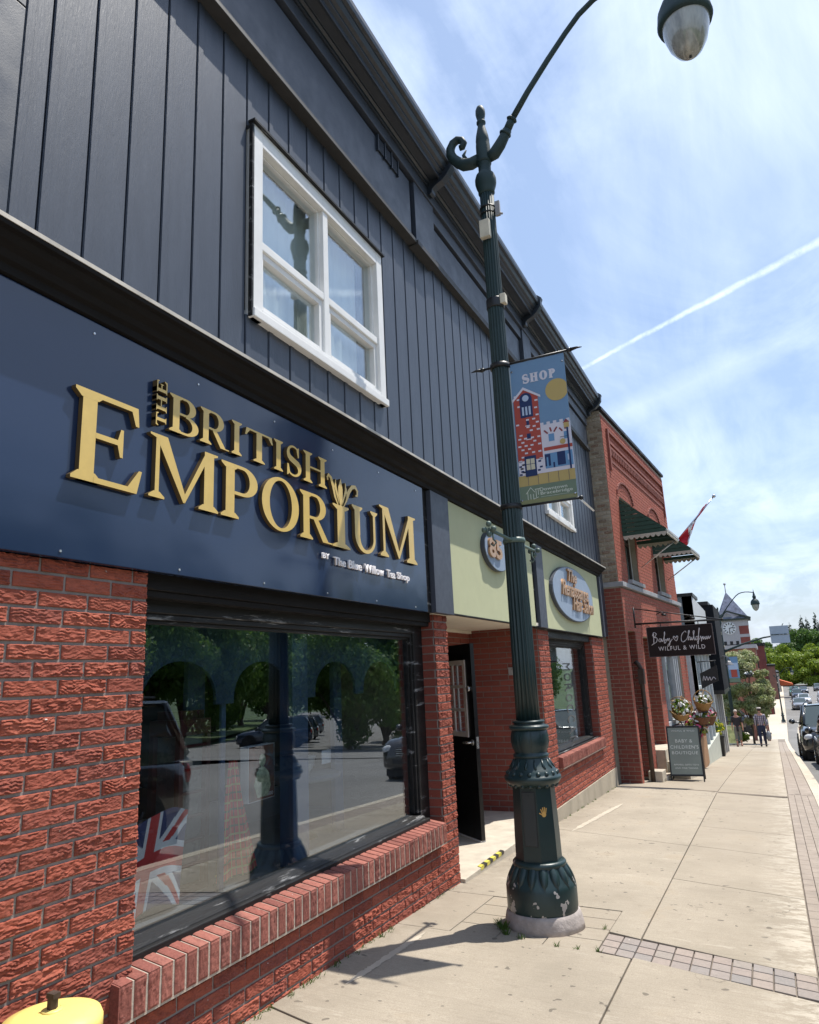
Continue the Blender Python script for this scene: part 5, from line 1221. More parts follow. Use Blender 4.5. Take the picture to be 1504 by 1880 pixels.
# window arches
def arch(y0, y1, z, rise, t_, m, x=.012, name='arch', par_=red):
    mb = MB(); n = 13; c = (y0+y1)/2; w = (y1-y0)/2
    for i in range(n):
        a, b = PI-PI*(i+.06)/n, PI-PI*(i+.94)/n
        P4 = [(c+(w+q)*math.cos(t), z+(rise+q)*math.sin(t)) for (t, q) in ((a, 0), (b, 0), (b, t_), (a, t_))]
        mb.poly([(x, p[0], p[1]) for p in P4], (-.05, 0, 0))
    return mb.build(name, m, par_, bevel=.004)
for (a, b) in ((.84, 1.86), (3.78, 4.82)):
    arch(a-.02, b+.02, 3.45, .20, .13, M['brick_red']); arch(a-.16, b+.16, 3.47, .32, .045, MATS['corbel_brick'], .04, 'hood_mould')
    mb = MB(); mb.box(-.20, -.15, a, b, 1.72, 3.45)
    f = MB(); X = -.12
    for (p, q, r, s) in ((a, a+.07, 1.72, 3.45), (b-.07, b, 1.72, 3.45), (a+.07, b-.07, 1.72, 1.80), (a+.07, b-.07, 3.36, 3.45), (a+.07, b-.07, 2.54, 2.60), ((a+b)/2-.02, (a+b)/2+.02, 1.80, 2.54)): f.box(-.20, X, p, q, r, s)
    fo = f.build('window', mat('brown_window_frame', (.055, .03, .02), .5), red, bevel=.004)
    mb.build('pane', M['car_glass'], fo)
    g = MB(); g.box(-.12, -.108, a+.02, a+.06, 1.76, 3.4); g.box(-.12, -.108, b-.06, b-.02, 1.76, 3.4); g.build('storm_frame', M['white_paint'], fo)
    mb = MB(); mb.box(-.2, .10, a-.08, b+.08, 1.64, 1.72); mb.build('window_sill', M['stone_trim'], red, bevel=.006)
    mb = MB(); mb.box(-.24, -.2, a, b, 1.7, 3.46); mb.build('reveal_back', M['interior_dark'], red)
# green awnings
AG = mat('green_striped_awning', (.020, .060, .042), .7, var=.05); AW = mat('awning_valance_cream', (.46, .43, .36), .7, var=.05)
def awning(y0, y1, zt, zb, xo, zo):
    a = empty('awning', (0, 0, 0)); a.parent = red
    mb = MB(); mb.poly([(.01, y0, zt), (xo, y0, zo), (xo, y1, zo), (.01, y1, zt)], (0, 0, -.02)); mb.build('awning_top', AG, a)
    n = 9
    for s, yy in ((0, y0), (1, y1-.02)):
        mb = MB()
        for i in range(n):       # lapped metal strips
            f0, f1 = i/n, (i+1)/n; za, zc = zb+(zo-.02-zb)*0, 0
            z0_, z1_ = zb+(zt-zb)*f0, zb+(zt-zb)*f1-.012
            x0_ = .01; xa = min(xo, xo*(zt-z0_)/(zt-zo)) if zt > zo else xo; xb = min(xo, xo*(zt-z1_)/(zt-zo))
            mb.poly([(x0_, yy-.004*(i % 2), z0_), (xa, yy-.004*(i % 2), max(z0_, zb)), (xb, yy-.004*(i % 2), z1_), (x0_, yy-.004*(i % 2), z1_)], (0, .018, 0))
        mb.build('awning_side', AG, a)
    def scallop(mb, p, q, n, zt_, dz):
        p, q = Vector(p), Vector(q); d = (q-p)/n; nn = Vector((d.y, -d.x, 0)).normalized()*.008
        for i in range(n):
            A_ = p+d*i; B_ = p+d*(i+1); pts = [A_, B_]+[A_+d*(1-t)-Vector((0, 0, dz*(.45+.55*math.sin(PI*t)))) for t in (0, .25, .5, .75, 1)]
            mb.poly(pts, nn)
    mb = MB(); scallop(mb, (xo, y0, zo-.0), (xo, y1, zo-.0), 9, zo, .13); scallop(mb, (.02, y0-.002, zb), (xo, y0-.002, zb), 8, zb, .09); scallop(mb, (xo, y1, zb), (.02, y1, zb), 8, zb, .09)
    mb.build('awning_valance', AW, a)
    mb = MB(); mb.tube([(xo, y1, zb+.03), (.05, y1-.02, zb-.50)], .014, 8); mb.tube([(xo, y0, zb+.02), (xo, y1, zb+.02)], .016, 8); mb.build('brace', M['screw'], a)
awning(.76, 2.02, 3.38, 2.60, .86, 2.66); awning(3.68, 4.98, 3.38, 2.60, .86, 2.66)
# lower openings: brown door, arched entrance, tall window
rb('door_return', bond(-.30, -.006, -2.0, .70, BL, BH, .010, 1.5), m='brick_plain', uax=(1, 0, 0), nax=(0, -1, 0), org=(.03, .778, 0))
mb = MB(); mb.box(-.36, -.30, .14, .78, -2.1, .70); mb.build('side_door', M['door_black'], red)
rb('entry_return', bond(-.62, -.006, -1.6, .62, BL, BH, .010, 1.5), m='brick_plain', uax=(1, 0, 0), nax=(0, -1, 0), org=(.03, 2.50, 0))
mb = MB(); mb.box(-.66, -.6, 1.35, 2.5, -1.6, .62); mb.box(-.6, .03, 2.501, 2.56, -1.6, .62); mb.build('entrance_door', mat('dark_entrance_door', (.06, .02, .015), .6), red)
arch(1.33, 2.52, .45, .42, .12, M['brick_red'], .045)
w = MB(); X = -.02
for (p, q, r, s) in ((3.0, 3.10, -1.30, .33), (5.22, 5.35, -1.30, .33), (3.10, 5.22, -1.30, -1.20), (3.10, 5.22, .23, .33), (3.72, 3.78, -1.20, .23)): w.box(-.12, X, p, q, r, s)
for (p, q) in ((4.62, 4.68), (4.86, 4.92)): w.box(-.12, X+.02, p, q, -1.20, .23)
fo = w.build('window', mat('pale_grey_frame', (.50, .52, .54), .5), red, bevel=.005)
mb = MB(); mb.box(-.09, -.08, 3.05, 5.3, -1.25, .3); mb.build('pane', M['glass'], fo)
mb = MB(); mb.box(-.45, -.42, 2.7, 5.4, -1.4, .33); mb.build('backdrop', mat('shop_interior_brown', (.10, .08, .07), .9, var=.6, vscale=5, stretch=(1, 4, .4)), fo)
mb = MB(); mb.box(-.30, -.28, 3.15, 4.5, .0, .12); mb.box(-.30, -.28, 4.05, 4.5, -.42, -.28); mb.build('shop_light', M['white'], fo)
mb = MB(); mb.box(-.3, .10, 2.95, 5.4, -1.38, -1.30); mb.build('window_sill', M['stone_trim'], red, bevel=.005)
mb = MB()
for i in range(9): mb.box(-.5, .045+.02*random.random(), .0+i*.16, .155+i*.16, -2.6, -2.04-.03*random.random())
mb.build('rubble_foundation', mat('grey_rubble_stone', (.22, .20, .17), .95, bump=1, bscale=12, var=.6, vscale=12), red, bevel=.02)
mb = MB(); mb.box(-9, -.5, 0.02, 6.2, -2.8, 4.9); mb.build('building_body', M['interior_dark'], red)
# downpipe, with brackets
mb = MB(); mb.tube([(.13, .44, -2.35), (.13, .44, -.02), (.10, .44, .06), (.04, .44, .12)], .042, 12)
for z in (-.75, -.20): mb.box(.03, .18, .39, .49, z, z+.03)
mb.box(.08, .185, .38, .50, -.30, -.02); mb.build('downpipe', M['brown_pipe'], red)
# steps (a thing one could lift off: precast concrete)
st = empty('entrance_steps', (0, 0, 0), label='three worn concrete steps climbing to the arched brick entrance', cat='steps'); st.matrix_world = red.matrix_world
st.location = red.location; st.rotation_euler = red.rotation_euler
for (x0, x1, y0, y1, z0, z1) in ((.05, .30, .55, 1.55, -2.5, -2.0), (.05, .62, 1.42, 2.62, -2.6, -1.80), (-.6, .22, 1.36, 2.49, -2.6, -1.58), (.05, .30, .45, .80, -2.5, -1.86)):
    mb = MB(); mb.box(x0, x1, y0, y1, z0, z1); mb.build('step', M['kerb'], st, bevel=.012)

# projecting shop sign
bs = empty('hanging_sign', (.60, 14.0, .45), 0, 'dark brown hanging sign with white script reading Baby Children, Wilful & Wild', 'sign')
DBR = mat('dark_brown_sign', (.016, .009, .009), .7, var=.05, spec=.25); SW = mat('sign_lettering_white', (.62, .58, .60), .6)
sw, sh = 1.12, .53
mb = MB(); mb.box(.10, .10+sw, -.015, .015, -.265, .265); mb.build('board', DBR, bs, bevel=.003)
mb = MB()
for (a, b, c, d) in ((.10, .10+sw, .265, .275), (.10, .10+sw, -.275, -.265)): mb.box(a-.01, b+.01, -.018, .018, c, d)
mb.box(.09, .10, -.018, .018, -.265, .265); mb.box(.10+sw, .11+sw, -.018, .018, -.265, .265); mb.build('edge_strip', mat('sign_edge', (.12, .09, .09), .5), bs)
put_text('lettering', 'WILFUL & WILD', (.27, -.016, -.165), (1, 0, 0), (0, 0, 1), .80, .075, .004, SW, bs, off=.006, spacing=1.25)
def script(paths, x0, y0, s, w, parent, y=-.017):
    mb = MB()
    for p in paths:
        # smooth each path with a Catmull-Rom pass
        q = []
        for i in range(len(p)-1):
            a, b, c, d = p[max(i-1, 0)], p[i], p[i+1], p[min(i+2, len(p)-1)]
            for k in range(5):
                t = k/5; f = lambda A, B_, C_, D_: .5*((2*B_)+(-A+C_)*t+(2*A-5*B_+4*C_-D_)*t*t+(-A+3*B_-3*C_+D_)*t**3)
                q.append((x0+s*f(a[0], b[0], c[0], d[0]), y, y0+s*f(a[1], b[1], c[1], d[1])))
        q.append((x0+s*p[-1][0], y, y0+s*p[-1][1]))
        mb.tube(q, [w*(.55+.45*abs(math.sin(i*.5))) for i in range(len(q))], 5)
    return mb.build('script_lettering', SW, parent)
scr = [[(.0, .75), (.10, 1.25), (.0, .0)], [(-.1, .95), (.15, 1.4), (.45, 1.2), (.2, .8), (.1, .75), (.5, .6), (.35, .1), (-.1, -.15), (-.3, -.3)],
       [(1.05, .45), (.8, .5), (.7, .2), (.9, .1), (1.08, .5), (1.1, .1), (1.3, .3)], [(1.3, .3), (1.6, 1.2), (1.55, 1.35), (1.4, .1), (1.45, -.15), (1.7, .2), (1.6, .4), (1.5, .2)],
       [(1.7, .2), (1.9, .5), (1.9, .15), (2.1, .5), (2.15, .1), (2.0, -.5), (1.8, -.45), (2.15, -.05), (2.5, .4)],
       [(3.0, .45), (2.75, .75), (2.65, .55), (3.0, .1), (3.25, .6), (3.1, .78), (3.0, .5)],
       [(4.4, 1.15), (4.25, 1.35), (3.8, .9), (3.65, .2), (3.85, -.1), (4.25, .15), (4.4, .3)], [(4.4, .3), (4.85, 1.3), (4.7, 1.25), (4.55, .1), (4.65, .45), (4.85, .5), (4.8, .1), (5.0, .25)],
       [(5.0, .5), (5.05, .1), (5.2, .3), (5.45, 1.25), (5.3, 1.2), (5.35, .1), (5.5, .25)], [(5.85, .5), (5.6, .5), (5.55, .15), (5.75, .15), (6.15, 1.5), (6.05, 1.45), (5.85, .0), (5.75, -.45), (5.7, -.2), (6.1, .3)],
       [(6.1, .3), (6.2, .55), (6.25, .1), (6.2, -.15), (6.3, .2), (6.5, .5), (6.45, .1), (6.6, .25), (6.75, .45), (6.7, .1), (6.9, .25), (6.95, .5), (6.98, .1), (7.15, .5), (7.2, .15), (7.45, .5)]]
script(scr, .20, -.015, .132, .0082, bs)
mb = MB(); mb.tube([(-.10, 0, .35), (1.40, 0, .33)], .018, 8); mb.tube([(-.10, 0, .64), (1.36, 0, .34)], .010, 8); mb.tube([(-.10, 0, .28), (-.10, 0, .66)], .016, 8); mb.ball((1.41, 0, .33), .024)
for x in (.35, 1.0): mb.tube([(x, 0, .34), (x, 0, .265)], .007, 6)
for s in (.30, .78):
    mb.tube([(s, 0, .56-.2*s), (s+.10, -.05, .60-.2*s), (s+.14, -.07, .56-.2*s)], .008, 6); mb.tube([(s+.10, -.06, .55-.2*s), (s+.18, -.08, .53-.2*s)], .02, 8)
mb.build('sign_bracket', M['black'], bs)

# flag and pole
fl = empty('flag', (.62, 19.2, 2.75), -RA, 'red and white maple leaf flag on a slanting pole above the second awning', 'flag')
mb = MB(); mb.tube([(0, 0, 0), (1.35, .25, 1.42)], .017, 8); mb.ball((1.37, .25, 1.44), .045); mb.build('flag_pole', M['chrome'], fl)
p0, p1 = Vector((1.25, .23, 1.31)), Vector((.44, .08, .46))
def ff(u, v):      # u along pole (0 outer end), v away from it, hanging in folds
    p = p0.lerp(p1, u); s = 1-v; hang = .14+.44*math.sin(min(1, u*1.1)*PI*.9)**1.0
    return tuple(p+Vector((-.10*v*math.sin(u*6)-.16*v, .05*math.sin(v*9+u*5), -hang*v*(.55+.45*u)-.02)))
def fc(u, v):
    if u < .34 or u > .70: return 0
    x, y = (u-.5)*4, (v-.5)*2.2
    return 0 if (abs(x)+abs(y) < .62 or (abs(y) < .12 and abs(x) < .75)) else 1
cloth('flag_cloth', ff, fc, 36, 26, [mat('flag_red2', (.62, .03, .05), .8), fw], fl)

# A-frame sandwich board
ab = empty('sandwich_board', (1.0, 15.0, G(1, 15)), R_(2), 'grey-green sandwich board reading BABY & CHILDREN\'S BOUTIQUE', 'sandwich board')
BG = mat('board_grey_green', (.24, .28, .25), .5, var=.1, vscale=3)
def aframe(parent, w, h, m_board, spread=.42, fm=None):
    an = math.atan2(spread/2, h); T1 = Matrix.Translation((0, -spread/2, 0)) @ Matrix.Rotation(-an, 4, 'X'); T2 = Matrix.Translation((0, spread/2, 0)) @ Matrix.Rotation(an, 4, 'X'); fm = fm or M['black']; H_ = h/math.cos(an)
    for T_ in (T1, T2):
        mb = MB()
        for s in (-1, 1): mb.tbox(T_, s*w/2-.012, s*w/2+.012, -.012, .012, 0, H_)
        mb.tbox(T_, -w/2+.012, w/2-.012, -.012, .012, H_-.03, H_); mb.tbox(T_, -w/2+.012, w/2-.012, -.012, .012, .10, .13); mb.build('frame', fm, parent)
        mb = MB(); mb.tbox(T_, -w/2+.012, w/2-.012, -.005, .005, .13, H_-.03); mb.build('panel', m_board, parent)
    mb = MB(); 
    for s in (-1, 1): mb.tube([(s*w/2, -spread*.3, h*.42), (s*w/2, spread*.3, h*.42)], .006, 6)
    mb.build('spreader', fm, parent); return T1, H_
T1, H_ = aframe(ab, .57, .98, BG)
CW = mat('chalk_white', (.80, .84, .80), .8)
V_ = (T1.to_3x3() @ Vector((0, 0, 1))); O_ = T1 @ Vector((0, 0, 0)); N_ = Vector((1, 0, 0)).cross(V_)
for t_, w_, z_, h_ in (('WILFUL & WILD', .42, .90, .028), ('BABY &', .30, .70, .062), ("CHILDREN'S", .50, .59, .062), ('BOUTIQUE', .46, .48, .062), ('APPAREL GIFTS TOYS', .44, .29, .026), ('AND FINE THINGS', .40, .23, .026)):
    put_text('lettering', t_, tuple(O_+Vector((-w_/2, 0, 0))+V_*z_+N_*.0075), (1, 0, 0), tuple(V_), w_, h_, .002, CW, ab, spacing=1.15)

# ---------------------------------------------------------------- flower stall, planter, baskets
stl = empty('planter_box', (1.0, 19.3, G(1, 19.4)), 0, 'large weathered wooden planter box standing behind the sandwich board', 'planter')
mb = MB(); a = Matrix.Identity(4)
for i in range(6): mb.box(-.02, 0, -.9+.30*i, -.9+.29+.30*i, 0, .98); mb.box(-.5+.084*i, -.5+.08*(i)+.08, -.92, -.90, 0, .98)
mb.box(-.5, -.02, -.9, .88, .85, .90); mb.box(-.54, .03, -.95, -.88, .98, 1.02); mb.box(-.03, .04, -.88, .92, .98, 1.02); mb.box(-.54, -.50, -.88, .92, 0, 1.02); mb.build('box', M['wood'], stl, bevel=.004)
def blooms(name, cx, cy, cz, rx, ry, rz, n, mats, parent=None, size=.035, leaf=True):
    me = bpy.data.meshes.new(name); vs = []; fs = []; mi = []
    for i in range(n):
        a, b = random.random()*2*PI, random.random()*PI; r = random.random()**.4
        c = Vector((cx+rx*r*math.cos(a)*math.sin(b), cy+ry*r*math.sin(a)*math.sin(b), cz+rz*r*math.cos(b)))
        q = random.choice(range(len(mats))); s = size*(.6+.8*random.random()); N = Vector((random.random()-.5, random.random()-.7, random.random()-.2)).normalized(); U = N.orthogonal().normalized(); V2 = N.cross(U)
        k = len(vs); m_ = 5
        vs.append(c+N*s*.3)
        for j in range(m_): t = 2*PI*j/m_; vs.append(c+(U*math.cos(t)+V2*math.sin(t))*s)
        for j in range(m_): fs.append((k, k+1+j, k+1+(j+1) % m_)); mi.append(q)
    me.from_pydata(vs, [], fs)
    for m in mats: me.materials.append(m)
    me.polygons.foreach_set('material_index', mi); o = bpy.data.objects.new(name, me); C.objects.link(o); o.parent = parent; return o
PW = mat('white_petals', (.75, .75, .72), .7); PK = mat('pink_petals', (.62, .06, .17), .7); PY = mat('yellow_petals', (.70, .62, .05), .7); PP = mat('pale_pink_petals', (.75, .35, .42), .7)
def basket(loc, r, hgt, m, lab, cols, tilt=(0, 0), hoop=True, n=60):
    b = empty('flower_basket', loc, 0, lab, 'flower basket', 'baskets of flowers outside the boutique'); b.rotation_euler = (R_(tilt[0]), R_(tilt[1]), 0)
    mb = MB(); pr = [(r*.62, 0), (r*.72, hgt*.25), (r*.86, hgt*.6), (r, hgt), (r*1.05, hgt*1.03), (r*1.05, hgt*1.1), (r*.96, hgt*1.1), (r*.7, hgt*.6), (r*.6, hgt*.1)]
    mb.lathe(pr, n=26, rf=lambda t, z: 1+.03*math.sin(13*t+z*60)); mb.build('basket_body', m, b)
    if hoop:
        mb = MB(); mb.tube([(r*math.cos(t), 0, hgt+r*1.25*math.sin(t)) for t in [PI*i/16 for i in range(17)]], .011, 6); mb.tube([(0, r*math.cos(t), hgt+r*1.1*math.sin(t)) for t in [PI*i/16 for i in range(17)]], .007, 6); mb.build('handle', m, b)
    blooms('leaves', 0, 0, hgt*1.15, r*.95, r*.95, hgt*.35, n, [M['leaf_mid'], M['leaf_bright']], b, .045)
    blooms('flowers', 0, -.02, hgt*1.3, r, r, hgt*.4, int(n*.7), cols, b, .04)
    return b
zb = G(.8, 19)+.92
basket((.68, 17.9, -1.12), .26, .24, M['wicker'], 'upper left tilted wicker basket spilling white flowers', [PW], (38, 12))
basket((1.12, 18.6, -1.02), .21, .22, M['wicker'], 'upper right deep wicker basket with a few white blooms', [PW], (20, 10))
basket((.66, 18.7, zb), .22, .2, M['wicker_dark'], 'left brown basket of pink flowers low on the planter', [PK, PP], (10, 0))
basket((1.16, 19.0, zb+.05), .20, .2, M['wicker_dark'], 'right brown basket of pink flowers low on the planter', [PK, PP, PW], (5, 5))
basket((1.08, 18.5, -1.36), .19, .16, M['wicker_dark'], 'dark basket directly under the upper right wicker basket', [PW], (0, 0), n=30)
# a plant stand carrying the upper baskets
ps = empty('plant_stand', (.9, 18.3, G(.9, 18.3)), label='thin dark metal plant stand holding the upper flower baskets', cat='plant stand')
mb = MB()
for (x, y, x2, y2, z2) in ((-.1, 0, -.24, -.35, 1.16), (.1, 0, .22, .25, 1.24), (0, .1, .18, .2, .96)): mb.tube([(x, y, 0), (x, y, .6), (x2, y2, z2-.06), (x2, y2, z2)], .014, 6); mb.lathe([(.13, 0), (.13, .012)], (x2, y2, z2-.012), 16)
mb.build('frame', M['black'], ps)
o = blooms('flower_bed', 0, 0, 0, .42, .75, .30, 620, [M['leaf_mid'], M['leaf_bright'], PW, PW, PK, PK, M['wicker']], None, .06); o.location = (.80, 18.9, zb+.08)
tag(o, 'mixed white and pink flowers filling the top of the wooden planter', 'flowers', kind='stuff')
pl = empty('flower_planter', (.80, 25.6, G(.8, 25.6)), 0, 'black square planter with yellow flowers in front of the pale grey columns', 'planter')
mb = MB(); mb.poly([(-.29, -.29, .60), (.29, -.29, .60), (.26, -.26, 0), (-.26, -.26, 0)], (0, .55, 0)); mb.box(-.31, .31, -.31, .31, .58, .64); mb.build('pot', M['black'], pl, bevel=.01)
blooms('yellow_flowers', 0, 0, .85, .30, .30, .26, 260, [PY, PY, M['leaf_mid'], M['leaf_bright']], pl, .07)
a2 = empty('sandwich_board', (.50, 39.6, G(.5, 39.6)), R_(14), 'yellow and green sandwich board just behind the walking woman', 'sandwich board')
aframe(a2, .55, .95, mat('yellow_green_poster', (.50, .52, .22), .7, var=.5, vscale=5), .5, mat('pale_frame', (.5, .55, .45), .6))

# ---------------------------------------------------------------- buildings further down the street
def simple_windows(root, wins, fm, x, gm=None):
    for (y0, y1, z0, z1) in wins:
        mb = MB()
        for (a, b, c, d) in ((y0, y0+.07, z0, z1), (y1-.07, y1, z0, z1), (y0+.07, y1-.07, z0, z0+.08), (y0+.07, y1-.07, z1-.08, z1), (y0+.07, y1-.07, (z0+z1)/2-.03, (z0+z1)/2+.03)): mb.box(x-.03, x+.04, a, b, c, d)
        f = mb.build('window', fm, root); mb = MB(); mb.box(x-.02, x+.012, y0+.07, y1-.07, z0+.08, z1-.08); mb.build('pane', gm or M['car_glass'], f)
# pale shop with bay front
b3 = empty('shopfront_building', (0, 20.2, 0), 0, 'pale painted shop with grey upper storey next to the red brick building', 'building')
PALE = mat('pale_sage_paint', (.50, .52, .45), .6); GRY = mat('mid_grey_cladding', (.12, .135, .16), .6, var=.08)
mb = MB(); mb.box(-8, .62, .05, 5.6, -3.2, .42); mb.build('wall', PALE, b3)
mb = MB(); mb.box(-8, .85, .0, 5.7, .42, .56); mb.box(.62, 1.02, .1, 5.6, .30, .42); mb.box(.62, .98, .1, 5.5, -3.0, -2.1); mb.build('fascia', PALE, b3, bevel=.01)
w = MB()
for (a, b) in ((.1, .22), (1.5, 1.6), (2.7, 2.8), (3.9, 4.0), (5.3, 5.45)): w.box(.86, .96, a, b, -2.1, .30)
w.box(.86, .95, .22, 5.3, -.62, -.54); w.box(.62, .96, .1, .14, -2.1, .30); f = w.build('window', mat('white_shop_frame', (.62, .66, .68), .5), b3)
mb = MB(); mb.box(.90, .91, .2, 5.3, -2.1, .30); mb.build('pane', M['glass'], f); mb = MB(); mb.box(.63, .64, .2, 5.4, -2.1, .3); mb.box(.66, .68, .3, 1.0, -.7, .25); mb.build('backdrop', mat('grey_backdrop', (.20, .22, .22), .9, var=.4, vscale=2), f)
mb = MB(); mb.box(-8, .80, 3.8, 5.65, .56, 2.12); mb.build('upper_side', GRY, b3)
mb = MB(); mb.poly([(.80, 3.8, .56), (.99, 6.2, .56), (.99, 6.2, 1.78), (.80, 3.8, 2.12)], (-.3, 0, 0)); mb.build('upper_front', mat('white_cladding', (.60, .62, .63), .6, var=.04), b3)
mb = MB(); mb.box(-8, .84, 3.76, 5.7, 2.12, 2.22); mb.build('roof_edge', M['black'], b3)
mb = MB(); mb.box(.96, 1.62, 3.95, 3.99, -.55, .18); sg = empty('blade_sign', (0, 21.0, 0), 0, 'small dark blade sign with white script on the pale shop', 'sign'); mb2 = MB()
mb2.poly([(.98, 0, -.62), (1.42, 0, -.42), (1.42, 0, -.02), (.98, 0, -.22)], (0, .03, 0)); mb2.build('board', M['black'], sg)
mb2 = MB()
mb2.tube([(.94, .01, .08), (1.42, .01, .10)], .012, 6); mb2.tube([(1.38, .01, .10), (1.38, .01, -.04)], .01, 6); mb2.tube([(1.02, .01, .10), (1.02, .01, -.2)], .01, 6); mb2.build('bracket', M['black'], sg)
script([[(0, 0), (.3, 1), (.5, .1), (.8, .9), (1.0, .1), (1.4, .8), (1.6, .1), (2.1, .7), (2.5, .3)]], 1.03, -.42, .13, .012, sg, -.004)
mb = MB(); mb.box(.30, .95, -.02, .02, .55, 1.0); b_ = mb.build('board_sign', mat('weathered_grey_sign', (.22, .24, .25), .7, var=.3, vscale=4), None); b_.location = (.05, 19.9+.25, .0); tag(b_, 'weathered grey signboard fixed above the pale shop front', 'sign')
# black shop
b4 = empty('shopfront_building', (0, 26.6, 0), 0, 'narrow black-painted shop building with gooseneck lamps, beyond the pale shop', 'building')
mb = MB(); mb.box(-8, 1.24, 0, 3.4, -.85, 2.0); mb.build('wall', mat('black_cladding', (.008, .010, .014), .8, var=.2, spec=.2), b4)
mb = MB(); mb.box(-8, 1.10, -.06, 3.5, 2.0, 2.12); mb.box(.9, 1.24, .0, 3.4, -.98, -.85); mb.build('roof_edge', M['black'], b4)
mb = MB(); mb.box(-8, .62, 0, 4.6, -4, -.98); mb.build('shop_wall', mat('dark_glass_front', (.03, .035, .04), .3), b4)
mb = MB()
for (a, b) in ((.0, .4), (1.2, 1.4), (2.2, 2.4), (3.1, 3.4)): mb.box(.62, .96, a, b, -3.4, -.98)
mb.build('column', mat('pale_grey_column', (.40, .40, .39), .7), b4)
mb = MB()
for i in range(3):
    y = .4+i*.7; mb.tube([(1.24, y, .15), (1.30, y, .28), (1.42, y, .25), (1.46, y, .10)], .012, 6); mb.lathe([(.02, .10), (.05, .05), (.11, -.03), (.12, -.05)], (1.46, y, .0), 14)
mb.build('gooseneck_lamp', mat('pewter_metal', (.16, .16, .17), .4), b4)
b5 = empty('shopfront_building', (0, 31.3, 0), 0, 'cream-columned corner shop beyond the black building', 'building')
mb = MB(); mb.box(-8, .55, 0, 1.3, -4.2, -.2); mb.build('wall', mat('tan_wall', (.42, .36, .25), .8), b5)
mb = MB(); mb.box(.50, .80, .0, .28, -4, -.35); mb.box(.55, .83, .95, 1.25, -4, -.35); mb.build('column', M['cream'], b5)
mb = MB(); mb.box(-8, .95, -.05, 1.35, -.35, -.05); mb.build('fascia', M['frame_black'], b5)
# clock tower
ct = empty('clock_tower', (-1.4, 135, -6.7), 0, 'brick and stone clock tower with slate spire rising above the street', 'tower')
TB = mat('tower_brick', (.22, .06, .05), .85, var=.15, vscale=1); TS = mat('tower_pale_stone', (.40, .38, .40), .85, var=.08); TR_ = mat('spire_slate', (.17, .18, .24), .6, var=.5, vscale=1.5)
mb = MB(); mb.box(-2.4, 2.2, 0, 4.6, 0, 14.0); mb.build('wall', TB, ct)
mb = MB(); mb.box(-2.45, .75, -.05, 0, 8.6, 13.9); mb.box(.75, 2.25, -.05, 0, 11.0, 11.5); mb.box(.75, 2.25, -.05, 0, 12.9, 13.9); mb.box(2.2, 2.25, 0, 4.6, 11.0, 11.5); mb.box(2.2, 2.25, 0, 4.6, 12.9, 13.9)
mb.poly([(-2.45, -.05, 13.9), (.75, -.05, 13.9), (-.8, -.05, 15.2)], (0, .05, 0)); mb.build('stone_front', TS, ct)
mb = MB(); mb.box(-2.8, 2.7, -.4, 5.0, 13.9, 14.2); mb.poly([(-2.9, -.45, 14.0), (-.8, -.45, 15.35), (-.8, -.45, 15.6), (-2.9, -.45, 14.3)], (0, .5, 0)); mb.poly([(-.8, -.45, 15.35), (2.8, -.45, 14.0), (2.8, -.45, 14.3), (-.8, -.45, 15.6)], (0, .5, 0)); mb.build('eaves', mat('dark_green_eaves', (.035, .045, .035), .6), ct)
mb = MB(); mb.add([(-2.6, -.2, 14.2), (2.5, -.2, 14.2), (2.5, 4.8, 14.2), (-2.6, 4.8, 14.2), (-.6, 2.3, 19.0)], [(0, 1, 4), (1, 2, 4), (2, 3, 4), (3, 0, 4)]); mb.build('spire', TR_, ct)
mb = MB(); mb.tube([(-.6, 2.3, 18.9), (-.6, 2.3, 20.4)], .07, 6); mb.ball((-.6, 2.3, 20.4), .22, 8, 6); mb.build('finial', TS, ct)
mb = MB(); mb.tube([(-.75, -.05, 12.6), (-.75, -.12, 12.6)], 1.05, 24); cf = mb.build('clock_face', mat('clock_white', (.68, .68, .70), .6), ct)
mb = MB()
for k in range(12): a = 2*PI*k/12; mb.tube([(-.75+.62*math.sin(a), -.14, 12.6+.62*math.cos(a)), (-.75+.95*math.sin(a), -.14, 12.6+.95*math.cos(a))], .07, 4, smooth=False)
mb.tube([(-.75, -.15, 12.6), (-.15, -.15, 12.7)], .07, 4); mb.tube([(-.75, -.15, 12.6), (-.75, -.15, 11.8)], .05, 4); mb.build('clock_marks', M['black'], cf)
mb = MB()
for i in range(3): mb.box(-1.9+i*.95, -1.45+i*.95, -.09, -.04, 9.2, 10.4)
mb.build('window', M['black'], ct)
# brick blocks further down
def block(name, x0, x1, y0, y1, zt, m, lab, top=None, wins=0):
    r = empty(name, (0, y0, 0), 0, lab, 'building'); zb_ = zg(y0)-2
    mb = MB(); mb.box(x0, x1, 0, y1-y0, zb_, zt); mb.build('wall', m, r)
    mb = MB(); mb.box(x0-.1, x1+.15, -.15, y1-y0+.1, zt, zt+.35); mb.build('roof', top or M['frame_black'], r)
    for i in range(wins):
        for (a, b) in ((zt-1.9, zt-.7), (zt-4.2, zt-3.0)):
            mb = MB(); mb.box(x1, x1+.08, 1+i*(y1-y0-2)/wins, 2.0+i*(y1-y0-2)/wins, a, b); mb.build('window', M['car_glass'], r)
    mb = MB(); mb.box(x1, x1+.10, .4, y1-y0-.4, zg(y0)-.2, zg(y0)+2.4); mb.build('shop_front', mat('shopfront_dark', (.05, .045, .045), .4, var=.7, vscale=.6), r)
    return r
block('brick_block', -10, 1.9, 76, 88, 1.35, mat('orange_brick', (.26, .11, .075), .9, var=.2, vscale=2), 'orange brick block with pale coping standing before the clock tower', TS, 4)
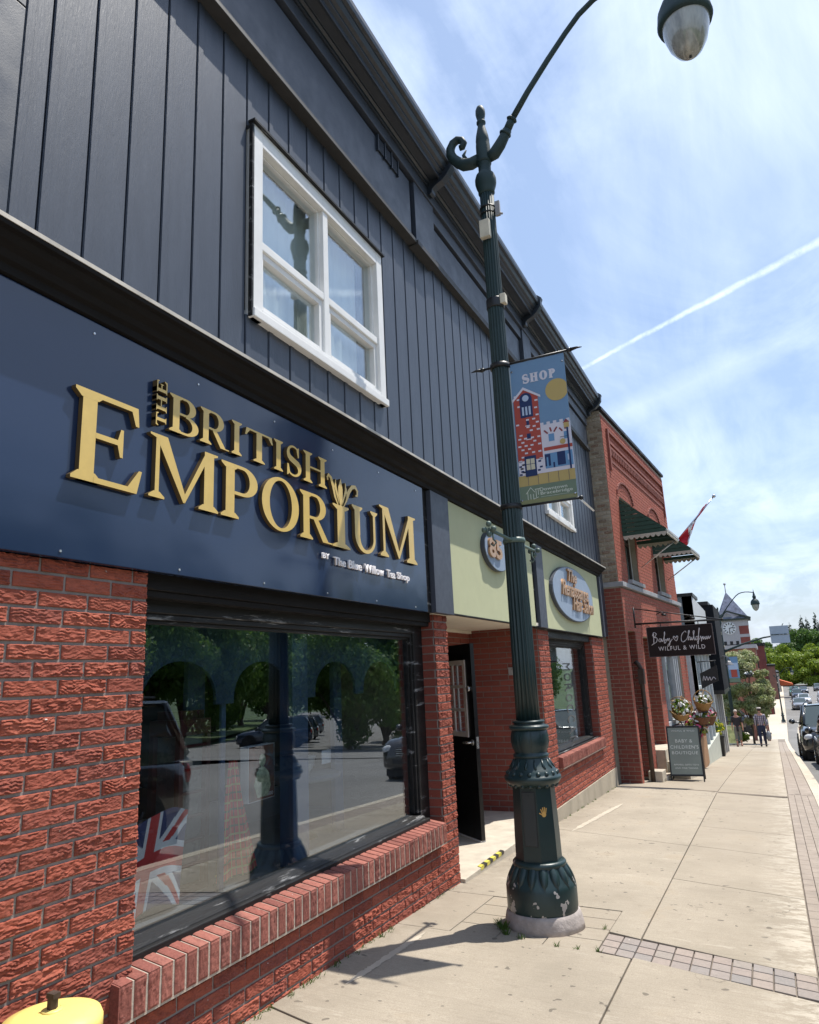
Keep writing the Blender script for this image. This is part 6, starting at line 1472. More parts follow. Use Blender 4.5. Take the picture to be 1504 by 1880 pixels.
block('brick_block', -10, 2.7, 96, 112, 1.9, mat('maroon_brick', (.17, .05, .045), .9, var=.2, vscale=1), 'dark maroon brick block right of the clock tower', None, 6)
block('brick_block', -10, 4.0, 150, 180, -.8, mat('far_brick', (.20, .10, .08), .9, var=.3, vscale=.5), 'low far brick terrace where the street bends', None, 7)
block('brick_block', -10, 5.2, 205, 240, -2.8, mat('far_stucco', (.35, .31, .28), .9, var=.3, vscale=.5), 'farthest pale low building at the foot of the hill', None, 7)
aw2 = empty('shop_awning', (4.6, 160, -4.6), 0, 'small orange awning over a far shop front', 'awning')
mb = MB(); mb.poly([(0, 0, 1.1), (2.2, 0, .3), (2.2, 0, 0), (0, 0, 0)], (0, 7, 0)); mb.build('canopy', mat('orange_canvas', (.62, .14, .05), .8), aw2)
mb = MB(); mb.tube([(2.2, 0, 0), (2.2, 0, -2.4)], .05, 6); mb.tube([(2.2, 7, 0), (2.2, 7, -2.4)], .05, 6); mb.build('post', M['black'], aw2)
# ---------------------------------------------------------------- trees
def leafcloud(centres, n, size, m, name, parent, flat=.6, seed=1):
    """n leaf quads scattered on and in a set of (x, y, z, r) clumps"""
    g = np.random.default_rng(seed); c = np.array(centres); wts = c[:, 3]**2; wts = wts/wts.sum()
    k = g.choice(len(c), n, p=wts); d = g.normal(size=(n, 3)); d /= np.linalg.norm(d, axis=1)[:, None]
    r = c[k, 3]*(.55+.5*g.random(n)); p = c[k, :3]+d*r[:, None]*np.array([1, 1, .8])
    nrm = d+g.normal(size=(n, 3))*.6; nrm /= np.linalg.norm(nrm, axis=1)[:, None]
    a = np.cross(nrm, g.normal(size=(n, 3))); a /= np.linalg.norm(a, axis=1)[:, None]; b = np.cross(nrm, a)
    s = (size*(.6+.8*g.random(n)))[:, None]
    v = np.stack([p-a*s, p-b*s*flat, p+a*s, p+b*s*flat], 1).reshape(-1, 3)
    me = bpy.data.meshes.new(name); me.vertices.add(len(v)); me.vertices.foreach_set('co', v.ravel())
    me.loops.add(n*4); me.loops.foreach_set('vertex_index', np.arange(n*4, dtype=np.int32)); me.polygons.add(n)
    me.polygons.foreach_set('loop_start', np.arange(0, n*4, 4, dtype=np.int32)); me.polygons.foreach_set('loop_total', np.full(n, 4, dtype=np.int32)); me.update(calc_edges=True)
    me.materials.append(m); o = bpy.data.objects.new(name, me); C.objects.link(o); o.parent = parent; return o
def broadleaf(loc, H, R, m, lab, cat='tree', group=None, n=6000, size=.2, seed=1, trunk_h=.25, name='broadleaf_tree', tr=None, nc=26, cr=.26):
    g = np.random.default_rng(seed); t = empty(name, loc, 0, lab, cat, group); cs = []; tips = []
    for i in range(nc):
        a = g.random()*2*PI; zz = g.random(); rr = R*math.sqrt(max(.05, 1-(zz*1.6-.7)**2))*(.35+.6*g.random())
        cs.append((rr*math.cos(a), rr*math.sin(a), H*(trunk_h+.08+(1-trunk_h-.13)*zz), R*(cr+.2*g.random()))); tips.append(cs[-1])
    leafcloud(cs, n, size, m, 'crown', t, seed=seed)
    mb = MB(); th = H*trunk_h; r0 = tr or R*.055
    mb.tube([(0, 0, -.3), (0, 0, th*.5), (R*.02, 0, th), (0, R*.03, H*.55), (0, 0, H*.8)], [r0*1.3, r0, r0*.9, r0*.5, r0*.15], 8)
    for i in range(0, 20, 2): c = tips[i]; mb.tube([(0, 0, th*(.85+.02*i)), (c[0]*.45, c[1]*.45, (th+c[2])*.55), (c[0]*.9, c[1]*.9, c[2])], [r0*.5, r0*.3, r0*.08], 5)
    mb.build('trunk', M['bark'], t); return t
def conifer(loc, H, R, lab, group=None, n=2600, size=.35, seed=1):
    g = np.random.default_rng(seed); t = empty('conifer_tree', loc, 0, lab, 'tree', group); cs = []
    for i in range(40):
        f = i/40; z = H*(.14+.84*f); rr = R*(1-f)**.85; a = g.random()*2*PI
        for k in range(3): b = a+k*2.1+g.random(); cs.append((rr*.6*math.cos(b), rr*.6*math.sin(b), z-rr*.15, max(.18, rr*.42)))
    leafcloud(cs, n, size, M['leaf_dark'], 'crown', t, flat=.35, seed=seed)
    mb = MB(); mb.tube([(0, 0, -.5), (0, 0, H*.5), (0, 0, H*.98)], [R*.07, R*.045, .02], 6); mb.build('trunk', M['bark'], t); return t
crab = broadleaf((1.52, 42.3, G(1.5, 42.3)), 4.7, 1.25, M['leaf_crab'], 'small crabapple tree with faded blossom on the pavement behind the walkers', n=26000, size=.06, nc=70, cr=.16, seed=5, trunk_h=.16, name='crabapple_tree', tr=.05)
o = leafcloud([(.65, 41.4, zg(41.4)+.3, .3), (.75, 41.7, zg(41.4)+.85, .34), (1.05, 41.8, zg(41.4)+.3, .3), (.85, 41.6, zg(41.4)+1.3, .26)], 2200, .06, M['leaf_bright'], 'shrub', None, seed=4); tag(o, 'bright green shrub at the foot of the crabapple tree', 'shrub')
GF = 'trees on the far hillside'
rs = np.random.default_rng(12)
FARP = dict()
def far_tree(x, y, H, R, k, lab, i):
    loc = (x, y, zg(y)-.5+max(0, (y-300)*.02)); key = k
    if key not in FARP:
        if k == 'con': FARP[key] = (conifer(loc, H, R, lab, GF, 6000, .45, i), H, R)
        else: FARP[key] = (broadleaf(loc, H, R, M['leaf_bright' if k == 'bri' else 'leaf_mid'], lab, group=GF, n=11000, size=.36, seed=i, trunk_h=.10), H, R)
        return FARP[key][0]
    o, h, r = FARP[key]; c = copy_tree(o, None, lab); c.location = loc; c.scale = (R/r, R/r, H/h); c.rotation_euler = (0, 0, rs.random()*6); return c
far_tree(9.5, 268, 13.0, 6.0, 'bri', 'large bright green tree at the right foot of the hill', 21)
far_tree(20.5, 262, 12.0, 6.0, 'bri', 'bright green tree at the right edge of the photograph', 3)
far_tree(2.6, 300, 13.5, 5.5, 'bri', 'bright green tree rising right of the clock tower', 3)
far_tree(-2.5, 320, 18, 6, 'mid', 'tall mid green tree close behind the clock tower', 24)
for i, (x, y, H) in enumerate(((11.2, 345, 24), (14.0, 350, 24.5), (18.8, 352, 27.5), (24.0, 350, 28), (28.5, 352, 27), (21.5, 365, 27))):
    far_tree(x, y, H, 5.0, 'con', ['slim dark conifer just right of the blank sign plate', 'second dark conifer from the left on the skyline', 'tall dark conifer in the middle of the skyline group', 'tallest dark conifer near the right edge', 'dark conifer at the far right edge of the skyline', 'dark conifer set back behind the skyline group'][i], 31+i)
for i, (x, y) in enumerate(((14.8, 256), (25.5, 256), (31, 262), (17.5, 270))):
    far_tree(x, y, 10+i, 5.5, 'bri', ['low bright green tree at the hill foot, behind the far cars', 'bright green tree just outside the right edge group', 'outermost bright green tree at the hill foot', 'bright green tree set back between two others at the hill foot'][i], 3)
for i in range(16):
    x = -4+i*2.6+rs.random()*1.5; y = 305+rs.random()*50; far_tree(x, y, 12.5+rs.random()*4.5+(4 if x > 13 else 0), 5.2+rs.random(), 'mid', 'mid green tree in the hillside wood, number of many alike', 40+i)
for c in bpy.data.objects:
    if c.get('label', '').startswith('mid green tree in the hillside'): c['label'] = 'rounded mid green tree in the wood on the far hill'
mb = MB(); pts = []
for i in range(31):
    for j in range(13):
        x = -160+i*15; y = 285+j*22; z = zg(y)-.5+10.5*min(1, j/5)*(.75+.25*math.sin(i*.8+j*.4)); pts.append((x, y, z))
mb.add(pts, [(i*13+j, (i+1)*13+j, (i+1)*13+j+1, i*13+j+1) for i in range(30) for j in range(12)], True)
tag(mb.build('hill', M['grass_far']), kind='structure')
# trees across the road (they show in the shop window)
GO = 'trees across the road'
mA = Vector((-2.6, 0))
P_ = None
labs = ['broad green tree over the grass, leftmost in the window reflection', 'green tree behind the parked cars in the window reflection', 'third green tree reflected in the shop window', 'dense green tree left of the reflected sky gap', 'distant green tree beside the reflected sky gap', 'tree just right of the reflected sky gap', 'green tree above the far kerb in the reflection', 'green tree at the right end of the reflection', 'tree behind the left end of the reflected lawn', 'tree at the far left behind the reflected lawn', 'tall backdrop tree behind the leftmost reflected trees', 'tall backdrop tree left of centre in the reflection', 'backdrop tree beyond the reflected parked cars', 'backdrop tree right of the reflected sky gap', 'backdrop tree above the reflected kerb', 'backdrop tree at the right end of the reflection', 'backdrop tree at the left end of the reflection', 'tree far along the left of the reflected side street', 'last tree on the left of the reflected side street', 'last tree on the right of the reflected side street', 'smallest tree by the kerb in the right of the reflection']
SP = [((so_+sd*t_+sn*w_).x, (so_+sd*t_+sn*w_).y, H, R) for (t_, w_, H, R) in ((-7, 14, 9, 4.2), (0, 16, 11, 4.6), (8, 15, 12, 4.8), (18, 15.5, 12, 4.8), (29, 14, 15, 5), (-6, 26, 15, 5.5), (42, 14, 17, 5.6), (6, 28, 17, 6.5), (20, 29, 18, 7), (36, 30, 19, 8), (58, 14, 19, 6.5), (80, 14, 21, 8))]
SP += [(so_.x+sd.x*110+sn.x*13, so_.y+sd.y*110+sn.y*13, 23, 9), (20.6, 44, 11, 4.2), (19.2, 37, 8.5, 3.2), (21.5, 53, 11, 4.6), (25.5, 62, 12, 5), (22.5, 74, 12, 5.5), (32, 80, 12, 5), (29, 95, 12, 6)]
for i, (x, y, H, R) in enumerate(SP):
    loc = (x, y, zg(y)-.2)
    if P_ is None: P_ = broadleaf(loc, H, R, M['leaf_street'], labs[i], group=GO, n=26000, size=.15, seed=77, trunk_h=.04); PH = (H, R)
    else: c = copy_tree(P_, None, labs[i]); c.location = loc; c.scale = (R/PH[1], R/PH[1], H/PH[0]); c.rotation_euler = (0, 0, i*1.7)

# ---------------------------------------------------------------- vehicles (front towards -y)
def paint(name, c, metal=.0): return mat(name, c, .22, metal=metal, var=0, spec=.6, coat=1.0)
HLm = mat('headlight_lens', (.60, .62, .64), .08, var=0); TLm = mat('tail_light', (.45, .02, .02), .2, var=0); PLm = mat('number_plate', (.7, .72, .75), .5, var=0)
def car(loc, kind, pm, lab, pitch=0, yaw=0, group='cars parked along the kerb'):
    t = empty('parked_car' if 'parked' in group else 'moving_car', loc, 0, lab, 'car', group); t.rotation_euler = (pitch, 0, yaw)
    if kind == 'suv': L, hw, zt, zr, hood, w0, r0, r1, r2, wr, zbot = 4.85, .98, 1.12, 1.80, 1.08, 1.22, 1.95, 4.45, 4.78, .39, .30
    elif kind == 'truck': L, hw, zt, zr, hood, w0, r0, r1, r2, wr, zbot = 5.5, 1.0, 1.20, 1.88, 1.17, 1.35, 2.05, 3.9, 4.15, .41, .36
    else: L, hw, zt, zr, hood, w0, r0, r1, r2, wr, zbot = 4.65, .91, .93, 1.46, .88, 1.15, 2.0, 3.4, 4.25, .33, .20
    S = [(0.0, .70*hw, zbot+.12, hood*.62), (.04, .86*hw, zbot+.04, hood*.74), (.16, .955*hw, zbot, hood*.86), (.45, hw, zbot, hood*.94), (w0, hw, zbot, zt), (L*.5, hw, zbot, zt+.01), (L*.8, hw, zbot, zt+.02), (L-.25, .97*hw, zbot, zt+.01), (L-.05, .88*hw, zbot+.03, zt*.93), (L, .76*hw, zbot+.12, zt*.80)]
    def ring(y, w_, b, tp, crown):
        h = [(0, b), (w_*.82, b), (w_*.97, b+.10*(tp-b)), (w_, b+.35*(tp-b)), (w_*.985, b+.62*(tp-b)), (w_*.95, b+.90*(tp-b)), (w_*.84, tp), (w_*.45, tp+crown*.8), (0, tp+crown)]
        return [(x, y, z) for x, z in h]+[(-x, y, z) for x, z in h[-2:0:-1]]
    mb = MB(); vs = []
    for (y, w_, b, tp) in S: vs += ring(y, w_, b, tp, .035)
    n = 16; m_ = len(S); fs = [(i*n+j, (i+1)*n+j, (i+1)*n+(j+1) % n, i*n+(j+1) % n) for i in range(m_-1) for j in range(n)]+[tuple(range(n)), tuple(reversed(range((m_-1)*n, m_*n)))]
    mb.add(vs, fs, True)
    if kind == 'truck': mb.box(-hw*.9, hw*.9, r2, L-.05, zt-.02, zt+.02)
    body = mb.build('body', pm, t); fix_normals(body)
    # glasshouse
    gs = [(w0-.02, .84*hw, .80*hw, zt+.01), (r0, .90*hw, .72*hw, zr-.05), (r0+.25, .90*hw, .72*hw, zr-.01), (r1, .90*hw, .71*hw, zr-.03), (r2, .88*hw, .80*hw, zt+.03)]
    mb = MB(); vs = []
    for k, (y, wb, wt, z) in enumerate(gs):
        zb2 = zt-.03
        vs += [(-wb, y, zb2), (-(wb+wt)/2, y, (zb2+z)/2+.02*(z > zt+.1)), (-wt, y, z), (0, y, z+.03*(z > zt+.2)), (wt, y, z), ((wb+wt)/2, y, (zb2+z)/2+.02*(z > zt+.1)), (wb, y, zb2)]
    fs = [(i*7+j, i*7+j+1, (i+1)*7+j+1, (i+1)*7+j) for i in range(4) for j in range(6)]; mb.add(vs, fs)
    g = mb.build('windows', M['car_glass'], t); fix_normals(g)
    mb = MB()
    def pil(a, b, w_=.045): mb.tube([a, b], w_, 6)
    for s in (-1, 1):
        pil((s*.82*hw, w0, zt+.01), (s*.725*hw, r0, zr-.04)); pil((s*.725*hw, r0, zr-.03), (s*.715*hw, r1, zr-.02), .04); pil((s*.715*hw, r1, zr-.02), (s*.81*hw, r2, zt+.03), .05)
        ym = (r0+r1)/2-.1; pil((s*.90*hw, ym, zt), (s*.735*hw, ym, zr-.03), .04)
    mb.build('pillar', pm, t)
    mb = MB(); mb.add([(-.73*hw, r0-.03, zr-.045), (.73*hw, r0-.03, zr-.045), (.73*hw, r0+.25, zr+.0), (-.73*hw, r0+.25, zr+.0), (0, r0-.03, zr-.01), (0, r0+.25, zr+.035), (-.72*hw, r1, zr-.02), (.72*hw, r1, zr-.02), (0, r1, zr+.015)], [(0, 4, 5, 3), (4, 1, 2, 5), (3, 5, 8, 6), (5, 2, 7, 8)], True); r_ = mb.build('roof', pm, t); fix_normals(r_)
    if kind != 'sedan':
        mb = MB()
        for s in (-1, 1): mb.tube([(s*.66*hw, r0+.3, zr+.05), (s*.66*hw, r1-.1, zr+.05)], .018, 6)
        mb.build('roof_rail', M['black'], r_)
    for (y) in (.88, L-1.0):
        for s in (-1, 1):
            mb = MB(); mb.tube([(s*(hw-.20), y, wr+.02), (s*(hw+.004), y, wr+.02)], wr+.07, 28, smooth=True); mb.build('wheel_arch', M['tyre'], t)
            mb = MB(); Rm = Matrix.Rotation(PI/2, 4, 'Y'); k0 = 0
            mb.lathe([(wr*.62, -.11), (wr*.93, -.11), (wr, -.07), (wr, .07), (wr*.93, .11), (wr*.62, .11)], (s*(hw-.09), y, wr), 32, mtx=Rm); ty_ = mb.build('wheel', M['tyre'], t)
            mb = MB(); mb.lathe([(wr*.62, -.112), (wr*.60, -.09), (wr*.12, -.07), (.01, -.075)] if s < 0 else [(.01, .075), (wr*.12, .07), (wr*.60, .09), (wr*.62, .112)], (s*(hw-.085), y, wr), 24, mtx=Rm, cap=False)
            for k in range(5):
                a = 2*PI*k/5; xo = s*(hw+.01); mb.tube([(xo, y+.05*math.cos(a), wr+.05*math.sin(a)), (xo, y+wr*.6*math.cos(a), wr+wr*.6*math.sin(a))], [.03, .022], 6)
            mb.build('rim', M['chrome'] if kind == 'sedan' else M['rim'], ty_)
    for s in (-1, 1):
        mb = MB(); hz1 = hood*.70; mb.ball((s*hw*.76, .10, hz1), .13, 14, 8, (1.25, .62, .62 if kind == 'sedan' else .8)); mb.build('headlight', HLm, t)
        mb = MB(); mb.ball((s*hw*.80, L-.07, zt*.82), .11, 12, 8, (.8, .6, 1.3)); mb.build('tail_light', TLm, t)
        mb = MB(); ym = w0+.22; mb.tube([(s*hw*.86, ym+.05, zt+.06), (s*(hw+.10), ym, zt+.10)], .025, 6); mb.ball((s*(hw+.16), ym, zt+.12), .10, 12, 8, (1.0, .75, .85)); mb.build('wing_mirror', pm, t)
    mb = MB(); mb.box(-hw*.52, hw*.52, -.012, .05, hood*.55, hood*.74)
    mb.box(-hw*.60, hw*.60, -.010, .05, zbot+.14, zbot+.25); mb.build('grille', M['black'], t, bevel=.01)
    mb = MB()
    for i in range(4): mb.box(-hw*.50, hw*.50, -.02, -.01, hood*(.575+.042*i), hood*(.588+.042*i))
    mb.build('grille_bar', M['chrome'], t)
    mb = MB(); mb.box(-.16, .16, -.03, -.02, zbot+.27, zbot+.36); mb.box(-.16, .16, L+.0, L+.01, zt*.6, zt*.6+.1); mb.build('number_plate', PLm, t)
    mb = MB(); mb.box(-hw*.9, hw*.9, .25, L-.25, .16, zbot+.04); mb.build('underbody', M['tyre'], t)
    return t
M['rim'] = mat('dark_alloy', (.10, .10, .11), .3, metal=.8, var=0)
slope = lambda y: -math.atan2(zg(y)-zg(y+3), 3.0)
def rz(y): return road_z(0, y)
BK = paint('black_car_paint', (.006, .006, .007)); BN = paint('dark_brown_car_paint', (.016, .013, .012)); WH = paint('white_car_paint', (.72, .73, .75)); SV = paint('silver_car_paint', (.30, .31, .33), .5); BU = paint('dark_blue_car_paint', (.02, .035, .07)); GR = paint('teal_car_paint', (.03, .22, .16)); GY = paint('grey_car_paint', (.12, .125, .13), .5)
GP = 'cars parked along the kerb'
car((4.5, 2.35, rz(3)), 'suv', BK, 'black SUV parked beside the camera, seen only reflected at the left of the window', slope(3))
cA = car((4.60, 15.5, rz(16.5)), 'suv', BN, 'nearest glossy dark SUV cut off by the right edge, its wing mirror in view', slope(13))
cB = car((4.46, 21.2, rz(22.5)), 'sedan', BK, 'black saloon car parked second in the row at the right', slope(21))
cC = car((4.28, 26.4, rz(28)), 'truck', BK, 'tall black pickup parked third in the row, windscreen showing', slope(28))
cars_far = [(5.9, 108, 'sedan', SV, 'silver car with dark bumper, nearest of the far parked row'), (7.2, 128, 'sedan', WH, 'pale car behind the silver one in the far row'), (7.0, 150, 'suv', BU, 'dark blue car in the far parked row'), (7.2, 172, 'suv', GR, 'teal green van at the end of the far parked row'),
            (8.7, 104, 'sedan', WH, 'white car nearest of the far right-hand lane'), (9.5, 116, 'suv', WH, 'second white car in the far right-hand lane'), (10.6, 140, 'sedan', WH, 'white car behind the orange road sign'), (13.4, 205, 'suv', GY, 'grey car far down the street near the trees'), (19.0, 230, 'sedan', paint('red_car_paint', (.35, .02, .03)), 'red car at the far right by the trees'), (9.6, 190, 'sedan', BU, 'dark car far down the street centre')]
for (x, y, k, p, lab) in cars_far: car((x, y, rz(y)+.02), k, p, lab, slope(y), 0, 'traffic far down the street')
# side-street cars seen in reflection
yaw_ = -math.atan2(.515, .857)+PI/2
i = 0; protos = {}
for j, (t_, w_, k, p, lab) in enumerate(((19, 5.6, 'suv', BU, 'dark blue SUV, nearest reflected car across the road'), (24, 5.6, 'sedan', SV, 'silver car second in the reflected side-street row'), (29, 5.6, 'suv', GY, 'grey SUV third in the reflected side-street row'), (35, 5.6, 'sedan', BK, 'black car fourth in the reflected side-street row'), (42, 5.6, 'suv', SV, 'silver SUV fifth in the reflected side-street row'), (50, 5.6, 'sedan', WH, 'white car last in the reflected side-street row'), (46, -2.5, 'suv', GY, 'grey car driving up the reflected side street'))):
    p2 = so_+sd*t_+sn*w_; car((p2.x, p2.y, road_z(0, p2.y)+.06), k, p, lab, 0, (yaw_ if w_ > 0 else yaw_+PI/2), 'cars in the side street across the road')
# dark truck in the side street beyond the walkers
tr_ = car((2.2, 54.5, zg(54)+.02), 'truck', BN, 'dark red-brown truck crossing from the side street beyond the walkers', 0, R_(90), 'cars waiting at the corner')
# orange road sign
rs_ = empty('road_sign', (9.7, 124, rz(124)), label='orange diamond road-works sign in front of the far white cars', cat='road sign')
mb = MB(); mb.poly([(0, -.02, .45), (.62, -.02, 1.07), (0, -.02, 1.69), (-.62, -.02, 1.07)], (0, .03, 0)); mb.build('sign_plate', mat('road_sign_orange', (.72, .16, .03), .6), rs_)
mb = MB(); mb.tube([(0, .03, 0), (0, .03, 1.3)], .03, 6); mb.tube([(-.4, .25, 0), (.4, .25, 0)], .03, 6); mb.tube([(0, .03, .5), (0, .5, 0)], .02, 6); mb.build('sign_stand', M['black'], rs_)

# ---------------------------------------------------------------- second and third lamp posts
l2 = copy_tree(lamp1, None, 'dark green lamp post further down the street carrying a blank sign plate'); l2.location = (.76, 40.2, G(.8, 40.2))
for c in list(l2.children):
    if c.name.startswith(('gold_hand', 'access')): bpy.data.objects.remove(c)
l3 = copy_tree(lamp1, None, 'distant thin lamp post beyond the side street'); l3.location = (3.3, 72, zg(72)); l3.scale = (.7, .7, .62)
mb = MB(); mb.tube([(.06, 0, 4.55), (.9, 0, 4.85), (1.9, 0, 5.12), (2.95, 0, 5.25)], [.055, .05, .04, .035], 10); bt = mb.build('sign_arm', M['lamp_green'], l2)
pl_ = empty('sign_plate', (3.42, 40.1, G(.8, 40)+5.22), R_(4), 'blank blue-grey back of a sign plate on the second lamp post arm', 'sign')
mb = MB(); mb.box(-.42, .42, -.01, .01, -.42, .42); mb.build('plate', mat('galvanised_plate_back', (.36, .42, .50), .5, metal=.2, var=.06), pl_)
mb = MB(); mb.box(-.4, .4, -.04, -.01, -.02, .02); mb.build('bracket', M['lamp_green'], pl_)
b2 = empty('street_banner', (.85, 40.2, G(.8, 40)+3.0), label='small blue and red banner hung from the second lamp post', cat='banner')
mb = MB(); mb.box(0, .5, -.004, .004, 0, 1.25); mb.build('banner_cloth', COLM['blue'] if 'COLM' in globals() else MATS['banner_blue'], b2)
mb = MB(); mb.box(.03, .48, -.012, -.005, .62, .95); mb.build('printed_art', MATS['banner_pale'], b2); mb = MB(); mb.box(.12, .40, -.02, -.013, .25, .62); mb.build('printed_art', MATS['banner_red'], b2); mb = MB(); mb.box(0, .5, -.012, -.005, 0, .2); mb.build('printed_art', MATS['banner_green'], b2)
mb = MB(); mb.tube([(-.08, 0, 1.26), (.56, 0, 1.26)], .012, 6); mb.tube([(-.08, 0, -.01), (.56, 0, -.01)], .012, 6); mb.build('banner_arm', M['black'], b2)
hb = empty('flower_basket', (1.75, 40.6, G(.8, 40)+3.35), label='dark hanging basket with a little white by the second lamp post', cat='flower basket')
mb = MB(); mb.lathe([(.03, -.16), (.14, -.12), (.2, 0), (.19, .02)], n=16); mb.build('pot', M['black'], hb); blooms('flowers', 0, 0, .05, .24, .2, .1, 60, [PW, M['leaf_dark'], M['leaf_dark']], hb, .06)
mb = MB(); mb.tube([(-.9, -.35, .25), (0, 0, .25), (0, 0, .02)], .008, 5); mb.build('hanger', M['black'], hb)
rl = empty('railing', (.0, 47.0, 0), label='short reddish fence between the walkers by the corner', cat='fence')
mb = MB()
for i in range(4): mb.box(1.45+i*.22, 1.61+i*.22, 0, .05, zg(47)-.2, zg(47)+.85)
mb.build('board', mat('reddish_boards', (.22, .09, .07), .8, var=.3, vscale=3), rl); mb = MB(); mb.box(1.4, 2.35, .05, .09, zg(47)+.3, zg(47)+.4); mb.build('rail', M['black'], rl)

# ---------------------------------------------------------------- people
def skinned(name, V, E, Rr, m, parent, sub=2):
    me = bpy.data.meshes.new(name); me.from_pydata(V, E, []); o = bpy.data.objects.new(name, me); C.objects.link(o)
    sk = o.modifiers.new('skin', 'SKIN'); sk.use_smooth_shade = True
    for i, s in enumerate(me.skin_vertices[0].data): s.radius = (Rr[i] if isinstance(Rr[i], tuple) else (Rr[i], Rr[i])); s.use_root = (i == 0)
    sb = o.modifiers.new('sub', 'SUBSURF'); sb.levels = sub; sb.render_levels = sub
    dg = bpy.context.evaluated_depsgraph_get(); m2 = bpy.data.meshes.new_from_object(o.evaluated_get(dg)); bpy.data.objects.remove(o); m2.materials.clear(); m2.materials.append(m); m2.name = name
    for p in m2.polygons: p.use_smooth = True
    o2 = bpy.data.objects.new(name, m2); C.objects.link(o2); o2.parent = parent; return o2
def person(loc, H, face, P, lab):
    """face = yaw, figure looks along its local -y; P holds colours and pose"""
    t = empty('person', loc, face, lab, 'person'); k = H/1.75; s = lambda *v: tuple(a*k for a in v)
    skin_ = mat('skin_'+P['id'], P['skin'], .6, var=.05)
    st_ = P['stride']; J = {}
    V = [s(0, 0, .95), s(0, 0, 1.10), s(0, 0, 1.27), s(0, .0, 1.42), s(0, -.01, 1.50), s(0, -.015, 1.58), s(0, -.01, 1.67), s(0, 0, 1.74)]
    Rr = [(.145, .10), (.125, .09), (.15, .10), (.13, .085), (.05, .05), (.062, .072), (.074, .09), (.05, .06)]; E = [(i, i+1) for i in range(7)]
    def add(p, r, c): V.append(s(*p)); Rr.append(r); E.append((c, len(V)-1)); return len(V)-1
    legs = {}
    for sd_, ph in ((-1, 1), (1, -1)):
        f = st_*ph; a = add((sd_*.09, 0, .88), (.085, .09), 0); b = add((sd_*.095, -.12*f, .50), .058, a); kn = add((sd_*.095, -.10*f+.02*(f < 0), .47), .055, b)
        an = add((sd_*.10, -.30*f+(.06 if f < 0 else 0), .10+(.05 if f < 0 else 0)), .036, kn); he = add((sd_*.10, -.30*f+(.05 if f < 0 else 0)-.02, .05+(.05 if f < 0 else 0)), .042, an); add((sd_*.10, -.30*f-.15+(.05 if f < 0 else 0), .035+(.02 if f < 0 else 0)), .034, he)
        legs[sd_] = (f,)
        g = st_*-ph; sh = add((sd_*.17, 0, 1.40), .052, 3); el = add((sd_*.225, -.03*g+.03, 1.12), .042, sh); wr_ = add((sd_*.24, -.18*g-.02, .90), .027, el); pm_ = add((sd_*.245, -.21*g-.03, .83), (.034, .018), wr_)
        for q in range(4): fa_ = add((sd_*.245-.010*0+.0, -.215*g-.045+.017*(q-1.5), .77), .0095, pm_); add((sd_*.235, -.215*g-.055+.017*(q-1.5), .735+.006*abs(q-1)), .008, fa_)
        add((sd_*.225, -.215*g-.075, .80), .009, pm_)
        J[sd_] = (V[-7], )
    skinned('body', V, E, Rr, skin_, t)
    # shirt: over torso and upper arms
    SV_ = [s(0, 0, P['hem']), s(0, 0, 1.12), s(0, 0, 1.28), s(0, 0, 1.43), s(0, -.005, 1.475)]; SR = [(.165, .125), (.15, .115), (.172, .122), (.14, .10), (.075, .07)]; SE = [(0, 1), (1, 2), (2, 3), (3, 4)]
    for sd_, ph in ((-1, 1), (1, -1)):
        g = st_*-ph; SV_.append(s(sd_*.175, 0, 1.405)); SR.append(.068); SE.append((3, len(SV_)-1)); SV_.append(s(sd_*.225, -.03*g+.03, 1.13)); SR.append(.058); SE.append((len(SV_)-2, len(SV_)-1))
        if P['sleeve']: SV_.append(s(sd_*.238, -.16*g-.01, .93)); SR.append(.042); SE.append((len(SV_)-2, len(SV_)-1))
    skinned('shirt', SV_, SE, SR, P['shirt'], t)
    TV = [s(0, 0, 1.03), s(0, 0, .90)]; TR2 = [(.158, .118), (.160, .124)]; TE = [(0, 1)]
    for sd_, ph in ((-1, 1), (1, -1)):
        f = st_*ph; c0 = 1
        for p, r in (((sd_*.09, 0, .82), .098), ((sd_*.095, -.11*f, .50), .072), ((sd_*.098, -.22*f+(.04 if f < 0 else 0), .28), .058), ((sd_*.10, -.29*f+(.055 if f < 0 else 0), P['cuff']+(.04 if f < 0 else 0)), .055)):
            TV.append(s(*p)); TR2.append(r); TE.append((c0, len(TV)-1)); c0 = len(TV)-1
    skinned('trousers', TV, TE, TR2, P['trousers'], t)
    for sd_, ph in ((-1, 1), (1, -1)):
        f = st_*ph; y = (-.30*f+(.05 if f < 0 else 0)); z = (.03 if f < 0 else 0)
        skinned('shoe', [s(sd_*.10, y+.05, .05+z*1.6), s(sd_*.10, y-.05, .045+z), s(sd_*.10, y-.17, .035+z*.5)], [(0, 1), (1, 2)], [.05, .05, .042], P['shoes'], t, 2)
    mb = MB(); mb.ball(s(0, .012, 1.685), .098*k, 18, 12, (.93, 1.08, 1.0)); h_ = mb.build('hair', P['hair'], t)
    # trim the hair to a cap that leaves the face free
    for v in h_.data.vertices:
        if v.co.z < 1.67*k and v.co.y < -.01*k: v.co.y = .0; v.co.z = max(v.co.z, 1.66*k)
        if v.co.z < 1.60*k: v.co.z = 1.60*k
    mb = MB(); mb.ball(s(0, -.108, 1.62), .013*k, 8, 6, (.8, 1.1, 1.3)); mb.build('nose', skin_, t)
    for sd_ in (-1, 1):
        mb = MB(); mb.ball(s(sd_*.030, -.088, 1.645), .011*k, 8, 6); mb.build('eye', M['black'], t); mb = MB(); mb.ball(s(sd_*.079, .0, 1.635), .022*k, 8, 6, (.35, .8, 1.2)); mb.build('ear', skin_, t)
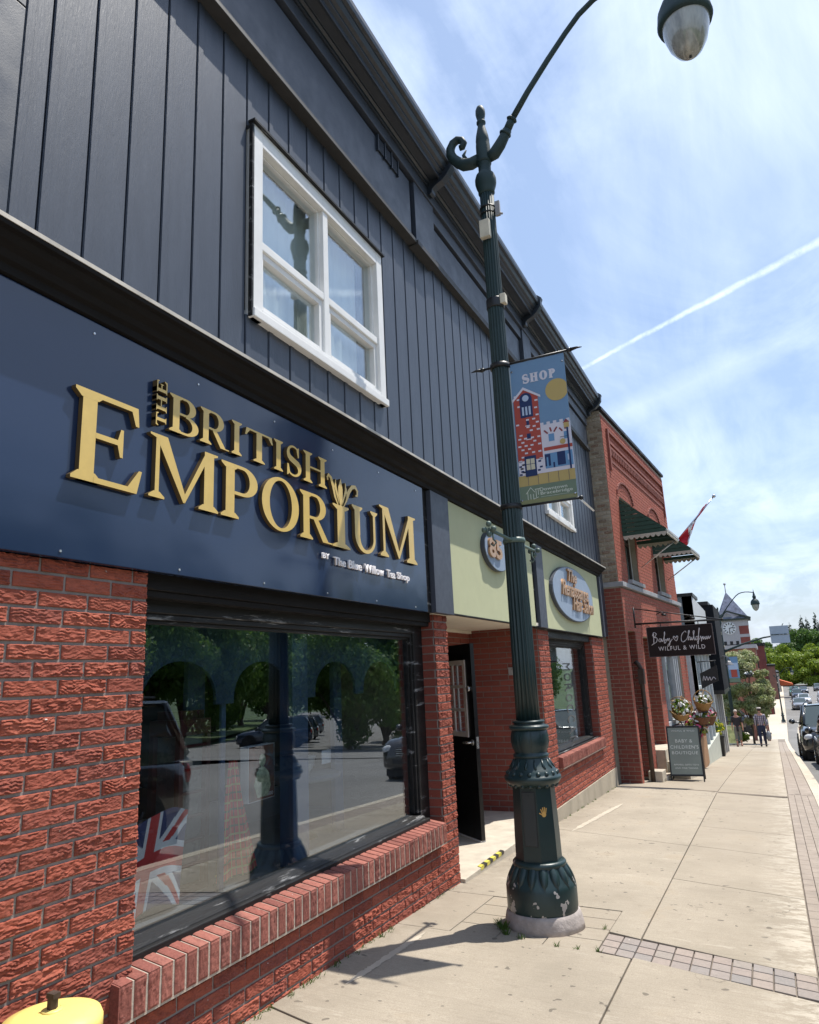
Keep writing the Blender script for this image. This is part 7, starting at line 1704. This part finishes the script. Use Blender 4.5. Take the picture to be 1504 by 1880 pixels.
    mb = MB(); mb.ball(s(0, -.090, 1.585), .018*k, 8, 6, (1.2, .5, .35)); mb.build('mouth', mat('lips', (.35, .12, .10), .6), t)
    return t
plaid = bpy.data.materials.new('plaid_shirt'); plaid.use_nodes = True; t_ = plaid.node_tree; s_ = nd(t_, 'ShaderNodeSeparateXYZ'); t_.links.new(nd(t_, 'ShaderNodeTexCoord').outputs['Object'], s_.inputs[0])
def band(o, per, w_): return mth(t_, 'LESS_THAN', mth(t_, 'FRACT', mth(t_, 'MULTIPLY', o, 1/per)), w_)
c_ = mixc(t_, band(s_.outputs[0], .085, .45), (.42, .38, .42), (.10, .08, .13)); c_ = mixc(t_, mth(t_, 'MULTIPLY', band(s_.outputs[2], .085, .45), .65), c_, (.09, .06, .10)); t_.links.new(c_, t_.nodes['Principled BSDF'].inputs['Base Color'])
wom = person((.98, 38.3, G(.8, 38.3)), 1.66, R_(2), dict(id='woman', skin=(.45, .22, .15), stride=.35, hem=.90, sleeve=False, cuff=.34, shirt=mat('dark_blouse', (.025, .02, .025), .8, var=.2), trousers=mat('grey_capri_trousers', (.17, .16, .14), .9, var=.1), shoes=mat('tan_sandals', (.25, .10, .06), .7), hair=mat('grey_blond_hair', (.50, .42, .36), .8)), 'person with short pale hair, dark blouse and grey cropped trousers, walking towards the camera')
mb = MB(); mb.box(-.045, .045, -.135, -.12, .70, 1.0); mb.build('blouse_tie', MATS['dark_blouse'], wom)
man = person((2.0, 38.6, G(1.9, 38.6)), 1.78, R_(180), dict(id='man', skin=(.40, .20, .14), stride=.45, hem=.88, sleeve=True, cuff=.09, shirt=plaid, trousers=mat('dark_blue_jeans', (.018, .024, .055), .9, var=.2), shoes=mat('dark_shoes', (.03, .03, .035), .6), hair=mat('dark_brown_hair', (.04, .025, .02), .8)), 'person in plaid shirt, blue jeans and pale cap, walking down the pavement with a bag')
mb = MB(); mb.ball((0, .01, 1.745), .105, 16, 8, (.95, 1.05, .55)); mb.tube([(-.06, -.07, 1.73), (0, -.17, 1.725), (.06, -.07, 1.73)], .012, 6); mb.build('cap', mat('pale_cap', (.55, .48, .42), .8), man)
bg_ = empty('carrier_bag', (2.26, 38.55, G(1.9, 38.6)+.32), label='small grey bag carried by the person in the plaid shirt', cat='bag')
mb = MB(); mb.lathe([(.06, 0), (.10, .03), (.115, .18), (.09, .32), (.03, .40)], n=14, rf=lambda t, z: 1+.08*math.sin(3*t)); mb.build('bag_body', mat('grey_bag', (.20, .21, .23), .6, var=.3), bg_); mb = MB(); mb.tube([(0, -.03, .38), (0, 0, .50), (0, .03, .38)], .008, 5); mb.build('handle', MATS['grey_bag'], bg_)
